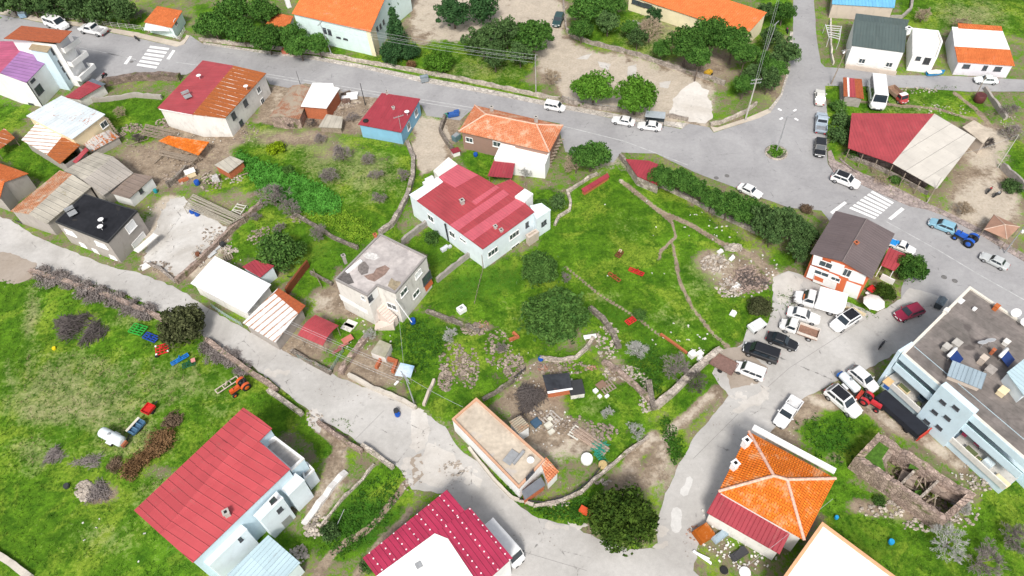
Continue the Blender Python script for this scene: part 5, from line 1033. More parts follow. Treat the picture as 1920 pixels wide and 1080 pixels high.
vehicle('suv', 'parked_car', 'car', 'white car with black glass roof beside the pavilion pavement', (1611,348), (1560,328), WH, G1, roofc=(.015,.015,.018))
vehicle('old', 'parked_car', 'car', 'white saloon half hidden behind the roadside hedge of pines', (1428,367), (1385,347), WH, G1)
vehicle('hatch', 'parked_car', 'car', 'light blue estate car in front of the blue tractor', (1743,413), (1793,432), (.22,.42,.53), G1)
vehicle('old', 'parked_car', 'car', 'silver saloon parked by the kerb at the right edge', (1840,476), (1892,501), (.50,.52,.52), G1)
vehicle('pickup', 'parked_pickup', 'pickup truck', 'white pickup loaded with bright blue tarpaulin behind the orange and white house', (1714,470), (1668,452), WH, None, bedc=(.02,.24,.62))
m = MB(); q = [o for o in bpy.data.objects if o.get('label', '').startswith('white pickup loaded')][0]; m.box((-1.5,0,.95),(1.5,1.4,.5),0,.7); m.box((-.9,.2,1.1),(.7,.9,.5),.3,.6); m.build('tarpaulin', plain('blue_tarp', (.02,.25,.62), .5), q)
vehicle('hatch', 'moving_car', 'car', 'dark red car driving alone up the asphalt by the apartment block', (1682,594), (1728,577), (.27,.012,.045), None)
vehicle('boxvan', 'box_van', 'van', 'long white box van in front of the orange and white house', (1489,556), (1577,581), WH)
vehicle('sedan', 'parked_car', 'car', 'white saloon parked beyond the flatbed truck', (1537,600), (1476,582), WH, G1)
vehicle('flatbed', 'flatbed_truck', 'truck', 'white flatbed truck with rusty brown bed between white and black cars', (1463,606), (1534,631), (.76,.75,.73), bedc=(.24,.14,.10), boxc=(.66,.60,.54))
vehicle('sedan', 'parked_car', 'car', 'black saloon between the flatbed truck and the black van', (1496,650), (1438,628), BK, G1)
vehicle('van', 'parked_van', 'van', 'black van with red cloth on its dash near the broken wall', (1395,650), (1460,673), BK, G1)
vehicle('suv', 'parked_car', 'car', 'white car with black roof standing apart near the red car', (1563,615), (1607,588), WH, G1, roofc=(.015,.015,.018))
vehicle('mpv', 'parked_van', 'van', 'white van nearest the brown trailer, last in the parked row', (1378,684), (1434,706), WH, G1)
vehicle('pickup', 'parked_pickup', 'pickup truck', 'white pickup at the lane edge above the bright orange hip roof', (1459,798), (1495,748), WH, None, bedc=(.6,.6,.6))
vehicle('suv', 'parked_car', 'car', 'white car with black roof beside the small water tanker', (1610,778), (1552,728), WH, G1, roofc=(.015,.015,.018))
vehicle('hatch', 'parked_car', 'car', 'white hatchback against the corner of the apartment block', (1643,730), (1596,690), WH, G1)
vehicle('minibus', 'parked_minibus', 'minibus', 'white minibus parked behind the raspberry roofed house', (975,1057), (914,988), WH)
# ---- tractors and machinery
def tractor(label, front, rear, col, sc=1.0, fork=False):
    a, b = W(*rear, .6), W(*front, .6); c = (a + b) / 2; T = thing('tractor', label, 'tractor', (c.x, c.y, .035), math.atan2(b.y - a.y, b.x - a.x), 'tractors'); PM = paint('tractor_paint_%d_%d' % (col[0] * 99, col[2] * 99), col)
    m = MB(); m.box((.75, 0, 1.05), (1.75, .62, .62), 0, .88); m.build('bonnet', PM, T, bevel=.06); m = MB(); m.box((.3, 0, .62), (2.6, .42, .36)); m.build('chassis', DARK, T)
    for s in (-1, 1):
        m = MB(); m.lathe((-.75, s * .72, .72), [(.4, -.18), (.70, -.18), (.72, 0), (.70, .18), (.4, .18)], 16, 'y'); w = m.build('wheel', TYRE, T); k = MB(); k.lathe((-.75, s * .72, .72), [(.1, s * .2), (.38, s * .19), (.42, s * .1)], 12, 'y'); k.build('rim', PM, w)
        m = MB(); m.lathe((1.25, s * .6, .42), [(.22, -.12), (.40, -.12), (.42, 0), (.40, .12), (.22, .12)], 14, 'y'); w = m.build('wheel', TYRE, T); k = MB(); k.lathe((1.25, s * .6, .42), [(.06, s * .14), (.2, s * .13), (.24, s * .06)], 10, 'y'); k.build('rim', PM, w)
        m = MB()
        for t in range(7):
            t0, t1 = .35 + t * .28, .35 + (t + 1) * .28; p = (-.75 + .85 * math.cos(t0), s * .72, .72 + .85 * math.sin(t0)); q = (-.75 + .85 * math.cos(t1), s * .72, .72 + .85 * math.sin(t1)); m.beam(p, q, .44, .05)
        m.build('mudguard', PM, T)
    m = MB(); m.box((-.75, 0, 1.12), (.5, .5, .14)); m.box((-1.0, 0, 1.4), (.1, .5, .5)); m.build('seat', DARK, T)
    m = MB(); m.tube((-.2, 0, 1.1), (-.35, 0, 1.5), .03, .03, 6); m.lathe((-.36, 0, 1.5), [(.17, 0), (.21, .02), (.17, .04)], 12); m.build('steering_wheel', DARK, T)
    m = MB(); m.tube((.9, .2, 1.3), (.9, .2, 1.95), .05, .05, 8); m.build('exhaust', DARK, T)
    m = MB()
    for s in (-1, 1): m.beam((-1.2, s * .4, .8), (-1.2, s * .4, 2.0), .07, .07)
    m.beam((-1.2, -.4, 2.0), (-1.2, .4, 2.0), .07, .07); m.build('roll_bar', DARK, T)
    if fork:
        m = MB(); m.box((-1.7, 0, .75), (.5, 1.6, .6)); m.build('rear_linkage', plain('red_linkage', (.45,.05,.03), .5), T)
    T.scale = (sc,) * 3; return T
tractor('blue tractor parked by the kerb behind the light blue estate car', (1789,438), (1831,460), (.012,.10,.50), 1.1)
tractor('orange tractor beside the stone wall above the big red roof', (430,741), (470,713), (.60,.10,.02), .95)
tractor('red tractor behind the white car, next to the apartment block', (1652,767), (1612,742), (.52,.03,.04), .92, True)
def implement(label, cx, cy, ang, L, Wd, col, bars=4, cat='farm implement', tines=True, name='harrow', z=.45):
    c = W(cx, cy, .3); T = thing(name, label, cat, (c.x, c.y, .05), ang); PM = plain('implement_%d_%d_%d' % tuple(int(k * 99) for k in col), col, .45, .2, 4); m = MB()
    for k in range(bars): y = (k / max(1, bars - 1) - .5) * Wd; m.beam((-L / 2, y, z), (L / 2, y, z), .12, .12)
    for x in (-.5, -.17, .17, .5): m.beam((x * L, -Wd / 2, z + .05), (x * L, Wd / 2, z + .05), .12, .1)
    m.build('frame', PM, T)
    m = MB(); m.beam((0, 0, z), (.25, 0, z + .8), .1, .1); m.beam((-.3, 0, z), (.25, 0, z + .8), .1, .1); m.build('hitch', PM, T)
    if tines:
        for k in range(bars * 2): m = MB(); y = (k / max(1, bars * 2 - 1) - .5) * Wd; x = (-.35 if k % 2 else .35) * L; m.tube((x, y, z), (x + .12, y, 0), .05, .03, 5); m.build('tine', DARK, T)
    return T
def tow(px, py, qx, qy): a, b = W(px, py), W(qx, qy); return math.atan2(b.y - a.y, b.x - a.x), (b - a).length
a, L = tow(247,616,274,624); implement('bright green harrow frame lying left of the blue one in the field', 260,619, a, 2.4, 1.7, (.03,.36,.05), 5)
a, L = tow(268,628,300,641); implement('dark blue harrow between the green and red implements', 284,634, a, 2.4, 1.1, (.02,.06,.38), 4)
a, L = tow(291,661,320,652); T = implement('red cultivator with small wheels and white tips in the field', 305,656, a, 1.8, 1.7, (.60,.02,.03), 4, name='cultivator')
for s in (-1, 1): m = MB(); m.lathe((.9*s,.9*s,.3),[(.15,-.1),(.3,-.1),(.3,.1),(.15,.1)],10,'y'); m.build('wheel', TYRE, T)
m = MB()
for sx in (-1,1):
    for sy in (-1,1): m.box((sx*.85,sy*.8,.6),(.25,.25,.12))
m.build('white_cap', WHITE, T)
a, L = tow(323,684,354,666); implement('bright blue narrow harrow right of the red cultivator', 338,675, a, 2.6, .6, (.02,.18,.55), 3)
a, L = tow(343,690,370,680); T = implement('dark green seed drill with pink seat near the bright blue harrow', 355,684, a, 1.8, .8, (.015,.10,.05), 3, 'farm implement', True, 'seed_drill'); m = MB(); m.box((.8,0,.95),(.6,.6,.2)); m.build('seat', plain('pink_seat',(.6,.25,.24),.6), T)
a, L = tow(409,738,448,712); implement('pale rusty tine bar leaning beside the orange tractor', 427,724, a, 3.4, .8, (.55,.46,.40), 2, 'farm implement', True, 'tine_bar', .6)
a, L = tow(1178,505,1208,517); implement('red plough lying in the middle of the green field', 1193,511, a, 2.4, .7, (.55,.015,.03), 3, name='plough')
a, L = tow(1140,512,1162,528); implement('rusty two-wheeled rake next to the red plough', 1152,521, a, 2.3, .5, (.30,.08,.03), 2, name='rake')
a, L = tow(1155,486,1167,470); T = implement('dark red hay mower at the top of the green field', 1161,478, a, 1.4, .8, (.16,.03,.03), 3, name='mower'); m = MB(); m.box((.5,.1,.75),(.4,.4,.3)); m.build('seat', plain('cream_seat',(.7,.6,.4),.6), T)
a, L = tow(1174,608,1190,598); T = implement('small red plough by the bank below the field path', 1182,603, a, 1.5, .9, (.55,.03,.03), 4, name='plough')
a, L = tow(1453,598,1470,574)
# small machines in yards
def trailer(label, f, r, Wd, col, h=.5, z=.75, name='trailer', nosides=False):
    a, b = W(*r, z), W(*f, z); c = (a + b) / 2; L = (b - a).length; T = thing(name, label, 'trailer', (c.x, c.y, .04), math.atan2(b.y - a.y, b.x - a.x)); PM = plain('trailer_%d_%d_%d' % tuple(int(k * 99) for k in col), col, .6, .2, 4)
    m = MB(); m.box((0, 0, z), (L, Wd, .1)); m.build('bed', PM, T)
    if not nosides:
        m = MB()
        for s in (-1, 1): m.box((0, s * Wd / 2, z + h / 2), (L, .06, h)); m.box((s * L / 2, 0, z + h / 2), (.06, Wd, h))
        m.build('side_board', PM, T)
    for s in (-1, 1): m = MB(); m.lathe((0, s * (Wd / 2 - .1), .33), [(.2, -.1), (.33, -.1), (.33, .1), (.2, .1)], 12, 'y'); m.build('wheel', TYRE, T)
    m = MB(); m.beam((L / 2, .3, z - .1), (L / 2 + .9, 0, z - .2), .08, .08); m.beam((L / 2, -.3, z - .1), (L / 2 + .9, 0, z - .2), .08, .08); m.build('drawbar', DARK, T); return T
trailer('small red tub trailer standing in the left field', (286,760), (272,776), 1.3, (.52,.02,.02), .4, .7)
trailer('brown flat trailer beside the broken wall end near the white van', (1378,694), (1337,672), 2.3, (.20,.12,.10), .2, .8)
T = trailer('stack of blue steel racks on a low trailer below the red tub', (246,814), (268,790), 1.2, (.06,.14,.24), .3, .5); m = MB(); m.beam((-1.2,-.55,1.0),(1.2,-.55,1.0),.35,.08); m.build('plank', plain('pale_plank',(.62,.58,.5),.7), T)
m = MB()
for k in range(4): m.beam((-1.1+k*.7,-.5,.9),(-1.1+k*.7,.6,.9),.1,.1)
m.build('rack', plain('blue_rack',(.10,.20,.30),.5), T)
def tanker(label, f, r, rad, L=None, cabc=None):
    a, b = W(*r, .9), W(*f, .9); c = (a + b) / 2; L = (b - a).length; T = thing('water_tanker', label, 'water tanker', (c.x, c.y, .05), math.atan2(b.y - a.y, b.x - a.x)); m = MB()
    m.lathe((0, 0, .55 + rad), [(rad * .5, -L / 2), (rad * .93, -L / 2 + .12), (rad, -L / 2 + .25), (rad, L / 2 - .25), (rad * .93, L / 2 - .12), (rad * .5, L / 2)], 16, 'x'); m.build('tank', plain('tank_white', (.70, .76, .78), .35, .06), T)
    m = MB(); m.box((0, 0, .5), (L * 1.1, .9, .15)); m.build('chassis', DARK, T)
    for s in (-1, 1):
        m = MB(); m.lathe((-.1, s * .8, .36), [(.2, -.12), (.36, -.12), (.36, .12), (.2, .12)], 12, 'y'); m.build('wheel', TYRE, T)
        m = MB(); m.box((-.1, s * .8, .8), (1.0, .34, .06)); m.build('mudguard', plain('mudguard_white', (.7,.72,.72), .5), T)
    m = MB(); m.lathe((0, 0, .55 + rad * 2), [(.2, -.02), (.22, .1), (.1, .14)], 10); m.build('hatch', GREYM, T)
    m = MB(); m.box((L / 2 + .15, 0, .9), (.3, .9, .5)); m.build('pump', plain('rust_pump', cabc or (.35, .12, .06), .7), T); return T
tanker('white water tanker standing in the grass of the left field', (232,832), (193,812), .75); tanker('small white and blue tanker between two white cars', (1576,703), (1608,735), .62, None, (.02,.12,.42))
c = W(1690,772,0); a, L = tow(1640,742,1705,800); T = thing('feed_mixer', 'black covered trailer with red tail frame against the apartment block', 'trailer', (W(1688,775,1).x, W(1688,775,1).y, 0), a); m = MB(); m.box((0,0,1.0),(7.2,2.2,.9),0,.96); m.build('body', plain('black_cover',(.016,.018,.026),.7,.2,.8), T, bevel=.05); m = MB()
for k in range(5): m.beam((3.75,-1.1+k*.55,.3),(3.75,-1.1+k*.55,1.5),.1,.1)
m.beam((3.75,-1.2,1.5),(3.75,1.2,1.5),.15,.15); m.beam((3.75,-1.2,.5),(3.75,1.2,.5),.15,.15); m.build('tail_frame', plain('red_frame',(.5,.05,.03),.6), T)
for x in (-2,2):
    for s in (-1,1): m = MB(); m.lathe((x,s*.95,.36),[(.2,-.12),(.36,-.12),(.36,.12),(.2,.12)],12,'y'); m.build('wheel', TYRE, T)
def motorbike(label, f, r, col=(.03,.03,.035)):
    a, b = W(*r, .5), W(*f, .5); c = (a + b) / 2; T = thing('motorbike', label, 'motorbike', (c.x, c.y, .04), math.atan2(b.y - a.y, b.x - a.x), 'motorbikes')
    for x in (-.65, .65): m = MB(); m.lathe((x, 0, .31), [(.22, -.06), (.31, -.05), (.31, .05), (.22, .06)], 12, 'y'); m.build('wheel', TYRE, T)
    m = MB(); m.beam((-.6, 0, .45), (.5, 0, .55), .28, .3); m.beam((.62, 0, .3), (.42, 0, 1.0), .08, .1); m.build('frame', DARK, T)
    m = MB(); m.box((.12, 0, .82), (.5, .3, .24)); m.build('fuel_tank', paint('bike_paint_%d' % int(col[0] * 99), col), T, bevel=.05); m = MB(); m.box((-.4, 0, .82), (.65, .28, .1)); m.build('seat', DARK, T); m = MB(); m.tube((.4, -.36, 1.05), (.4, .36, 1.05), .025, .025, 6); m.build('handlebar', DARK, T)
motorbike('motorbike parked on the sandy footway below the gatehouse', (262,76), (250,68)); motorbike('red scooter in front of the lowest balcony', (200,136), (190,147), (.3,.02,.03)); motorbike('black motorbike by the lane at the apartment corner', (1662,636), (1646,656)); motorbike('red motorbike in the walled yard at the right', (1861,352), (1851,361), (.3,.03,.03)); motorbike('grey motorbike in the walled yard at the right', (1879,360), (1862,368), (.3,.31,.32)); motorbike('dark motorbike at the edge of the side street beside the trees', (1474,52), (1478,62), (.25,.03,.1))
def dumpster(label, x, y, rz=.2, col=(.25,.28,.30)):
    c = W(x, y, .5); T = thing('dumpster', label, 'dumpster', (c.x, c.y, .05), rz, 'steel dumpsters'); DM = plain('dumpster_%d' % int(col[2] * 99), col, .6, .25, 3); m = MB()
    m.box((0, 0, .75), (1.5, 1.0, 1.1), 0, 1.12); m.build('body', DM, T, bevel=.04); m = MB(); m.box((0, 0, 1.35), (1.72, 1.18, .08)); m.lathe((0, 0, 1.33), [(.3, -.8), (.35, -.6), (.35, .6), (.3, .8)], 10, 'x'); m.build('lid', plain('dumpster_lid', (.18,.22,.25), .6, .2), T)
    for sx in (-.6, .6):
        for sy in (-.35, .35): m = MB(); m.lathe((sx, sy, .1), [(.05, -.05), (.1, -.04), (.1, .04), (.05, .05)], 8, 'y'); m.build('wheel', DARK, T)
dumpster('grey dumpster on the kerb opposite the blue cottage', 796,150); dumpster('blue-grey dumpster on the sandy verge in the top left corner', 44,30, .1, (.22,.32,.42)); dumpster('dark dumpster beside the parapet of the apartment block', 1761,571, .8, (.06,.07,.075))
c = W(1753,137,.5); a, L = tow(1742,138,1766,136); T = thing('rowing_boat', 'small boat, white inside and blue outside, beside the upper lane', 'boat', (c.x, c.y, .05), a); m = MB()
secs = []
for x, w_, h_ in ((-1.6,.55,.75),(-.8,.72,.7),(0,.78,.7),(.8,.62,.75),(1.5,.3,.85),(1.9,.04,1.0)): secs.append([(x,-w_,h_),(x,-w_*.7,.2),(x,0,.05),(x,w_*.7,.2),(x,w_,h_),(x,w_*.8,h_-.02),(x,w_*.5,.3),(x,0,.18),(x,-w_*.5,.3),(x,-w_*.8,h_-.02)])
loft(m, secs); m.build('hull', paint('boat_blue',(.02,.28,.58)), T); m = MB()
for x in (-.7,.5): m.box((x,0,.55),(.25,1.1,.05))
m.build('bench', plain('boat_white',(.75,.74,.68),.6), T); m = MB(); m.prism([Vector((x,y,.8)) for x,y in ((-1.6,-.5),(.4,-.7),(1.2,-.4),(1.2,.4),(.4,.7),(-1.6,.5))],.04); m.build('cover', plain('boat_cover',(.76,.74,.62),.7), T)
# ------------------------------------------------------------------ trees, bushes, brush
def leaf_quads(C3, N3, size, rs, asp=.55, jit=.9):
    n = len(C3); nrm = N3 + rs.normal(0, jit, (n, 3)); nrm /= np.linalg.norm(nrm, axis=1)[:, None] + 1e-9
    a = np.cross(nrm, rs.normal(0, 1, (n, 3))); a /= np.linalg.norm(a, axis=1)[:, None] + 1e-9; b = np.cross(nrm, a)
    s = (size * rs.uniform(.6, 1.35, n))[:, None]
    V = np.stack([C3 - a * s, C3 - b * s * asp, C3 + a * s, C3 + b * s * asp], 1).reshape(-1, 3)
    return V, np.arange(4 * n).reshape(n, 4)
def dirs(n, rs, zmin=-.3):
    d = rs.normal(0, 1, (n * 4, 3)); d /= np.linalg.norm(d, axis=1)[:, None]; return d[d[:, 2] > zmin][:n]
def crown_mesh(seed, lobes, per, zsq, lr, leaf, zmin=-.25, cone=False, floor=-.55):
    rs = np.random.RandomState(seed); D = dirs(lobes, rs, zmin); L = len(D)
    rad = rs.uniform(.40, .88, L); ctr = D * rad[:, None]; ctr[:, 2] *= zsq
    ax = rs.uniform(.82, 1.18, 2); ctr[:, 0] *= ax[0]; ctr[:, 1] *= ax[1]
    lob = lr * rs.uniform(.55, 1.35, L)
    if cone:
        z = rs.uniform(-1, 1.05, L); t = rs.uniform(0, 6.283, L); r = (1.08 - z) * .42 * rs.uniform(.5, 1.0, L); ctr = np.stack([r * np.cos(t), r * np.sin(t), z * zsq], 1); lob = lr * (1.25 - z * .6) * rs.uniform(.7, 1.2, L)
    d = rs.normal(0, 1, (L * per, 3)); d /= np.linalg.norm(d, axis=1)[:, None]
    k = np.repeat(np.arange(L), per); out = ctr[k] + d * lob[k][:, None] * rs.uniform(.72, 1.05, L * per)[:, None] * np.array([1, 1, .75])
    keep = out[:, 2] > floor * zsq; V, F = leaf_quads(out[keep], d[keep] * 1.2, leaf, rs)
    c2 = dirs(lobes * 10, rs, -1) * rs.uniform(.2, .5, (len(dirs(lobes * 10, np.random.RandomState(1), -1)), 1))[:lobes * 10] if False else rs.normal(0, .30, (lobes * 9, 3)) * np.array([1, 1, zsq]) * (np.array([.5, .5, 1.4]) if cone else 1)
    V2, F2 = leaf_quads(c2, np.zeros_like(c2) + [0, 0, .5], leaf * 1.7, rs)
    return np.vstack([V, V2]), np.vstack([F, F2 + len(V)])
CROWN = {}
def crown_data(kind, var):
    key = (kind, var)
    if key not in CROWN:
        s = {'pine': 100, 'conifer': 200, 'bush': 300, 'big': 400, 'shrub': 500, 'scrub': 600, 'loose': 700}[kind] + var
        if kind == 'pine': V, F = crown_mesh(s, 62, 120, .62, .27, .062, -.15, floor=-.35)
        elif kind == 'big': V, F = crown_mesh(s, 110, 130, .78, .22, .048, -.35)
        elif kind == 'loose': V, F = crown_mesh(s, 50, 105, .95, .215, .060, -.4, floor=-.6)
        elif kind == 'conifer': V, F = crown_mesh(s, 70, 95, 1.7, .24, .062, cone=True, floor=-1)
        elif kind == 'bush': V, F = crown_mesh(s, 60, 110, .75, .25, .055, -.3)
        elif kind == 'shrub': V, F = crown_mesh(s, 26, 60, .6, .34, .085, -.2)
        else: V, F = crown_mesh(s, 30, 50, .55, .36, .075, -.2)
        o = npmesh('crown', V, F, None); CROWN[key] = o.data; bpy.data.objects.remove(o)
    return CROWN[key]
def grow(segs, p, d, L, r, depth, rg, spread, up):
    q = p + d * L; segs.append((p, q, max(r, .0065), max(r * .68, .005)))
    if depth == 0: return
    n = 3 if depth > 1 else 4
    for k in range(n):
        v = Vector((rg.gauss(0, 1), rg.gauss(0, 1), rg.gauss(0, .7))).normalized(); e = (d + v * spread + Vector((0, 0, up))).normalized()
        grow(segs, p.lerp(q, rg.uniform(.45, 1.0)), e, L * rg.uniform(.62, .88), r * .6, depth - 1, rg, spread, up)
def seg_mesh(segs, n=3):
    V = []; F = []
    for p, q, r0, r1 in segs:
        d = (q - p).normalized(); a = d.orthogonal().normalized(); b = d.cross(a); k0 = len(V)
        for c, r in ((p, r0), (q, r1)):
            for k in range(n): t = 6.2832 * k / n; V.append(tuple(c + a * (r * math.cos(t)) + b * (r * math.sin(t))))
        for k in range(n): F.append((k0 + k, k0 + (k + 1) % n, k0 + n + (k + 1) % n, k0 + n + k))
    return np.array(V), np.array(F)
BARE = {}
def bare_data(var):
    if var not in BARE:
        rg = random.Random(900 + var); segs = []
        for k in range(5 if var < 4 else 7):
            t = k * 1.2566 + rg.uniform(-.4, .4); grow(segs, Vector((0, 0, .25)), Vector((math.cos(t) * .7, math.sin(t) * .7, rg.uniform(.5, 1.1))).normalized(), .40, .030, 5, rg, .75, .10)
        V, F = seg_mesh(segs); m = max(np.abs(V[:, :2]).max(), .1); o = npmesh('branches', V / m, F, None); BARE[var] = o.data; bpy.data.objects.remove(o)
    return BARE[var]
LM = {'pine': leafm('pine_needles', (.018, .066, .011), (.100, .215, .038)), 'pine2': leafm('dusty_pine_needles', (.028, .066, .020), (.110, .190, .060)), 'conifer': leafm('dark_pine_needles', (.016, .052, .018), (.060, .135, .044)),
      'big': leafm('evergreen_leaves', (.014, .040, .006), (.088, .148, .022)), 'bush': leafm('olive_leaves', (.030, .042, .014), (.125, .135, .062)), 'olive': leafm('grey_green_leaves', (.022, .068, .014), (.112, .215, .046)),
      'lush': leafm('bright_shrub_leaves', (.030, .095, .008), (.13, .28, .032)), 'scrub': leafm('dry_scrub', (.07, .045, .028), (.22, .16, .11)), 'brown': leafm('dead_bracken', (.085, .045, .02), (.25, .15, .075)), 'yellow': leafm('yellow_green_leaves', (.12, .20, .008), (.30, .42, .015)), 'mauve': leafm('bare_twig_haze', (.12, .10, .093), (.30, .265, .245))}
TWM = {'g': TWIG, 't': plain('tan_twigs', (.34, .27, .19), .9, .25, 3), 's': plain('silver_twigs', (.40, .40, .38), .9, .2, 3), 'd': plain('dark_twigs', (.10, .085, .08), .9, .3, 3)}
tn = [0]
def tree(kind, px, py, rp, label, mat=None, cat='tree', name=None, group=None, zf=None, sq=1.0):
    tn[0] += 1; i = tn[0]; rg = random.Random(i)
    z = 3.0; R = 3.0
    for _ in range(3):
        p = W(px, py, z); R = rp / ppm(p)
        z = {'pine': R * .55 + 2.0, 'big': R * .78, 'conifer': R * 1.55, 'bush': R * .62, 'shrub': R * .35, 'scrub': R * .3, 'bare': R * .55}[kind] if zf is None else zf
    p = W(px, py, z); base = Vector((p.x, p.y, max(0, gz(p.x, p.y)) - .03))
    T = thing(name or {'pine': 'pine_tree', 'big': 'evergreen_tree', 'conifer': 'conifer', 'bush': 'bush', 'shrub': 'shrub', 'scrub': 'dry_shrub', 'bare': 'bare_tree'}[kind], label, cat, base, 0, group)
    zc = z - base.z
    if kind == 'bare':
        o = bpy.data.objects.new('branches', bare_data(i % 6)); C.objects.link(o); o.parent = T; o.scale = (R, R, R * rg.uniform(.8, 1.0)); o.rotation_euler = (0, 0, rg.uniform(0, 6)); o.location = (0, 0, .15)
        if not o.data.materials: o.data.materials.append(TWIG)
        o.material_slots[0].link = 'OBJECT'; o.material_slots[0].material = TWM[mat or 'g']
        m = MB(); m.tube((0, 0, -.1), (.05, .03, R * .42), R * .055, R * .035, 7); m.build('trunk', BARK, T); return T
    kd = 'loose' if (kind == 'pine' and mat in ('pine2', 'conifer')) else kind; me = crown_data(kd, i % (6 if kind == 'pine' else 3))
    o = bpy.data.objects.new('crown', me); C.objects.link(o); o.parent = T; o.location = (0, 0, zc); o.rotation_euler = (0, 0, rg.uniform(0, 6)); f = 1.0 / (.98 if kind != 'conifer' else .75)
    o.scale = (R * f * rg.uniform(.88, 1.12), R * f * rg.uniform(.88, 1.12), R * f * sq * rg.uniform(.9, 1.2))
    if not me.materials: me.materials.append(LM['pine'])
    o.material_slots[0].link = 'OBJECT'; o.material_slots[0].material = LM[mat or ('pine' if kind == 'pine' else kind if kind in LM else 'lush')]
    if kind in ('pine', 'big', 'conifer', 'bush'):
        m = MB(); lean = Vector((rg.uniform(-.2, .2), rg.uniform(-.2, .2), 0)); a = Vector((0, 0, -.1)); b = Vector((lean.x, lean.y, zc * .8)); m.tube(a, b, max(.1, R * .06), max(.07, R * .04), 8)
        for k in range(6 if kind != 'conifer' else 1):
            t = k * 1.05 + rg.uniform(-.4, .4); m.tube(a.lerp(b, .75), (math.cos(t) * R * .72, math.sin(t) * R * .72, zc + R * rg.uniform(-.05, .3)), R * .03, R * .012, 6)
        m.build('trunk', BARK, T)
    return T
PG = 'pines along the roadside fence'
for k, (x, y, r) in enumerate([(15,0,30),(55,4,30),(98,8,31),(142,14,33),(188,16,30),(230,20,26)]): tree('pine', x, y, r, ['pine at the far left corner behind the wire fence','second pine from the left corner behind the wire fence','pine behind the wire fence above the parked white van','pine behind the wire fence between the van and the white pickup','pine behind the wire fence above the white pickup','loose pine behind the wire fence left of the gatehouse'][k], 'pine2', group=PG)
for x, y, r, l in [(240,36,14,'bare shrub behind the wire fence just left of the gatehouse'),(262,28,16,'bare tree leaning against the gatehouse wall')]: tree('bare', x, y, r, l)
for x, y, r, l in [(400,48,30,'dense pine at the right side of the entrance drive'),(438,18,34,'tall pine behind the drive pine, cut by the top edge'),(452,58,30,'pine in the roadside clump right of the drive'),(492,22,30,'pine in front of the brick outhouse, near the top edge'),(500,72,30,'pine in the middle of the roadside clump before the school'),(545,66,24,'pine below the small orange outhouse roof'),(560,86,26,'pine over the parked scrap beside the road'),(596,82,24,'last roadside pine touching the school wall'),(378,52,16,'small pine nearest the entrance drive')]: tree('pine', x, y, r, l, 'pine', group='pines before the school')
tree('conifer', 742, 62, 22, 'slender dark conifer at the corner of the school', 'conifer'); tree('bush', 738, 100, 28, 'dark shaggy pine under the slender conifer', 'conifer', name='pine_tree'); tree('bush', 770, 98, 19, 'small dark pine to the right of the school corner', 'conifer', name='pine_tree')
tree('bush', 822, 118, 28, 'bright green shrub between school corner and dumpster', 'lush'); tree('shrub', 772, 122, 12, 'reddish brown shrub beside the dark school pines', 'brown')
for x, y, r, l, mt in [(850,22,32,'dark pine over the grey yard, left of the pair','conifer'),(903,12,34,'dark pine over the grey yard, right of the pair','conifer'),(905,78,34,'large dusty pine left in the cluster by the utility pole','pine2'),(950,62,34,'dusty pine in the middle of the cluster by the utility pole','pine2'),(998,68,36,'darker pine on the right of the cluster by the sandy yard','pine'),(928,108,26,'low dusty pine in front of the yard cluster','pine2'),(975,100,24,'pine just left of the utility pole','pine2')]: tree('pine', x, y, r, l, mt, group='pines around the school yard')
for x, y, r, l, mt in [(1100,20,36,'big pine right of the parked dark off-roader','pine'),(1140,10,30,'pine at the top edge left of the long yellow building','pine'),(1090,55,22,'small pine at the end of the stone boundary wall','pine'),(1140,42,22,'pine in front of the yellow building windows','pine2'),(1182,52,17,'narrow pine behind the stone boundary wall','pine'),(1196,70,18,'dark pine behind the boundary wall, left of the tan bare tree','pine2'),(1240,92,18,'small pine between tan bare tree and umbrella pines','pine'),(1228,30,16,'round dark bush against the yellow building','conifer')]: tree('pine', x, y, r, l, mt)
for x, y, r, l in [(30,-22,30,'pine in the second row at the far left corner'),(80,-18,30,'pine in the second row above the parked van'),(130,-14,30,'pine in the second row above the white pickup'),(178,-12,28,'pine in the second row left of the gatehouse')]: tree('pine', x, y, r, l, 'pine2', group=PG)
tree('bare', 1218, 62, 36, 'wide tan bare tree behind the stone boundary wall', 't'); tree('bare', 1192, 52, 18, 'small grey bare tree by the yellow building', 's'); tree('bare', 1033, 146, 24, 'tan bare tree between utility pole and round pines', 't')
for x, y, r, l in [(1288,82,38,'left of the tall umbrella pines under the long orange roof'),(1330,66,38,'middle umbrella pine in front of the long orange roof'),(1376,76,36,'right umbrella pine in front of the long orange roof'),(1310,108,26,'lower crown of the umbrella pine group by the sandy yard'),(1398,100,24,'loose umbrella pine at the right end of the orange roof')]: tree('pine', x, y, r, l, 'pine', group='umbrella pines before the long school', zf=5.5)
tree('pine', 1113, 164, 38, 'round pine left of the pair by the main road wall', 'lush'); tree('pine', 1193, 180, 41, 'round pine right of the pair by the bus shelter', 'lush')
for x, y, r, l in [(1395,160,22,'pine behind the white corner wall of the school plot'),(1412,140,22,'pine beside the tall twin utility pole'),(1442,150,24,'pine between the twin pole and the side street'),(1472,100,28,'rounded pine leaning over the side street kerb'),(1455,128,20,'dark low pine near the side street corner'),(1446,70,22,'pine halfway up the side street verge'),(1470,22,22,'pine at the top of the side street verge'),(1436,20,18,'pine at the right end of the long yellow building'),(1432,112,18,'scrubby pine behind the rounded side street pine')]: tree('pine', x, y, r, l, 'pine2' if rnd.random() < .4 else 'pine', group='pines on the side street verge')
tree('pine', 1108, 292, 33, 'single round pine beside the hip-roofed house steps', 'pine')
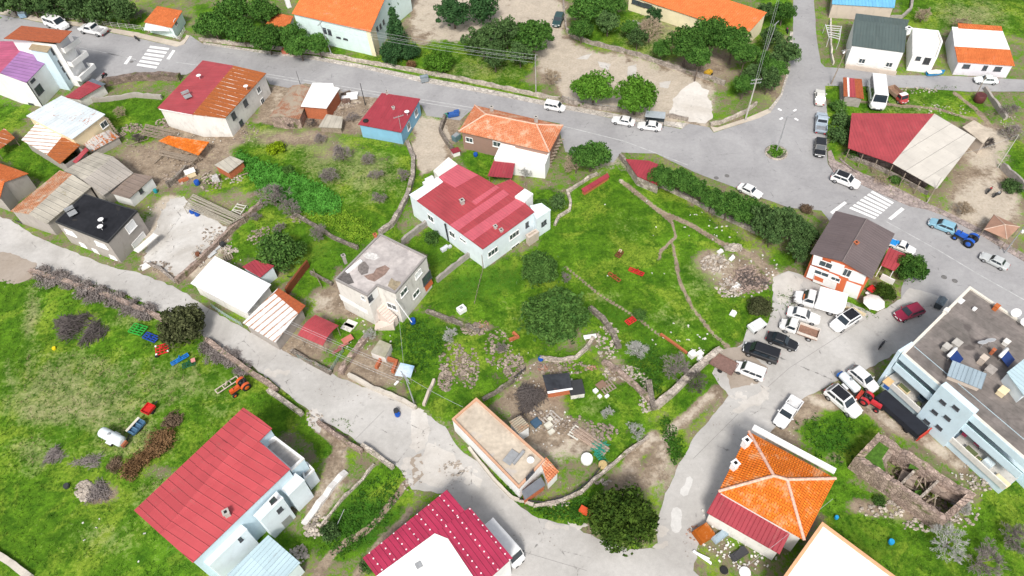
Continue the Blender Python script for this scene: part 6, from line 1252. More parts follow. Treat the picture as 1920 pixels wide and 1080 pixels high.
for x, y, r, l in [(1240,330,23,'first pine of the hedge, beside the crimson kiosk roof'),(1272,338,26,'second pine of the roadside hedge from the kiosk'),(1303,352,24,'third pine of the roadside hedge from the kiosk'),(1335,372,24,'fourth hedge pine, left of the half hidden white car'),(1366,384,32,'large hedge pine in front of the half hidden white car'),(1402,396,28,'hedge pine right of the half hidden white car'),(1435,414,32,'wide hedge pine where the row turns towards the brown roof'),(1470,412,28,'yellowish hedge pine nearest the crossroads'),(1492,432,34,'big hedge pine left of the brown roof'),(1515,440,22,'hedge pine touching the brown roof'),(1500,470,24,'lowest hedge pine beside the orange and white house'),(1448,440,22,'hedge pine on the field side above the rubble')]: tree('pine', x, y, r, l, 'pine' if y < 410 else 'pine2', group='pines of the hedge by the crossroads')
tree('shrub', 1512, 392, 13, 'reddish twiggy shrub behind the hedge at the crossroads', 'scrub'); tree('big', 1708, 504, 31, 'round dark tree in front of the red porch roof', 'pine', sq=1.1); tree('bush', 1660, 548, 20, 'dark bush on the corner below the red porch', 'big')
tree('bush', 1425, 576, 25, 'brownish olive bush by the lane at the field edge', 'bush'); tree('big', 1040, 592, 62, 'great spreading green pine in the middle of the plots', 'olive', sq=.9, name='pine_tree'); tree('big', 1010, 506, 43, 'smaller green pine above the great spreading pine', 'olive', name='pine_tree'); tree('bare', 1060, 522, 14, 'grey bare sapling right of the smaller green pine')
tree('big', 1168, 972, 66, 'huge dark evergreen tree at the lane junction', 'big', sq=1.0); tree('bush', 343, 612, 47, 'large olive bush in the hedge beside the left lane', 'bush'); tree('bush', 525, 474, 44, 'rounded grey-green tree above the crimson hut roof', 'olive', name='olive_tree')
for x, y, r, l, mt in [(512,372,36,'wide grey bare tree beside the leafy bed','g'),(545,392,24,'grey bare tree right of the wide one by the leafy bed','g'),(600,440,22,'grey bare tree on the old plot wall','g'),(525,430,18,'grey bare sapling above the olive tree','g'),(640,290,26,'bare fruit tree in the ploughed orchard rows','g'),(618,330,24,'bare fruit tree left in the orchard','g'),(690,300,18,'bare fruit tree right of the orchard rows','g'),(705,330,18,'bare fruit tree in the middle right of the orchard','g'),(755,330,18,'bare fruit tree by the orchard wall','g'),(710,375,18,'bare fruit tree low in the orchard','g'),(600,262,16,'bare fruit tree under the brown ruin','g'),(730,228,15,'bare tree in front of the blue cottage','d'),(585,232,14,'dark bare tree against the brown ruin','d'),(548,232,14,'dark bare tree at the left end of the ruin','d'),(660,222,16,'grey bare tree left of the blue cottage','g'),
        (845,630,20,'silver bare bush on the rubble slope','s'),(694,628,17,'silver bare bush in the gazebo garden','s'),(1195,660,25,'silvery grey bare tree in the green hollow','s'),(1268,690,36,'wide grey bare tree beside the long broken wall','g'),(1306,720,26,'bare grey shrub right of the long broken wall','d'),(1080,312,30,'tan bare tree by the hip house stairs','t'),(985,325,16,'pale bare tree before the white terrace','s'),(1850,270,18,'bare shrub behind the cream pavilion roof','d'),(1808,392,22,'reddish bare tree in the walled yard at the crossroads','t'),(1652,338,16,'bare shrub in front of the pavilion','t'),
        (1778,1018,42,'pale bare tree at the bottom right field','s'),(1842,1050,44,'grey bare tree in the bottom right corner','g'),(1898,1010,36,'grey bare tree at the right edge above the corner','g'),(1800,948,26,'silver bare tree beside the stone ruin','s'),(1880,862,30,'mauve bare shrub by the apartment wall','g'),(1900,250,26,'grey bare shrub at the upper right edge','g'),(1890,210,20,'bare shrub above the yard wall at the right edge','g'),(1800,50,22,'tan bare scrub behind the lilac house','t'),(1730,30,22,'bare scrub at the top right field','t'),(1490,565,12,'small bare bush by the forecourt','d'),
        (258,262,14,'bare bramble by the tumbled pergola','d'),(370,215,14,'bare shrub under the half rusted roof','d'),(226,212,15,'reddish bare shrub in the small upper garden','t'),(1190,810,22,'thorny bare bush near the hollow plot wall','s'),(1140,775,16,'thin bare sapling in the hollow plot','s'),(940,655,16,'bare bramble on the stone heap','g'),(480,410,14,'bare shrub behind the timber pergola','g')]: tree('bare', x, y, r, l, mt)
tree('shrub', 520, 278, 18, 'vivid yellow-green shrub at the top of the orchard', 'yellow'); tree('shrub', 540, 318, 12, 'dark green shrub beside the yellow-green one', 'olive')
for x, y, r, l, mt in [(300,828,30,'brown dead bush in the left field, nearest the red roof','brown'),(272,858,22,'brown dead bush in the middle of the dry line','brown'),(246,880,24,'brown dead bush at the lower end of the dry line','brown'),(215,872,16,'yellowish dry shrub in the dry line','scrub'),(322,790,20,'dry tan shrub at the upper end of the dry line','scrub')]: tree('scrub', x, y, r, l, mt, sq=.6)
for x, y, r, l in [(810,448,16,'small bush by the white house side wall'),(1045,380,18,'green bush behind the curved garden wall'),(1015,385,16,'green bush beside the white annex'),(1600,290,14,'shrub at the pavilion corner'),(1575,255,24,'dark hedge shrub behind the parked black car'),(1578,228,20,'hedge shrub beside the blue-grey pickup'),(1570,200,16,'hedge shrub by the parked cream car'),(1680,338,12,'shrub on the pavilion pavement'),(1898,350,20,'shrub at the yard wall right edge'),(620,1000,20,'leafy shrub low in the grass strip'),(1200,590,14,'low shrub on the field bank'),(1650,940,12,'tuft shrub near the ruin wall'),(460,690,10,'small shrub on the lane wall'),(690,1060,16,'shrub beside the raspberry roof')]: tree('shrub', x, y, r, l, 'olive' if r < 18 else 'lush' if r > 30 else 'pine2')
# brush heaps and grey bramble along the walls
def brush(px, py, rx, ry, label, mat='d', n=260, h=.8, name='brush_pile', cat='brush pile'):
    c = W(px, py, 0); s = ppm(c); rg = random.Random(int(px * 7 + py)); segs = []; RX, RY = rx / s, ry / s / .8
    for _ in range(n):
        a = rg.uniform(0, 6.283); q = math.sqrt(rg.random()); lb = .72 + .28 * math.sin(3 * a + px) ; x, y = RX * q * lb * math.cos(a), RY * q * lb * math.sin(a); z = h * (1 - q * q) * rg.uniform(.2, 1.1); t = rg.gauss(px % 3, .7); L = rg.uniform(.7, 2.0) * (1.2 if h > 1 else .8)
        p = Vector((x - L * math.cos(t) * .5, y - L * math.sin(t) * .5, max(.04, z + rg.uniform(-.25, .25)))); e = Vector((x + L * math.cos(t) * .5, y + L * math.sin(t) * .5, max(.04, z + rg.uniform(-.2, .35)))); segs.append((p, e, .05 if h > 1 else .035, .018))
    V, F = seg_mesh(segs); T = npmesh(name, V, F, TWM[mat]); T.location = (c.x, c.y, .05); setp(T, label, cat); return T
brush(138,612,38,30,'dark heap of pruned branches in the left field','d',520,1.5); brush(178,626,26,24,'smaller dark branch heap right beside the big one in the left field','d',320,1.2); brush(103,856,22,16,'round grey brush heap low in the left field','g',220,.6); brush(185,922,26,22,'grey brush heap over the pale stones in the left field','g',260,.5); brush(168,866,34,12,'flat row of cut grey twigs in the left field','g',160,.35)
brush(994,747,29,26,'round heap of dark branches beside the tan yard','d',520,1.7); brush(1404,528,40,24,'spread of dark branches on the rubble by the hedge','d',300,.6)
HEDGEW = [(62,508),(110,520),(160,538),(210,552),(260,575),(300,592)]
for k, (x, y, r, l) in enumerate([(78,512,20,'grey bramble at the left end of the lane wall'),(104,522,22,'grey bramble second along the lane wall'),(132,530,20,'grey bramble third along the lane wall'),(160,542,23,'grey bramble midway along the lane wall'),(188,551,20,'grey bramble past the middle of the lane wall'),(214,562,22,'grey bramble on the lane wall, third before the olive bush'),(242,572,20,'grey bramble on the lane wall, second before the olive bush'),(272,586,22,'grey bramble touching the big olive bush'),(392,652,18,'grey bramble just right of the big olive bush'),(412,664,20,'grey bramble second right of the olive bush'),(434,678,18,'grey bramble above the orange tractor'),(456,692,16,'last grey bramble before the broken lane wall')]):
    tree('scrub', x, y, r, l, 'mauve', 'bramble', 'bramble', 'brambles along the lane wall', sq=.55)
for k, (x, y, rx, ry) in enumerate([(110,528,50,14),(190,556,50,14),(262,584,40,14),(425,672,44,14)]): brush(x, y, rx, ry, ['tangle of grey canes at the left end of the lane wall','tangle of grey canes midway along the lane wall','tangle of grey canes before the big olive bush','tangle of grey canes after the big olive bush'][k], 'g', 320, .7, 'bramble_tangle', 'bramble')
# leafy beds, tufts: one mass each
def scatter_stuff(name, polys, n, size, hgt, mat, label=None, per=7, seed=3, asp=.6, jit=.8):
    rs = np.random.RandomState(seed); pts = []
    for P, wgt in polys:
        xs = [p[0] for p in P]; ys = [p[1] for p in P]; need = int(n * wgt); got = 0
        while got < need:
            x = rs.uniform(min(xs), max(xs), 4000); y = rs.uniform(min(ys), max(ys), 4000); k = poly_sd(x, y, P) > rs.uniform(-6, 4, 4000)
            for a, b in zip(x[k][:need - got], y[k][:need - got]):
                p = W(a, b); pts.append((p.x, p.y, max(0, gz(p.x, p.y))))
            got += int(min(k.sum(), need - got))
    pts = np.array(pts); k = np.repeat(np.arange(len(pts)), per); off = rs.normal(0, 1, (len(k), 3)) * np.array([hgt * .8, hgt * .8, 0]); off[:, 2] = rs.uniform(.1, 1, len(k)) * hgt
    V, F = leaf_quads(pts[k] + off, np.tile([0, 0, 1.0], (len(k), 1)), size, rs, asp, jit)
    o = npmesh(name, V, F, mat); return setp(o, label, None, None, 'stuff')
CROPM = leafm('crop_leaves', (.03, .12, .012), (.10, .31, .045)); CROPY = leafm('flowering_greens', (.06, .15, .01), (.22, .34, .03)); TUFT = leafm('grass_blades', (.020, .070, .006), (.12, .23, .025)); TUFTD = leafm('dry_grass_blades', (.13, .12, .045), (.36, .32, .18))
scatter_stuff('leafy_crop', [([(445,282),(475,300),(560,330),(640,375),(630,405),(585,402),(520,375),(480,345),(470,325),(445,305)], 1)], 1500, .20, .38, CROPM, 'broad-leaved bright green crop bed in the orchard plot', 9, 5)
scatter_stuff('flowering_greens', [([(560,398),(640,400),(690,420),(700,440),(670,455),(620,425)], 1)], 420, .17, .35, CROPY, 'yellowish flowering greens below the leafy crop', 7, 6)
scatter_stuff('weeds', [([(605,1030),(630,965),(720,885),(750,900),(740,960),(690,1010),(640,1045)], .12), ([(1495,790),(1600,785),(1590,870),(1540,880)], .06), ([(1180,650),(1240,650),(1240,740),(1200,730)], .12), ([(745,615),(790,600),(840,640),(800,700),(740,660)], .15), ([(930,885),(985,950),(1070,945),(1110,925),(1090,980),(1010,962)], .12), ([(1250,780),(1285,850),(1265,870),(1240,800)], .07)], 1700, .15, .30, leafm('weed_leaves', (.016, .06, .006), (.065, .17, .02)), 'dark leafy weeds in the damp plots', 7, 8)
def grass_tufts(n, name, mat, chan, thr, size, hgt, seed):
    rs = np.random.RandomState(seed); x = rs.uniform(GX0 + 1, GX1 - 1, n * 8); y = rs.uniform(GY0 + 1, 150, n * 8); i = ((x - GX0) / GS).astype(int); j = ((y - GY0) / GS).astype(int)
    g = CH[chan][i, j]; px, py = pix(x, y); w = np.where(chan == 'd', CH['g'][i, j], 1)
    k = (g > thr) & (w > .6) & (px > -20) & (px < 1940) & (py > -5) & (py < 1100) & (rs.rand(n * 8) < np.clip(fnoise(x, y, .5, 77) * 1.8 - .35, 0, 1)); x, y, i, j = [q[k][:n] for q in (x, y, i, j)]
    P = np.stack([x, y, np.maximum(GZ[i, j], 0)], 1); k = np.repeat(np.arange(len(P)), 4); off = rs.normal(0, .13, (len(k), 3)); off[:, 2] = rs.uniform(.0, hgt, len(k))
    V, F = leaf_quads(P[k] + off, np.tile([0, -.3, .6], (len(k), 1)), size, rs, .3, 1.0); return setp(npmesh(name, V, F, mat), None, None, None, 'stuff')
grass_tufts(26000, 'grass', TUFT, 'g', .7, .14, .18, 1); grass_tufts(9000, 'dry_grass', TUFTD, 'd', .30, .14, .2, 2)
# ------------------------------------------------------------------ garden walls, fences, rubble
def gwall(label, P, h=1.1, w=.45, mat=STONE, name='stone_wall', jag=.18, cat='wall', step=.9, cap=None):
    pts = [W(x, y, 0) for x, y in P]; A = [pts[0]]
    for a, b in zip(pts, pts[1:]):
        n = max(1, int((b - a).length / step)); A += [a.lerp(b, (k + 1) / n) for k in range(n)]
    m = MB(); H = [h + rnd.uniform(-jag, jag) for _ in A]; n = len(A); L = []
    for k in range(n):
        d = (A[min(k + 1, n - 1)] - A[max(k - 1, 0)]).normalized(); s = Vector((-d.y, d.x, 0)) * (w / 2); L.append((A[k] + s, A[k] - s))
    vs = []
    for k in range(n):
        l, r = L[k]; j = lambda: Vector((rnd.uniform(-jag, jag), rnd.uniform(-jag, jag), 0)) * .25
        vs += [g0(l * 1.0, -.1), g0(l + j(), H[k] - .05), g0(r + j(), H[k]), g0(r, -.1)]
    fs = [(k * 4 + q, k * 4 + q + 1, k * 4 + 4 + q + 1, k * 4 + 4 + q) for k in range(n - 1) for q in range(3)] + [(0, 1, 2, 3), (n * 4 - 1, n * 4 - 2, n * 4 - 3, n * 4 - 4)]
    m.add(vs, fs); c = pts[0]; o = m.build(name, mat); setp(o, label, cat, None, 'thing')
    return o
PALEW = stone('pale_wall_cap', (.56, .50, .43), (.40, .34, .29), 1.8, .05); PLW = plaster('pale_rendered_wall', (.60, .55, .48), .5); MUD = stone('earth_bank_stone', (.25, .19, .16), (.15, .115, .095), 1.8, .2)
for a in [
 ('stone wall along the field side of the left lane, overgrown with bramble', [(60,512),(110,526),(200,556),(300,598),(330,620)], .9, .7, STONEB),
 ('broken stone wall along the lane below the olive bush', [(388,640),(430,672),(470,700),(505,722),(520,735)], .9, .7, STONEB),
 ('pale capped wall ending at the lane corner near the big red roof', [(505,735),(530,752),(552,768),(568,780)], .9, .6, PALEW),
 ('low wall along the lane between the dirt drive and the grass strip', [(598,795),(630,818),(655,835),(680,850)], .9, .5, STONEB),
 ('low wall along the lane at the top of the grass strip', [(680,838),(710,858),(738,880)], .9, .5, PALEW),
 ('dark stone wall from the lane up to the timber pergola', [(333,532),(380,490),(430,440),(470,405),(492,386)], 1.2, .6, STONEB),
 ('short stone wall between the dirt yard and the brick hut', [(316,352),(335,338),(352,318)], 1.2, .6, STONE),
 ('sloping stone wall across the old plots above the olive tree', [(552,404),(590,425),(625,448),(672,468)], .7, .5, STONE),
 ('stone wall curving down the right side of the orchard', [(764,270),(776,300),(775,335),(765,370),(750,400),(735,425),(712,440)], 1.0, .7, STONE2),
 ('block wall between the white and the concrete house', [(755,458),(778,440),(800,422)], 1.3, .5, BLOCK),
 ('rendered block wall below the white house corner', [(820,530),(850,505),(880,482)], 1.2, .4, BLOCK),
 ('curved pale garden wall at the left of the green field', [(1040,424),(1048,408),(1068,396),(1070,382),(1064,362),(1082,350),(1110,332),(1120,328)], .7, .45, PALEW),
 ('thick broken wall leading to the brown trailer', [(1230,765),(1262,738),(1290,710),(1320,682),(1350,660)], 1.2, .9, PALEW),
 ('crumbling bank wall at the foot of the thick broken wall', [(1226,770),(1220,750),(1215,720)], 1.0, .8, STONE),
 ('curved low wall around the huge evergreen', [(1000,950),(1040,945),(1090,925),(1115,900),(1140,880),(1175,850),(1215,822)], .6, .4, PALEW),
 ('long low wall beside the long flat house', [(880,842),(900,868),(930,905),(960,935),(1000,948)], .6, .35, PLW),
 ('stone retaining wall along the roadside below the school', [(375,76),(480,89),(592,102),(690,120),(740,128),(870,152),(960,171),(1050,190)], .9, .5, PALEW),
 ('stone roadside wall below the pair of round pines', [(1050,190),(1100,202),(1150,208),(1205,214)], .9, .45, STONE2),
 ('pale roadside wall right of the bus shelter', [(1250,219),(1290,227)], .9, .4, STONE2),
 ('white topped corner wall at the school plot entrance', [(1332,236),(1352,232),(1395,214),(1418,196)], .9, .4, PALEW),
 ('long stone boundary wall between the sandy yard and the umbrella pines', [(1062,60),(1076,72),(1110,84),(1190,104),(1260,128),(1310,144),(1358,160)], 1.0, .5, STONE2),
 ('winding low wall at the edge of the school track', [(1056,0),(1058,30),(1062,58)], .7, .4, STONE2),
 ('earth and stone bank below the main road left of the half rusted house', [(150,196),(200,160),(250,150),(300,148),(340,150)], 1.5, 1.2, MUD),
 ('grey rendered garden wall under the stone bank', [(160,192),(205,190),(255,182),(305,186)], 1.1, .5, P_GREY),
 ('low stone wall beside the kiosk at the head of the field', [(1162,296),(1180,318),(1196,334)], 1.2, .5, STONE2),
 ('roadside wall under the hedge of pines', [(1196,334),(1240,352),(1290,375),(1340,402),(1390,425),(1420,440)], .9, .4, STONE2),
 ('wall behind the lane in front of the gazebo garden', [(548,660),(580,680),(622,702)], .9, .5, STONE),
 ('brown stone wall separating the two lane gardens', [(640,702),(660,670),(680,645),(690,632)], .9, .8, STONEB),
 ('low plastered wall along the lane by the utility pole', [(655,706),(700,730),(745,748),(780,766)], .8, .5, PLW),
 ('narrow garden wall running up from the utility pole', [(795,762),(805,738),(815,715)], .8, .4, P_BEIGE),
 ('thin wall behind the long flat house', [(906,752),(940,732),(965,715)], .9, .4, STONE),
 ('earth wall at the lower edge of the middle rubble slope', [(800,585),(840,600),(870,612),(900,625)], .7, .6, STONE),
 ('dry stone terrace under the great pine', [(1012,672),(1045,678),(1080,672),(1100,655),(1112,635)], .6, .5, PALEW),
 ('stone lined bank right of the great pine', [(1105,580),(1130,600),(1150,630),(1160,655)], .8, .8, STONE),
 ('stone bank dividing the green hollow from the pallets', [(1130,680),(1160,700),(1190,725),(1220,755)], .8, .7, STONEB),
 ('rendered wall at the back of the walled yard on the right', [(1875,315),(1895,335),(1918,358)], 1.4, .4, BLOCK),
 ('grey wall beside the upper right grass path', [(1845,168),(1862,195),(1872,210),(1885,225)], 1.0, .5, P_GREY),
 ('pale concrete wall left of the rust striped shed', [(1575,160),(1576,190),(1575,212)], .8, .4, BLOCK),
 ('curving concrete wall behind the green roofed house', [(1662,38),(1690,35),(1706,20),(1710,-5)], .9, .5, BLOCK),
 ('front wall of the green roofed house along the street', [(1556,40),(1556,80),(1558,110),(1562,122)], .9, .3, PLW),
 ('low wall of the strip garden beside the grass', [(600,990),(640,940),(680,900),(702,872)], .5, .3, PALEW),
 ('white concrete path wall leading to the big red roofed house', [(570,985),(600,945),(630,905),(650,885)], .5, .8, plaster('white_path', (.74,.72,.70), .4)),
 ('concrete rail at the bottom left corner of the field', [(-20,1030),(20,1055),(60,1085)], .7, .8, PLW),
 ('low wall in front of the flower yard of the orange and white house', [(1572,575),(1600,583),(1622,592)], .5, .4, P_CREAM),
 ('dividing garden wall left of the concrete house', [(584,515),(605,525),(624,535)], .8, .35, STONE),
 ('grey wall between the pale yard and the timber pergola', [(262,508),(275,495),(300,505),(330,530)], .6, .4, STONE2),
 ('low kerb wall along the pavilion terrace', [(1575,300),(1600,322),(1650,345),(1690,362)], .4, .3, REDP),
]: gwall(a[0], a[1], a[2], a[3], a[4])
gwall('orange brick wall standing between garden hut and rusty shed', [(540,552),(560,525),(580,500)], 1.6, .35, BRICK, 'brick_wall', .08)
gwall('long orange pipe-like brick edging in the green hollow', [(1238,628),(1262,645),(1288,664)], .5, .35, REDBR, 'brick_edging', .05)
gwall('U-shaped orange brick frame beside the blue tarpaulin', [(706,692),(717,672),(745,680),(737,700)], .7, .45, REDBR, 'brick_planter', .04)
gwall('orange brick planter left of the great spreading pine', [(955,640),(972,634),(962,626)], .6, .4, REDBR, 'brick_planter', .04)
def fence(label, P, h=1.2, n=14, mat=GREYM, rails=(.4, .75, 1.1), name='metal_fence'):
    pts = [W(*p) for p in P]; T = thing(name, label, 'fence', tuple(pts[0])); o = pts[0]
    m = MB()
    for a, b in zip(pts, pts[1:]):
        for r in rails: m.beam(a + Zv * h * r / 1.1 - o, b + Zv * h * r / 1.1 - o, .05, .05)
    m.build('rail', mat, T)
    L = [(b - a).length for a, b in zip(pts, pts[1:])]; tot = sum(L)
    for k in range(n + 1):
        s = tot * k / n; i = 0
        while i < len(L) - 1 and s > L[i]: s -= L[i]; i += 1
        p = pts[i].lerp(pts[i + 1], min(1, s / L[i])) - o; m = MB(); m.tube(p, p + Zv * (h + .15), .05, .05, 6); m.build('post', mat, T)
fence('wire fence with concrete posts along the top left road', [(-10,6),(90,30),(200,50),(268,58)], 1.3, 22, plain('concrete_post', (.5,.49,.46), .9))
fence('thin fence above the roadside wall by the round pines', [(1055,188),(1120,204),(1205,212)], 1.0, 14); fence('white railing at the gatehouse corner', [(271,58),(315,68),(338,76),(348,58)], .9, 12, WHITE); fence('green railing before the white-roofed shed', [(400,578),(430,598),(455,612)], 1.0, 10, plain('green_rail', (.30,.40,.36), .5)); fence('grey railing of the gazebo garden', [(560,672),(620,700),(645,660)], .9, 12, plain('green_rail2', (.22,.28,.25), .5))
fence('wooden pole fence beside the white hut wall', [(590,512),(604,540)], .9, 5, WOOD); fence('black hose-lined fence around the long flat house garden', [(975,940),(1020,945),(1070,930),(1110,900),(1125,880)], .7, 10, DARK, (.5, .8, 1.1)); fence('thin rail fence down the middle garden', [(905,510),(897,540),(890,570)], .5, 6, WOOD, (.6,)); fence('dark net fence above the long flat house', [(965,712),(985,695)], .8, 3, DARK)
# timber pergolas
def pergola(label, pts, z, n, mat=WOOD):
    P = W3([(x, y, z) for x, y in pts]); c = sum(P, Vector((0, 0, 0))) / 4; T = thing('pergola', label, 'pergola', (c.x, c.y, 0), 0, 'timber pergolas'); o = Vector((c.x, c.y, 0))
    for k in range(n):
        t = (k + .5) / n; m = MB(); j = lambda: Vector((rnd.uniform(-.15, .15), rnd.uniform(-.15, .15), rnd.uniform(-.1, .1))); m.beam(P[0].lerp(P[1], t) + j() - o, P[3].lerp(P[2], t) + j() - o, .13, .1); m.build('rafter', mat, T)
    for a, b in ((P[0], P[1]), (P[3], P[2])): m = MB(); m.beam(a - o - Zv * .12, b - o - Zv * .12, .14, .14); m.build('beam', mat, T)
    for p in P: m = MB(); m.tube(g0(p - o, -.05), p - o - Zv * .15, .07, .06, 6); m.build('post', mat, T)
pergola('weathered timber pergola frame along the pale yard', [(362,363),(345,388),(425,422),(455,405)], 1.7, 12, plain('grey_timber', (.34,.31,.25), .85, .3, 4)); pergola('tumbled timber frame in front of the half rusted house', [(275,232),(262,252),(305,262),(335,245)], 1.5, 9); pergola('broken timber frame under the loose orange tiles', [(300,280),(298,290),(358,305),(370,295)], 1.2, 8); pergola('small white ladder-like frame in the grass right of the pergola', [(432,398),(446,380),(462,384),(450,402)], .8, 4, plain('pale_timber', (.6,.58,.52), .8)); pergola('bare metal frame beside the green roofed house', [(1548,45),(1555,70),(1574,75),(1578,48)], 2.2, 6, plain('white_pipe', (.6,.6,.6), .5))
# rubble heaps
def rubble(label, spots, n, smin, smax, mat, h=.5, seed=1):
    rg = random.Random(seed); m = MB()
    for _ in range(n):
        x, y, rx, ry = spots[rg.randrange(len(spots))]; a = rg.uniform(0, 6.28); q = math.sqrt(rg.random()); p = W(x + rx * q * math.cos(a), y + ry * q * math.sin(a)); m.rock((p.x, p.y, .05 + h * (1 - q) * rg.random()), rg.uniform(smin, smax), .7, rg)
    return setp(m.build('rubble', mat), label, 'rubble', None, 'stuff')
RB1 = stone('rubble_stone', (.38, .315, .26), (.23, .185, .15), 1.3, 0); RB2 = stone('pale_rubble', (.50, .445, .385), (.33, .285, .24), 1.3, 0); RBR = stone('brick_rubble', (.45, .26, .19), (.30, .17, .12), 1.5, 0)
rubble('stone and brick rubble in the upper middle garden', [(850,680,28,40),(880,690,18,40),(835,715,14,20)], 420, .12, .32, RB1, .5, 1); rubble('rubble bank falling beside the great pine', [(935,655,26,36),(965,690,20,26),(890,618,26,12)], 380, .12, .34, RB1, .5, 2); rubble('pale rubble beside the hedge', [(1340,495,26,16),(1370,540,30,18),(1375,465,18,7)], 320, .12, .4, RB2, .5, 3); rubble('dark rubble heap in the corner of the field', [(1405,525,40,26)], 360, .12, .36, STONEB, .6, 4)
rubble('pale stones in the lower left field', [(160,920,18,18)], 120, .16, .45, RB2, .5, 5); rubble('cut stones around the pallets', [(1050,690,60,14),(1000,790,40,20),(1075,800,40,22),(1130,810,30,16)], 380, .1, .32, RB1, .4, 6); rubble('stones along the broken bank', [(1140,640,22,36),(1210,740,14,36),(1170,700,40,14)], 300, .12, .36, RB2, .4, 7); rubble('stones beside the big red roofed house', [(590,985,26,24),(560,1040,18,18)], 160, .12, .36, RB2, .4, 8)
rubble('broken kerb stones at the lane junction', [(1040,945,30,6),(1130,905,16,6),(850,880,30,16),(590,785,16,16),(770,905,20,20)], 150, .08, .28, RB2, .2, 9); rubble('scattered rubble in the dirt yards on the left', [(260,260,50,30),(340,300,40,16),(300,500,26,10),(400,440,22,20),(160,250,40,26),(460,250,26,20),(640,200,26,20)], 420, .08, .26, RB1, .3, 10); rubble('brick fragments', [(905,610,12,10),(1018,690,10,6),(1110,690,10,5),(1000,735,10,8),(1305,1000,20,14)], 130, .1, .24, RBR, .3, 11); rubble('scattered stones by the ruin', [(1660,955,50,16),(1800,960,40,30),(1730,985,40,14),(1840,905,40,16)], 220, .1, .34, RB2, .3, 12); rubble('stones along the right field wall', [(1890,240,20,26),(1720,170,40,6),(1770,205,60,10)], 140, .1, .3, RB2, .2, 13)
m = MB(); rg = random.Random(5)
for (x, y, rx, ry, n) in [(1390,510,70,50,60),(1340,420,60,40,26),(300,440,60,60,40),(640,185,36,18,40),(1030,800,60,40,40),(1350,990,50,50,50),(1400,1040,60,30,60),(1780,930,60,50,40),(1010,700,80,40,30),(420,490,40,40,26),(700,640,60,50,26),(1830,890,40,20,26),(1180,450,120,80,8),(230,1000,120,60,6),(1280,640,60,40,26),(380,240,50,40,30)]:
    for _ in range(n):
        a = rg.uniform(0, 6.28); q = math.sqrt(rg.random()); p = W(x + rx * q * math.cos(a), y + ry * q * math.sin(a)); m.box((p.x, p.y, .14), (rg.uniform(.1, .34), rg.uniform(.08, .26), rg.uniform(.05, .16)), rg.uniform(0, 3))
setp(m.build('litter', plain('pale_litter', (.58, .56, .52), .7, .3, .4)), None, None, None, 'stuff')
# ------------------------------------------------------------------ poles, wires, lamps
def pole(label, bx, by, h, r=.14, lean=(0, 0), mat=CONC, arms=1, armdir=.3, lamp=False, name='utility_pole'):
    b = W(bx, by); T = thing(name, label, 'pole', tuple(b)); top = Vector((lean[0], lean[1], h)); m = MB(); m.tube((0, 0, -.1), top, r, r * .6, 8); m.build('shaft', mat, T); A = Vector((math.cos(armdir), math.sin(armdir), 0))
    for k in range(arms):
        z = h - .25 - k * .7; c = top * (z / h); m = MB(); m.beam(c - A * 1.0, c + A * 1.0, .1, .1)
        for s in (-.9, -.45, .45, .9): m.tube(c + A * s, c + A * s + Zv * .25, .05, .04, 6)
        m.build('crossarm', GREYM, T)
    if lamp:
        c = top * .97; m = MB(); m.tube(c, c + Vector((-.9, -1.1, .35)), .04, .035, 6); m.build('lamp_arm', GREYM, T); m = MB(); q = c + Vector((-1.0, -1.25, .33)); m.box(q, (.75, .3, .14), .9); m.build('lamp_head', WHITE, T, bevel=.04)
    return b + top
t1 = pole('wooden utility pole with short arms at the sandy school yard', 1005, 173, 8.3, .13, (0, 0), CONC, 3, 1.4); t2 = pole('tall twin-armed concrete pole by the corner of the school plot', 1397, 226, 9.2, .17, (.3, .2), CONC, 2, .1); t3 = pole('metal lamp pole leaning over the lane by the blue tarpaulin', 777, 757, 7.2, .12, (-.3, .2), GREYM, 2, 2.2, True); t4 = pole('lamp pole at the right edge beside the garden pavilion', 1883, 475, 6.0, .1, (.3, .2), GREYM, 0, 0, True); t5 = pole('dark post standing between the white shed and the blue cottage', 685, 197, 5.2, .1, (0, 0), DARK, 0); t6 = pole('thin dark post behind the ruined cottage roof', 563, 158, 3.2, .06, (0, 0), DARK, 0); t7 = pole('grey post at the corner of the blue cottage', 757, 268, 6.4, .08, (0, 0), GREYM, 1, .4); t8 = pole('wooden pole leaning on the upper side street corner', 1558, 158, 7.5, .12, (1.0, .6), WOOD, 1, .2, True)
t9 = pole('pole at the far end of the upper lane by the red drum', 1828, 182, 4.5, .09, (.4, .6), WOOD, 0); t10 = pole('slim pole leaning in the walled yard at the right', 1870, 315, 6, .08, (1.6, 1.6), CONC, 0); t11 = pole('pole in the roadside pines before the school wall', 624, 108, 8.0, .11, (-1.0, .8), GREYM, 1, 1.2); t12 = pole('grey post at the field corner beside the white house', 906, 504, 3.4, .1, (0, 0), CONC, 0); t13 = pole('white pipe post lying in the grass strip', 625, 998, 1.2, .05, (1.4, 2.4), GREYM, 0)
tA = pole('pole at the pavilion corner by the crossroads', 1738, 380, 5.0, .09, (.6, .6), CONC, 0); tB = pole('slim grey pole among the side street pines', 1428, 122, 9.0, .1, (1.2, 1.0), GREYM, 1, .8)
b = W(1455, 287); T = thing('street_lamp', 'four-armed street lamp on the planted roundabout', 'street lamp', tuple(b)); m = MB(); m.tube((0, 0, 0), (0, 0, 8.2), .14, .08, 8); m.build('pole', GREYM, T)
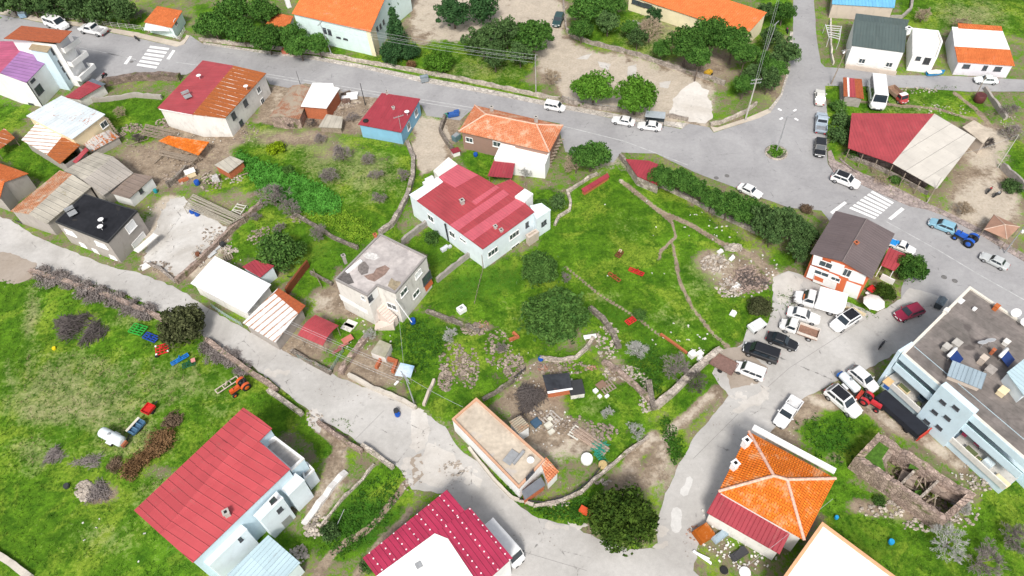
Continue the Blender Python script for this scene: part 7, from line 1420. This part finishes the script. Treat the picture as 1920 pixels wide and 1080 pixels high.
for k in range(4):
    a = .6 + k * 1.5708; m = MB(); m.tube((0, 0, 8.1), (1.5 * math.cos(a), 1.5 * math.sin(a), 8.6), .04, .035, 6); m.build('arm', GREYM, T); m = MB(); m.box((1.8 * math.cos(a), 1.8 * math.sin(a), 8.62), (.75, .34, .14), a); m.build('lamp_head', WHITE, T, bevel=.04)
T = thing('roundabout_planter', 'small planted roundabout ringed with pale kerb stones', 'planter', tuple(b)); m = MB(); m.lathe((0, 0, 0), [(2.0, 0), (2.0, .28), (1.7, .28), (1.7, .18), (.01, .3)], 22); m.build('kerb', stone('planter_kerb', (.5,.45,.38), (.34,.29,.25), 1.5, .1), T)
V, F = crown_mesh(77, 30, 40, .3, .3, .09, -.1); o = npmesh('plants', V * 1.7 + [0, 0, .2], F, LM['lush'], T)
def wire(label, a, b, sag=.8, r=.018, n=12, mat=None):
    m = MB(); a, b = Vector(a), Vector(b); P = [a.lerp(b, k / n) - Zv * sag * 4 * (k / n) * (1 - k / n) for k in range(n + 1)]; m.path(P, r, 4); o = m.build('power_line', mat or plain('cable', (.45, .46, .47), .6)); setp(o, label, 'cable')
far1 = Vector(W(-40, 540, 7)); gard = Vector(W(540, 620, 6.5))
for k, (dz, off) in enumerate(((0, .8), (0, -.8), (-.7, .8), (-.7, -.8))):
    dv = Vector((.6 * off, .8 * off, dz - .2))
    wire(['upper left','upper right','lower left','lower right'][k] + ' cable from the tarpaulin lamp pole to the left along the lane', t3 + dv, W(455, 570, 7.2) + dv, .5)
    wire(['upper near','upper far','lower near','lower far'][k] + ' cable from the school yard pole leftwards past the school', t1 + dv, t11 + dv, .6); 
    wire(['outer upper','inner upper','outer lower','inner lower'][k] + ' cable from the twin pole up the side street', t2 + dv, W(1470, -40, 9) + dv, .5)
wire('single cable from the lamp pole to the concrete house', t3, W(745, 570, 7), .4); wire('single cable from the lamp pole to the long flat house', t3, W(868, 763, 3.6), .4, .018); wire('cable strung across the bright orange hip roof', W(1562, 935, 5.6), W(1400, 1062, 4), .3); wire('cable from the walled yard pole to the pavilion', t10, W(1800, 290, 3.6), .3)
# ------------------------------------------------------------------ roof clutter on the apartment block
def on_roof(px, py, z=7.76): return W(px, py, z)
for k, (x, y, rz) in enumerate([(1838,652,.6),(1852,648,.6),(1900,595,2.0),(1918,612,2.0)]):
    p = on_roof(x, y); T = thing('satellite_dish', ['left of the two white dishes side by side on the dark roof','right of the two white dishes side by side on the dark roof','white dish near the back parapet of the dark roof','white dish at the right edge of the dark roof'][k], 'satellite dish', tuple(p)); m = MB(); m.tube((0, 0, 0), (0, 0, .8), .04, .04, 6); m.build('mast', GREYM, T)
    m = MB(); m.lathe((0, 0, 0), [(.02, 0), (.3, .05), (.5, .14), (.62, .24)], 14); d = m.build('dish', WHITE, T); d.location = (0, 0, .9); d.rotation_euler = (-.7, .2, rz)
for k, (x, y) in enumerate([(1790,676),(1886,677)]):
    p = on_roof(x, y); T = thing('solar_heater', ['blue solar water heater on the left of the roof stair','blue solar water heater beside the pale roof hut'][k], 'solar heater', tuple(p), .65); T.scale = (.8, .8, .8); m = MB(); m.add([(-1.1, -.8, .25), (1.1, -.8, .25), (1.1, .8, 1.15), (-1.1, .8, 1.15), (-1.1, -.8, .17), (1.1, -.8, .17), (1.1, .8, 1.07), (-1.1, .8, 1.07)], [(0, 1, 2, 3), (4, 7, 6, 5), (0, 4, 5, 1), (1, 5, 6, 2), (2, 6, 7, 3), (3, 7, 4, 0)]); m.build('collector', plain('solar_blue', (.015, .04, .16), .2, .1), T)
    m = MB(); m.lathe((0, 1.0, 1.3), [(.1, -1.2), (.3, -1.15), (.3, 1.15), (.1, 1.2)], 12, 'x'); m.build('tank', WHITE, T); m = MB()
    for sx in (-.9, .9): m.beam((sx, .8, 0), (sx, .8, 1.1), .06, .06); m.beam((sx, -.8, 0), (sx, -.8, .2), .06, .06)
    m.build('stand', GREYM, T)
for k, (x, y, s, h, mt, l, nm) in enumerate([(1772,655,1.0,.7,CONC,'grey concrete block pair, left one, on the dark roof','roof_block'),(1791,648,1.1,.7,CONC,'grey concrete block pair, right one, on the dark roof','roof_block'),(1876,738,1.1,.8,P_CREAM,'square cream box near the roof wires','roof_box'),(1838,680,.9,1.2,P_BEIGE,'beige chimney stack on the dark roof','roof_chimney'),(1852,700,1.2,.9,BLOCK,'grey vent block in front of the stair tower','roof_block'),(1800,565,.9,.15,WHITE,'white flat scrap near the roof apex','roof_sheet'),(1826,581,.5,.3,WHITE,'small white pot in the middle of the dark roof','roof_pot'),(1772,586,.7,.6,P_OLD,'white and pink bucket pile by the left parapet','bucket_pile'),(1865,580,.7,.8,plain('orange_chair',(.5,.14,.04),.6),'orange chair by the back parapet','chair'),(1884,645,.8,.6,P_OLD,'pale water pot with dark lid on the right of the dark roof','roof_pot'),(1858,655+8,.5,.9,REDBR,'orange clay flue on the dark roof','flue')]):
    p = on_roof(x, y); T = thing(nm, l, nm.replace('_', ' '), tuple(p), .6); m = MB(); m.box((0, 0, h / 2), (s, s * .8, h)); m.box((0, 0, h + .04), (s * 1.12, s * .92, .08)); m.build('body', mt, T, bevel=.03)
p = on_roof(1805, 712); T = thing('sheet_lean_to', 'blue-grey metal sheet lean-to behind the stair tower', 'shed', tuple(p), -.6); m = MB(); m.prism([Vector(q) for q in ((-2, -1.1, .9), (2, -1.1, .9), (2, 1.1, 1.5), (-2, 1.1, 1.5))], .06, [(0, 0), (4, 0), (4, 2.2), (0, 2.2)]); m.build('roof', sheet('blue_grey_sheet', (.26, .33, .38), .5), T); m = MB(); m.box((0, 0, .45), (3.6, 1.8, .9)); m.build('wall', P_BEIGE, T)
# things on the terraces
def simple(name, label, cat, px, py, z, parts, rz=.6):
    p = W(px, py, z); T = thing(name, label, cat, tuple(p), rz)
    for nm, boxes, mt in parts:
        m = MB()
        for c, s in boxes: m.box(c, s)
        m.build(nm, mt, T, bevel=.02)
    return T
BLU = plain('blue_cloth', (.03,.10,.33), .8); YEL = plain('tan_cloth', (.62,.43,.22), .8); TEAL = plain('teal_plastic', (.02,.25,.28), .5); PNK = plain('pink_cloth', (.45,.06,.12), .8)
simple('table', 'tan topped table with blue cloth on the left terrace', 'table', 1662,721,1.86, [('top', [((0,0,.75),(1.3,1.0,.08))], YEL), ('leg', [((-.5,-.4,.36),(.08,.08,.7)),((.5,-.4,.36),(.08,.08,.7)),((.5,.4,.36),(.08,.08,.7)),((-.5,.4,.36),(.08,.08,.7))], WOOD), ('cloth', [((-.7,-.3,.4),(.1,.8,.6))], BLU)])
simple('armchair', 'dark grey armchair on the left terrace', 'armchair', 1729,748,1.86, [('seat', [((0,0,.35),(1.2,.9,.3))], plain('slate_cloth', (.09,.12,.15), .8)), ('backrest', [((0,.42,.65),(1.2,.2,.7))], plain('slate_cloth', (.09,.12,.15), .8)), ('armrest', [((-.6,0,.5),(.18,.9,.4)),((.6,0,.5),(.18,.9,.4))], plain('slate_cloth', (.09,.12,.15), .8))])
simple('table', 'orange topped table with red cloth on the right terrace', 'table', 1806,808,1.86, [('top', [((0,0,.75),(1.3,1.3,.08))], plain('orange_top', (.55,.28,.10), .7)), ('leg', [((-.5,-.5,.36),(.08,.08,.7)),((.5,-.5,.36),(.08,.08,.7)),((.5,.5,.36),(.08,.08,.7)),((-.5,.5,.36),(.08,.08,.7))], WOOD), ('cloth', [((-.75,-.2,.45),(.1,1.0,.6))], PNK)])
simple('chair', 'pink and teal seat on the right terrace', 'chair', 1830,834,1.86, [('seat', [((0,0,.42),(.7,.7,.12))], PNK), ('backrest', [((.35,.1,.75),(.1,.7,.6))], TEAL), ('leg', [((-.3,-.3,.2),(.06,.06,.4)),((.3,-.3,.2),(.06,.06,.4)),((.3,.3,.2),(.06,.06,.4)),((-.3,.3,.2),(.06,.06,.4))], WOOD)])
simple('bench', 'white table bench on the right terrace', 'bench', 1850,848,1.86, [('top', [((0,0,.7),(2.2,.8,.08))], WHITE), ('leg', [((-.9,0,.34),(.1,.6,.66)),((.9,0,.34),(.1,.6,.66))], GREYM)], -.7)
p = W(740, 690, 1.7); 
slabT = thing('tarpaulin_shelter', 'blue and white tarpaulin stretched over a small frame beside the lamp pole', 'shelter', (p.x, p.y, 0)); slab(slabT, 'tarpaulin', [(751,680,1.9),(777,686,1.9),(770,708,1.6),(740,704,1.6)], .04, flatroof('faded_blue_tarp', (.55,.64,.72), (.25,.42,.62), (.6,.66,.7), .3)); posts(slabT, [(751,681,1.8),(776,686,1.8),(769,707,1.5),(741,703,1.5)], 1.65, .05)
for k, (x, y, a) in enumerate([(653,640,.5),(645,650,.5),(634,660,.4)]): simple('garden_table' if k == 0 else 'garden_bench', ['red wooden garden table in the gazebo garden','red garden bench beside the red table','dark red garden bench by the gazebo railing'][k], 'table' if k == 0 else 'bench', x, y, 0, [('top', [((0,0,.6 if k == 0 else .42),(1.7,1.1 if k == 0 else .5,.08))], plain('red_wood_%d' % k, (.48-.1*k,.17-.04*k,.13-.02*k), .8)), ('leg', [((-.7,0,.25),(.1,.5,.5)),((.7,0,.25),(.1,.5,.5))], WOOD)], .6)
for k, (x, y) in enumerate([(658,608),(652,614)]): 
    o = simple('paving_slab', ['pale paving slab in the gazebo garden, upper one','pale paving slab in the gazebo garden, lower one'][k], 'slab', x, y, .0, [('slab', [((0,0,.09),(1.8,1.3,.14))], P_OLD)], -.5)
BP = plain('blue_plastic', (.012,.075,.36), .4)
def drum(label, x, y, mt=BP, r=.32, h=.8, name='barrel'): p = W(x, y); m = MB(); m.lathe((0, 0, 0), [(r * .9, 0), (r, .1), (r * 1.03, h * .5), (r, h - .1), (r * .9, h)], 12); o = m.build(name, mt); o.location = (p.x, p.y, .05); setp(o, label, 'barrel')
drum('blue drum under the half rusted house wall', 340,236); drum('second blue drum right of the first below the half rusted house', 364,235); drum('blue drum beside the grey sheds and brick hut', 371,346, BP, .5, .9); drum('blue drum on the pale yard by the pergola, left of the pair', 362,399, BP, .5, .6); drum('blue drum on the pale yard by the pergola, right of the pair', 371,404, BP, .45, .6); drum('teal drum by the white lean-to', 293,361, TEAL, .35, .7); drum('blue bucket beside the leafy yard under the hip roof', 892,293, BP, .4, .7); drum('blue box at the end of the dry stone terrace', 1014,675, BP, .4, .5); drum('blue drum near the black bin on the lane', 746,779, BP, .4, .5); drum('black bin on the lane above the weed patch', 744,774, DARK, .38, .8); drum('bright blue drum in the grass below the stone ruin', 1669,1018, plain('cyan_plastic', (.02,.30,.62), .5), .34, .6); drum('small blue drum near the bright hip roof corner', 1567,972, plain('cyan_plastic', (.02,.30,.62), .5), .24, .5); drum('maroon drum at the end of the upper lane', 1834,190, plain('maroon_drum', (.10,.03,.03), .6), 1.0, 1.5); drum('yellow tub in the left field', 103,655, plain('yellow_plastic', (.70,.55,.01), .5), .3, .4); drum('black tub by the pale stones in the left field', 127,913, DARK, .4, .5); drum('brown drum against the dark stone wall', 372,479, plain('rust_drum',(.16,.06,.03),.8), .4, .6); drum('white round tank by the fallen timber', 1100,864, WHITE, .8, .9); drum('tan hay bale beside the fallen timber', 1130,874, plain('straw',(.48,.36,.17),.9,.2,5), .6, .6)
simple('water_container', 'white water container box at the end of the dividing path', 'container', 866,584,0,[('body', [((0,0,.5),(1.3,1.0,.9))], WHITE), ('lid', [((0,0,.98),(.5,.5,.08))], GREYM)]); simple('white_bench', 'white stone bench in the grass right of the great pine', 'bench', 1106,634,0,[('seat', [((0,0,.42),(1.9,.7,.12))], WHITE), ('leg', [((-.7,0,.2),(.15,.6,.36)),((.7,0,.2),(.15,.6,.36))], P_OLD)], .1)
drum('white satellite-like basin in the cluttered yard', 1396,1074, WHITE, .7, .3); drum('old tyre ring in the cluttered yard', 1357,1070, TYRE, .5, .25)
# pallets, shelters and timber in the middle yards
c = W(1050, 725, 0); T = thing('tarp_roof_shed', 'brick shed covered with black printed sheet and scrap', 'shed', (c.x, c.y, 0)); body(T, [(1018,703,1.8),(1066,700,1.8),(1072,728,1.8),(1026,735,1.8)], REDBR, [[(1017,703,1.9),(1067,699,1.9),(1073,729,1.8),(1026,736,1.8)]], flatroof('black_sheet', (.05,.055,.065), (.025,.027,.033), (.25,.15,.13), .35), inset=.15)
slab(T, 'edge_strip', [(1026,734,1.95),(1073,727,1.95),(1074,730,1.95),(1027,738,1.95)], .06, WHITE)
simple('lean_to_box', 'small black-topped lean-to right of the printed sheet shed', 'shed', 1080, 735, 0, [('wall', [((0,0,.6),(1.9,2.2,1.2))], P_OLD), ('roof', [((0,0,1.25),(2.1,2.4,.1))], DARK)], .1)
def pallet(label, x, y, rz, mt=WOOD, z=0, L=1.6): 
    p = W(x, y); T = thing('pallet', label, 'pallet', (p.x, p.y, .05 + z), rz)
    for k in range(5): m = MB(); m.box(((k - 2) * L / 4.4, 0, .16), (.2, L * .9, .04)); m.build('slat', mt, T)
    for k in (-1, 0, 1): m = MB(); m.box((0, k * L * .38, .08), (L, .1, .12)); m.build('runner', mt, T)
pallet('grey pallet lying left in the rubbish by the bare branch heap', 1034,788,.7, plain('grey_pallet', (.42,.38,.34), .9), 0, 2.2); pallet('brown pallet among the scrap in the small meadow', 1138,728,.5, WOOD, .2, 2.0); pallet('pale pallet beside the timber stack', 1080,812,.9, plain('pale_timber', (.6,.58,.52), .8), 0, 1.8); pallet('pallet by the white-roofed shed wall', 427,484,.5); pallet('pallet in the small upper garden', 228,254,.8)
simple('scrap_heap', 'white buckets and brown boards piled in the small meadow', 'scrap heap', 1132,730,0,[('bucket', [((-1.2,.4,.25),(.6,.6,.5)),((-1.3,-.6,.2),(.5,.5,.4)),((-.5,-1.2,.2),(.6,.4,.4))], WHITE), ('board', [((0,.6,.5),(1.4,1.0,.1)),((.6,0,.35),(1.2,.3,.1))], plain('brown_board', (.22,.14,.10), .9))])
simple('scrap_heap', 'blue sheet and pale boxes dumped beside the grey pallet', 'scrap heap', 1014,795,0,[('sheet', [((-.5,.4,.3),(1.2,1.2,.4))], plain('dull_blue', (.05,.10,.16), .7)), ('box', [((.6,-.9,.25),(1.0,.8,.5)),((.3,-1.9,.2),(.9,.6,.4)),((1.4,-.3,.2),(.6,.6,.4))], plain('pale_box', (.58,.56,.48), .8))])
c = W(1108,828); T = thing('timber_stack', 'stack of old roof timbers beside the green net', 'timber stack', (c.x, c.y, .03), -.75)
for k in range(7): m = MB(); m.beam((-2.6 + rnd.uniform(-.3,.3), -.7 + k * .22, .2 + (k % 2) * .15), (2.6, -.7 + k * .22 + rnd.uniform(-.1,.1), .2 + (k % 2) * .15), .17, .17); m.build('timber', plain('old_timber', (.38,.29,.23), .9, .25, 4), T)
brush(1125,845,14,20,'crumpled green plastic net by the timber stack','g',120,.5,'plastic_net','net').data.materials[0] = plain('green_net', (.02,.28,.20), .7)
simple('blue_container', 'red sheet metal box under the huge evergreen tree', 'trough', 1100,963,0,[('box', [((0,0,.5),(1.9,.8,.7))], plain('orange_red_box', (.60,.09,.03), .5)), ('leg', [((-.8,0,.1),(.1,.6,.2)),((.8,0,.1),(.1,.6,.2))], DARK)], -.6).name = 'metal_trough'
simple('yellow_machine', 'small yellow machine under the umbrella pines', 'machine', 1327,141,0,[('body', [((0,0,.6),(1.6,1.0,.8))], plain('yellow_paint', (.55,.33,.03), .6)), ('wheel', [((-.6,-.5,.25),(.5,.15,.5)),((.6,-.5,.25),(.5,.15,.5))], TYRE)])
simple('scrap_stall', 'roadside stall of red crates under a blue cloth before the school pines', 'stall', 548,100,0,[('crate', [((-1.4,0,.5),(1.4,1.2,1.0)),((.6,0,.5),(1.6,1.2,1.0))], plain('red_crate', (.40,.12,.07), .8)), ('cloth', [((0,.3,1.1),(2.6,.9,.12))], plain('blue_awning', (.02,.10,.40), .7)), ('sack', [((.2,-.7,.4),(.6,.4,.8))], plain('pink_sack', (.6,.42,.4), .8))], -.2)
simple('junk_car', 'wrecked white car front beside the brownish olive bush', 'wreck', 1418,614,0,[('body', [((0,0,.5),(2.6,1.5,.5)),((-.3,0,.85),(1.2,1.3,.3))], plain('chalky_white', (.66,.68,.68), .6)), ('wheel', [((-.9,-.7,.25),(.5,.2,.5)),((.9,-.7,.25),(.5,.2,.5))], TYRE)], .5)
simple('white_bag_heap', 'white bulk bags at the lower end of the orange edging', 'bags', 1297,668,0,[('bag', [((0,0,.45),(1.0,.9,.9)),((.9,-.6,.4),(.9,.8,.8)),((.4,-1.3,.35),(.8,.8,.7))], plain('white_sack', (.78,.77,.74), .8))])
simple('refuse_bags', 'grey rubbish bags in the small yard by the white house', 'bags', 832,470,0,[('bag', [((0,0,.3),(.9,.7,.6)),((.7,.2,.25),(.6,.6,.5)),((1.2,-.1,.25),(.6,.5,.5))], plain('pale_bags', (.55,.57,.60), .6))])
p = W(1620,578); T = thing('parasol', 'white garden parasol in the yard of the orange and white house', 'parasol', (p.x, p.y, 0)); p2 = W(1640,565,2.2); T.location = (p2.x, p2.y, 0); m = MB(); m.tube((0,0,0),(0,0,2.4),.04,.04,6); m.build('pole', WHITE, T); m = MB(); m.lathe((0,0,0),[(1.6,1.95),(1.5,2.05),(.8,2.3),(.05,2.5)],8); m.build('canopy', plain('parasol_white',(.78,.76,.72),.8), T)
simple('red_table', 'red table with chairs beside the white parasol', 'table', 1632,547,0,[('top', [((0,0,.75),(1.4,1.0,.08))], plain('red_cloth',(.50,.02,.02),.7)), ('leg', [((-.5,0,.36),(.1,.7,.7)),((.5,0,.36),(.1,.7,.7))], WOOD), ('seat', [((-1.0,0,.42),(.5,.5,.1)),((1.0,0,.42),(.5,.5,.1))], WHITE)])
# roof fittings seen on the left houses
def heater(T0, px, py, z, rz): 
    p = W(px, py, z); o = parent_origin(T0); q = p - o; m = MB(); c, s = math.cos(rz), math.sin(rz)
    m.box((q.x, q.y, q.z + .9), (1.5, .42, .42), rz); m.box((q.x + s * .9, q.y - c * .9, q.z + .45), (1.4, 1.3, .08), rz); m.build('solar_heater', GREYM, T0)
    m = MB()
    for k in (-.6, .6): m.beam((q.x + c * k, q.y + s * k, q.z), (q.x + c * k, q.y + s * k, q.z + .9), .05, .05)
    m.build('heater_stand', GREYM, T0)
for nm, px, py, z, rz in (('black_roof_house', 134, 398, 5.2, .7), ('half_rusted_house', 350, 180, 5.3, .6)): heater(bpy.data.objects[nm], px, py, z, rz)
for nm, px, py, z in (('black_roof_house', 192, 431, 5.15), ('half_rusted_house', 375, 148, 5.2), ('black_roof_house', 193, 418, 5.15), ('blue_house', 764, 216, 3.6), ('long_flat_house', 995, 868, 3.15), ('half_rusted_house', 463, 168, 5.2)):
    T0 = bpy.data.objects[nm]; q = W(px, py, z) - parent_origin(T0); m = MB(); m.tube(q, q + Zv * .6, .04, .04, 6); m.lathe(tuple(q + Zv * .65), [(.05, 0), (.3, .06), (.48, .2)], 12); m.build('satellite_dish', WHITE, T0)
# cluttered yard beside the red lean-to
for k, (x, y, w_, d_, h_, mt, nm, l) in enumerate([(1318,1003,2.2,1.8,1.0,T_BRIGHT,'tile_stack','heap of loose orange roof tiles left of the red lean-to'),(1352,1005,2.6,.9,.5,plain('grey_blue_board',(.30,.38,.44),.7),'board_stack','grey-blue boards stacked below the red lean-to'),(1396,1012,.9,.7,.8,WHITE,'washing_machine','white washing machine against the red lean-to yard'),(1420,1018,1.6,.5,.5,P_OLD,'plaster_trough','pale trough at the right end of the cluttered yard'),(1385,1040,2.4,1.0,.4,plain('black_sacks',(.05,.05,.055),.7),'sack_heap','dark sacks heaped in the cluttered yard'),(1316,1045,.3,2.6,.25,WHITE,'white_post','white post lying at the lane side of the cluttered yard'),(275,500,1.8,1.2,.4,plain('white_sheeting',(.72,.71,.68),.7),'plastic_sheet','crumpled white sheeting by the grey house corner'),(1374,590,.9,.9,.5,WHITE,'white_crate','white crate on the verge under the rubble'),(1372,486,1.0,.6,.4,WHITE,'white_crate','white crate in the grass near the field path'),(1381,538,1.4,1.0,.3,plain('white_sheeting',(.72,.71,.68),.7),'plastic_sheet','white sheeting on the rubble below the hedge'),(1350,473,1.0,.7,.3,plain('white_sheeting',(.72,.71,.68),.7),'plastic_sheet','white sheeting at the upper end of the rubble')]):
    p = W(x, y); T = thing(nm, l, nm.replace('_', ' '), (p.x, p.y, .04), rnd.uniform(.3, .9)); m = MB(); m.box((0, 0, h_ / 2), (w_, d_, h_), 0, .9); m.box((.1, .05, h_ + .03), (w_ * .7, d_ * .7, .1), .2); m.build('body', mt, T, bevel=.03)
# more lived-in details
for k, (tt, off, sz, hh, mt, nm, l) in enumerate([(2.5,1.4,(1.6,.7),.5,P_CREAM,'planter_box','cream planter box by the left terrace parapet'),(5.2,2.3,(.6,.6),.7,plain('dark_pot',(.12,.09,.08),.8),'plant_pot','dark plant pot on the left terrace edge'),(8.2,2.2,(1.4,.6),.55,P_OLD,'bench','pale stone bench on the left terrace edge'),(10.5,.9,(.9,.9),.9,plain('slate_cloth', (.09,.12,.15), .8),'covered_stool','dark covered stool beside the stair tower'),(TW1+2.5,2.2,(1.6,.8),.6,P_BEIGE,'planter_box','beige planter box on the right terrace edge'),(TW1+4.6,1.0,(1.2,.8),.7,plain('ice_box',(.62,.70,.74),.5),'cool_box','pale blue cool box on the right terrace'),(TW1+7.0,2.2,(1.8,.7),.5,P_CREAM,'bench','cream bench at the far end of the right terrace'),(TW1+3.6,2.1,(.5,.5),.5,plain('yellow_pot',(.55,.42,.03),.6),'plant_pot','yellow pot on the right terrace parapet side')]):
    p = g0(L9 + fd * tt + fo * (off * .5 - 1.2), 1.86); T = thing(nm, l, nm.replace('_', ' '), tuple(p), math.atan2(fd.y, fd.x)); m = MB(); m.box((0,0,hh/2),(sz[0],sz[1],hh)); m.build('body', mt, T, bevel=.03)
    m = MB(); m.box((0,0,hh+.03),(sz[0]*.9,sz[1]*.85,.07)); m.build('top', plain('soil_top',(.10,.12,.05),.9) if 'p' == nm[0] else mt, T)

slab(bpy.data.objects['stone_ruin'], 'earth_roof', [(1650,818,2.35),(1682,838,2.35),(1662,868,2.35),(1655,880,2.35),(1614,858,2.35)], .35, stone('earth_roof', (.36,.29,.24), (.26,.2,.165), .9, .1))
for k, (x, y, w_, l) in enumerate([(1475,395,.5,'a'),(1480,398,.5,'b'),(1343,334,.5,'c'),(1363,330,.5,'d'),(1770,520,.5,'e'),(1790,527,.5,'f'),(247,116,.5,'g')]):
    p = W(x, y); m = MB(); m.lathe((p.x, p.y, .052), [(.42, 0), (.42, .012), (.36, .014)], 18); setp(m.build('manhole_cover', plain('cast_iron', (.16,.155,.15), .7, .2, 6)), kind='structure')

T, o, nr = house('scrap_lean_to', 'patchwork lean-to of grey, white and rusty sheets below the cream house', [(150,266,1.9),(205,243,1.9),(224,256,1.7),(172,284,1.7)], P_GREY, [[(150,266,1.9),(205,243,1.9),(224,256,1.7),(172,284,1.7)]], sheet('patchwork_sheet', (.52,.50,.48), .8, rust=.45, c2=(.36,.33,.31)), inset=.2, cat='shed')
T, o, nr = house('rusty_side_shelter', 'rust spotted sheet shelter at the left edge above the orange gable', [(-20,262,2.2),(8,240,2.2),(28,258,2.2),(-8,285,2.2)], None, [[(-20,262,2.2),(8,240,2.2),(28,258,2.2),(-8,285,2.2)]], S_RUSTW2, cat='shed'); posts(T, [(7,242,2.1),(26,258,2.1),(-7,283,2.1)], 2.1)
T, o, nr = house('pale_blue_annex', 'small pale blue annex by the right end of the apartment block', [(1898,852,3.0),(1938,822,3.0),(1995,870,3.0),(1950,905,3.0)], P_BLUEW, 'flat', F_WHITE, inset=0, cat='annex', wins=[(0,1905,850,.8,.8,'d')])
slab(bpy.data.objects['stone_ruin'], 'earth_floor', [(1692,880,1.3),(1722,893,1.3),(1712,912,1.3),(1684,898,1.3)], .5, stone('earth_roof', (.36,.29,.24), (.26,.2,.165), .9, .1))
slab(bpy.data.objects['stone_ruin'], 'earth_floor', [(1752,895,1.6),(1815,925,1.6),(1795,945,1.6),(1740,915,1.6)], .5, stone('earth_roof', (.36,.29,.24), (.26,.2,.165), .9, .1))
rubble('tumbled stone walls between the dirt yards', [(330,335,26,14),(355,318,16,18),(395,345,22,16),(250,240,20,8),(280,250,30,10),(310,232,20,10)], 360, .14, .36, RB1, .6, 21); rubble('debris along the dark stone wall', [(375,480,16,22),(405,450,16,18),(400,335,22,14),(440,335,16,10),(430,470,16,10)], 240, .1, .34, RB2, .45, 22); rubble('rubble on the old middle plot', [(500,435,22,10),(480,445,16,14),(560,410,18,8),(545,230,20,8),(615,215,16,8),(650,195,22,10),(690,215,16,10)], 260, .1, .32, RB1, .4, 23)
for k, (x, y, a, L, l) in enumerate([(262,268,.3,3.4,'fallen rafter lying on the dirt left of the loose tiles'),(330,282,-.2,3.0,'fallen rafter lying under the loose tiles'),(345,296,.5,2.6,'short fallen rafter below the loose tiles'),(300,300,1.0,2.8,'bent rafter on the bare dirt'),(385,330,.8,2.6,'long plank by the stone wall end'),(418,452,1.0,3.2,'grey plank beside the dark stone wall'),(245,275,-.4,2.4,'grey plank against the scrap lean-to'),(455,330,.2,2.2,'plank near the brick hut')]):
    p = W(x, y); m = MB(); m.beam((-L/2,0,.12),(L/2,.1,.3),.16,.1); o = m.build('plank', WOOD); o.location = (p.x,p.y,.05); o.rotation_euler = (0,0,a); setp(o, l, 'plank')
simple('scrap_sheets', 'heap of pale corrugated sheets at the foot of the dark stone wall', 'scrap heap', 400,470,0,[('sheet', [((0,0,.2),(2.6,1.2,.08)),((.4,.5,.35),(2.2,1.0,.06)),((-.8,-.6,.28),(1.6,1.0,.06))], plain('pale_tin', (.52,.54,.55), .5, .2, 3)), ('drum', [((1.7,-.6,.4),(.7,.7,.8))], DARK)], .9)
simple('rabbit_hutch', 'small cream hutch with red base between walls and brick hut', 'hutch', 360,330,0,[('body', [((0,0,.6),(1.6,1.2,1.1))], P_CREAM), ('roof', [((0,0,1.2),(1.9,1.5,.08))], P_OLD), ('base', [((-1.6,-.6,.3),(1.8,.5,.6))], REDBR)], .5)
simple('crate_pile', 'pile of grey crates beside the brick hut', 'crates', 406,340,0,[('crate', [((0,0,.35),(1.3,1.1,.7)),((.1,.1,.95),(1.0,.9,.45))], plain('grey_crate', (.46,.44,.43), .8, .2, 4))], .4)
simple('tarp_heap', 'blue tarpaulin heap in the stone pen by the hip house', 'tarpaulin', 850,218,0,[('sheet', [((0,0,.5),(2.2,1.2,.5)),((.8,.3,.8),(1.0,.8,.3))], BLU), ('bag', [((-1.2,.2,.4),(.8,.7,.7))], plain('green_bag', (.05,.2,.15), .7))], .2)
simple('grey_tank', 'grey-blue covered machine beside the stone pen', 'machine', 856,262,0,[('body', [((0,0,.6),(1.5,1.1,1.1))], plain('teal_grey', (.12,.2,.22), .6)), ('top', [((0,0,1.2),(1.1,.8,.15))], GREYM)], .8)
gwall('dark stone pen beside the hip-roofed house', [(835,225),(826,250),(838,270),(850,285)], 1.3, .5, STONE)
simple('white_scrap', 'white sheet scrap against the upper white house corner', 'scrap heap', 805,345,0,[('sheet', [((0,0,.4),(2.2,1.0,.7)),((.6,.8,.3),(1.6,.8,.5))], plain('white_scrap_sheet', (.70,.71,.72), .6)), ('pole', [((0,-1.0,.5),(3.0,.12,.12))], REDBR)], .6)
simple('dog_kennel', 'small red-topped kennel above the white house', 'kennel', 855,290,0,[('body', [((0,0,.5),(1.3,1.1,1.0))], P_WHITE), ('roof', [((0,0,1.05),(1.6,1.4,.1))], S_RED2)], .4)
simple('snow_white_boards', 'pile of white boards between white shed and blue cottage', 'boards', 656,185,0,[('board', [((0,0,.3),(3.2,1.4,.3)),((.6,1.0,.45),(2.4,.8,.2))], plain('white_board', (.74,.74,.74), .6)), ('junk', [((-1.0,-1.2,.4),(1.0,.8,.8)),((-.3,-1.0,.3),(.8,.8,.6))], plain('rust_junk', (.16,.10,.08), .8))], .1)
simple('log_pile', 'brown log pile beside the white shed', 'logs', 650,178,0,[('log', [((0,k*.3-.6,.25+.1*(k%2)),(2.0,.24,.26)) for k in range(5)], BARK)], .5)
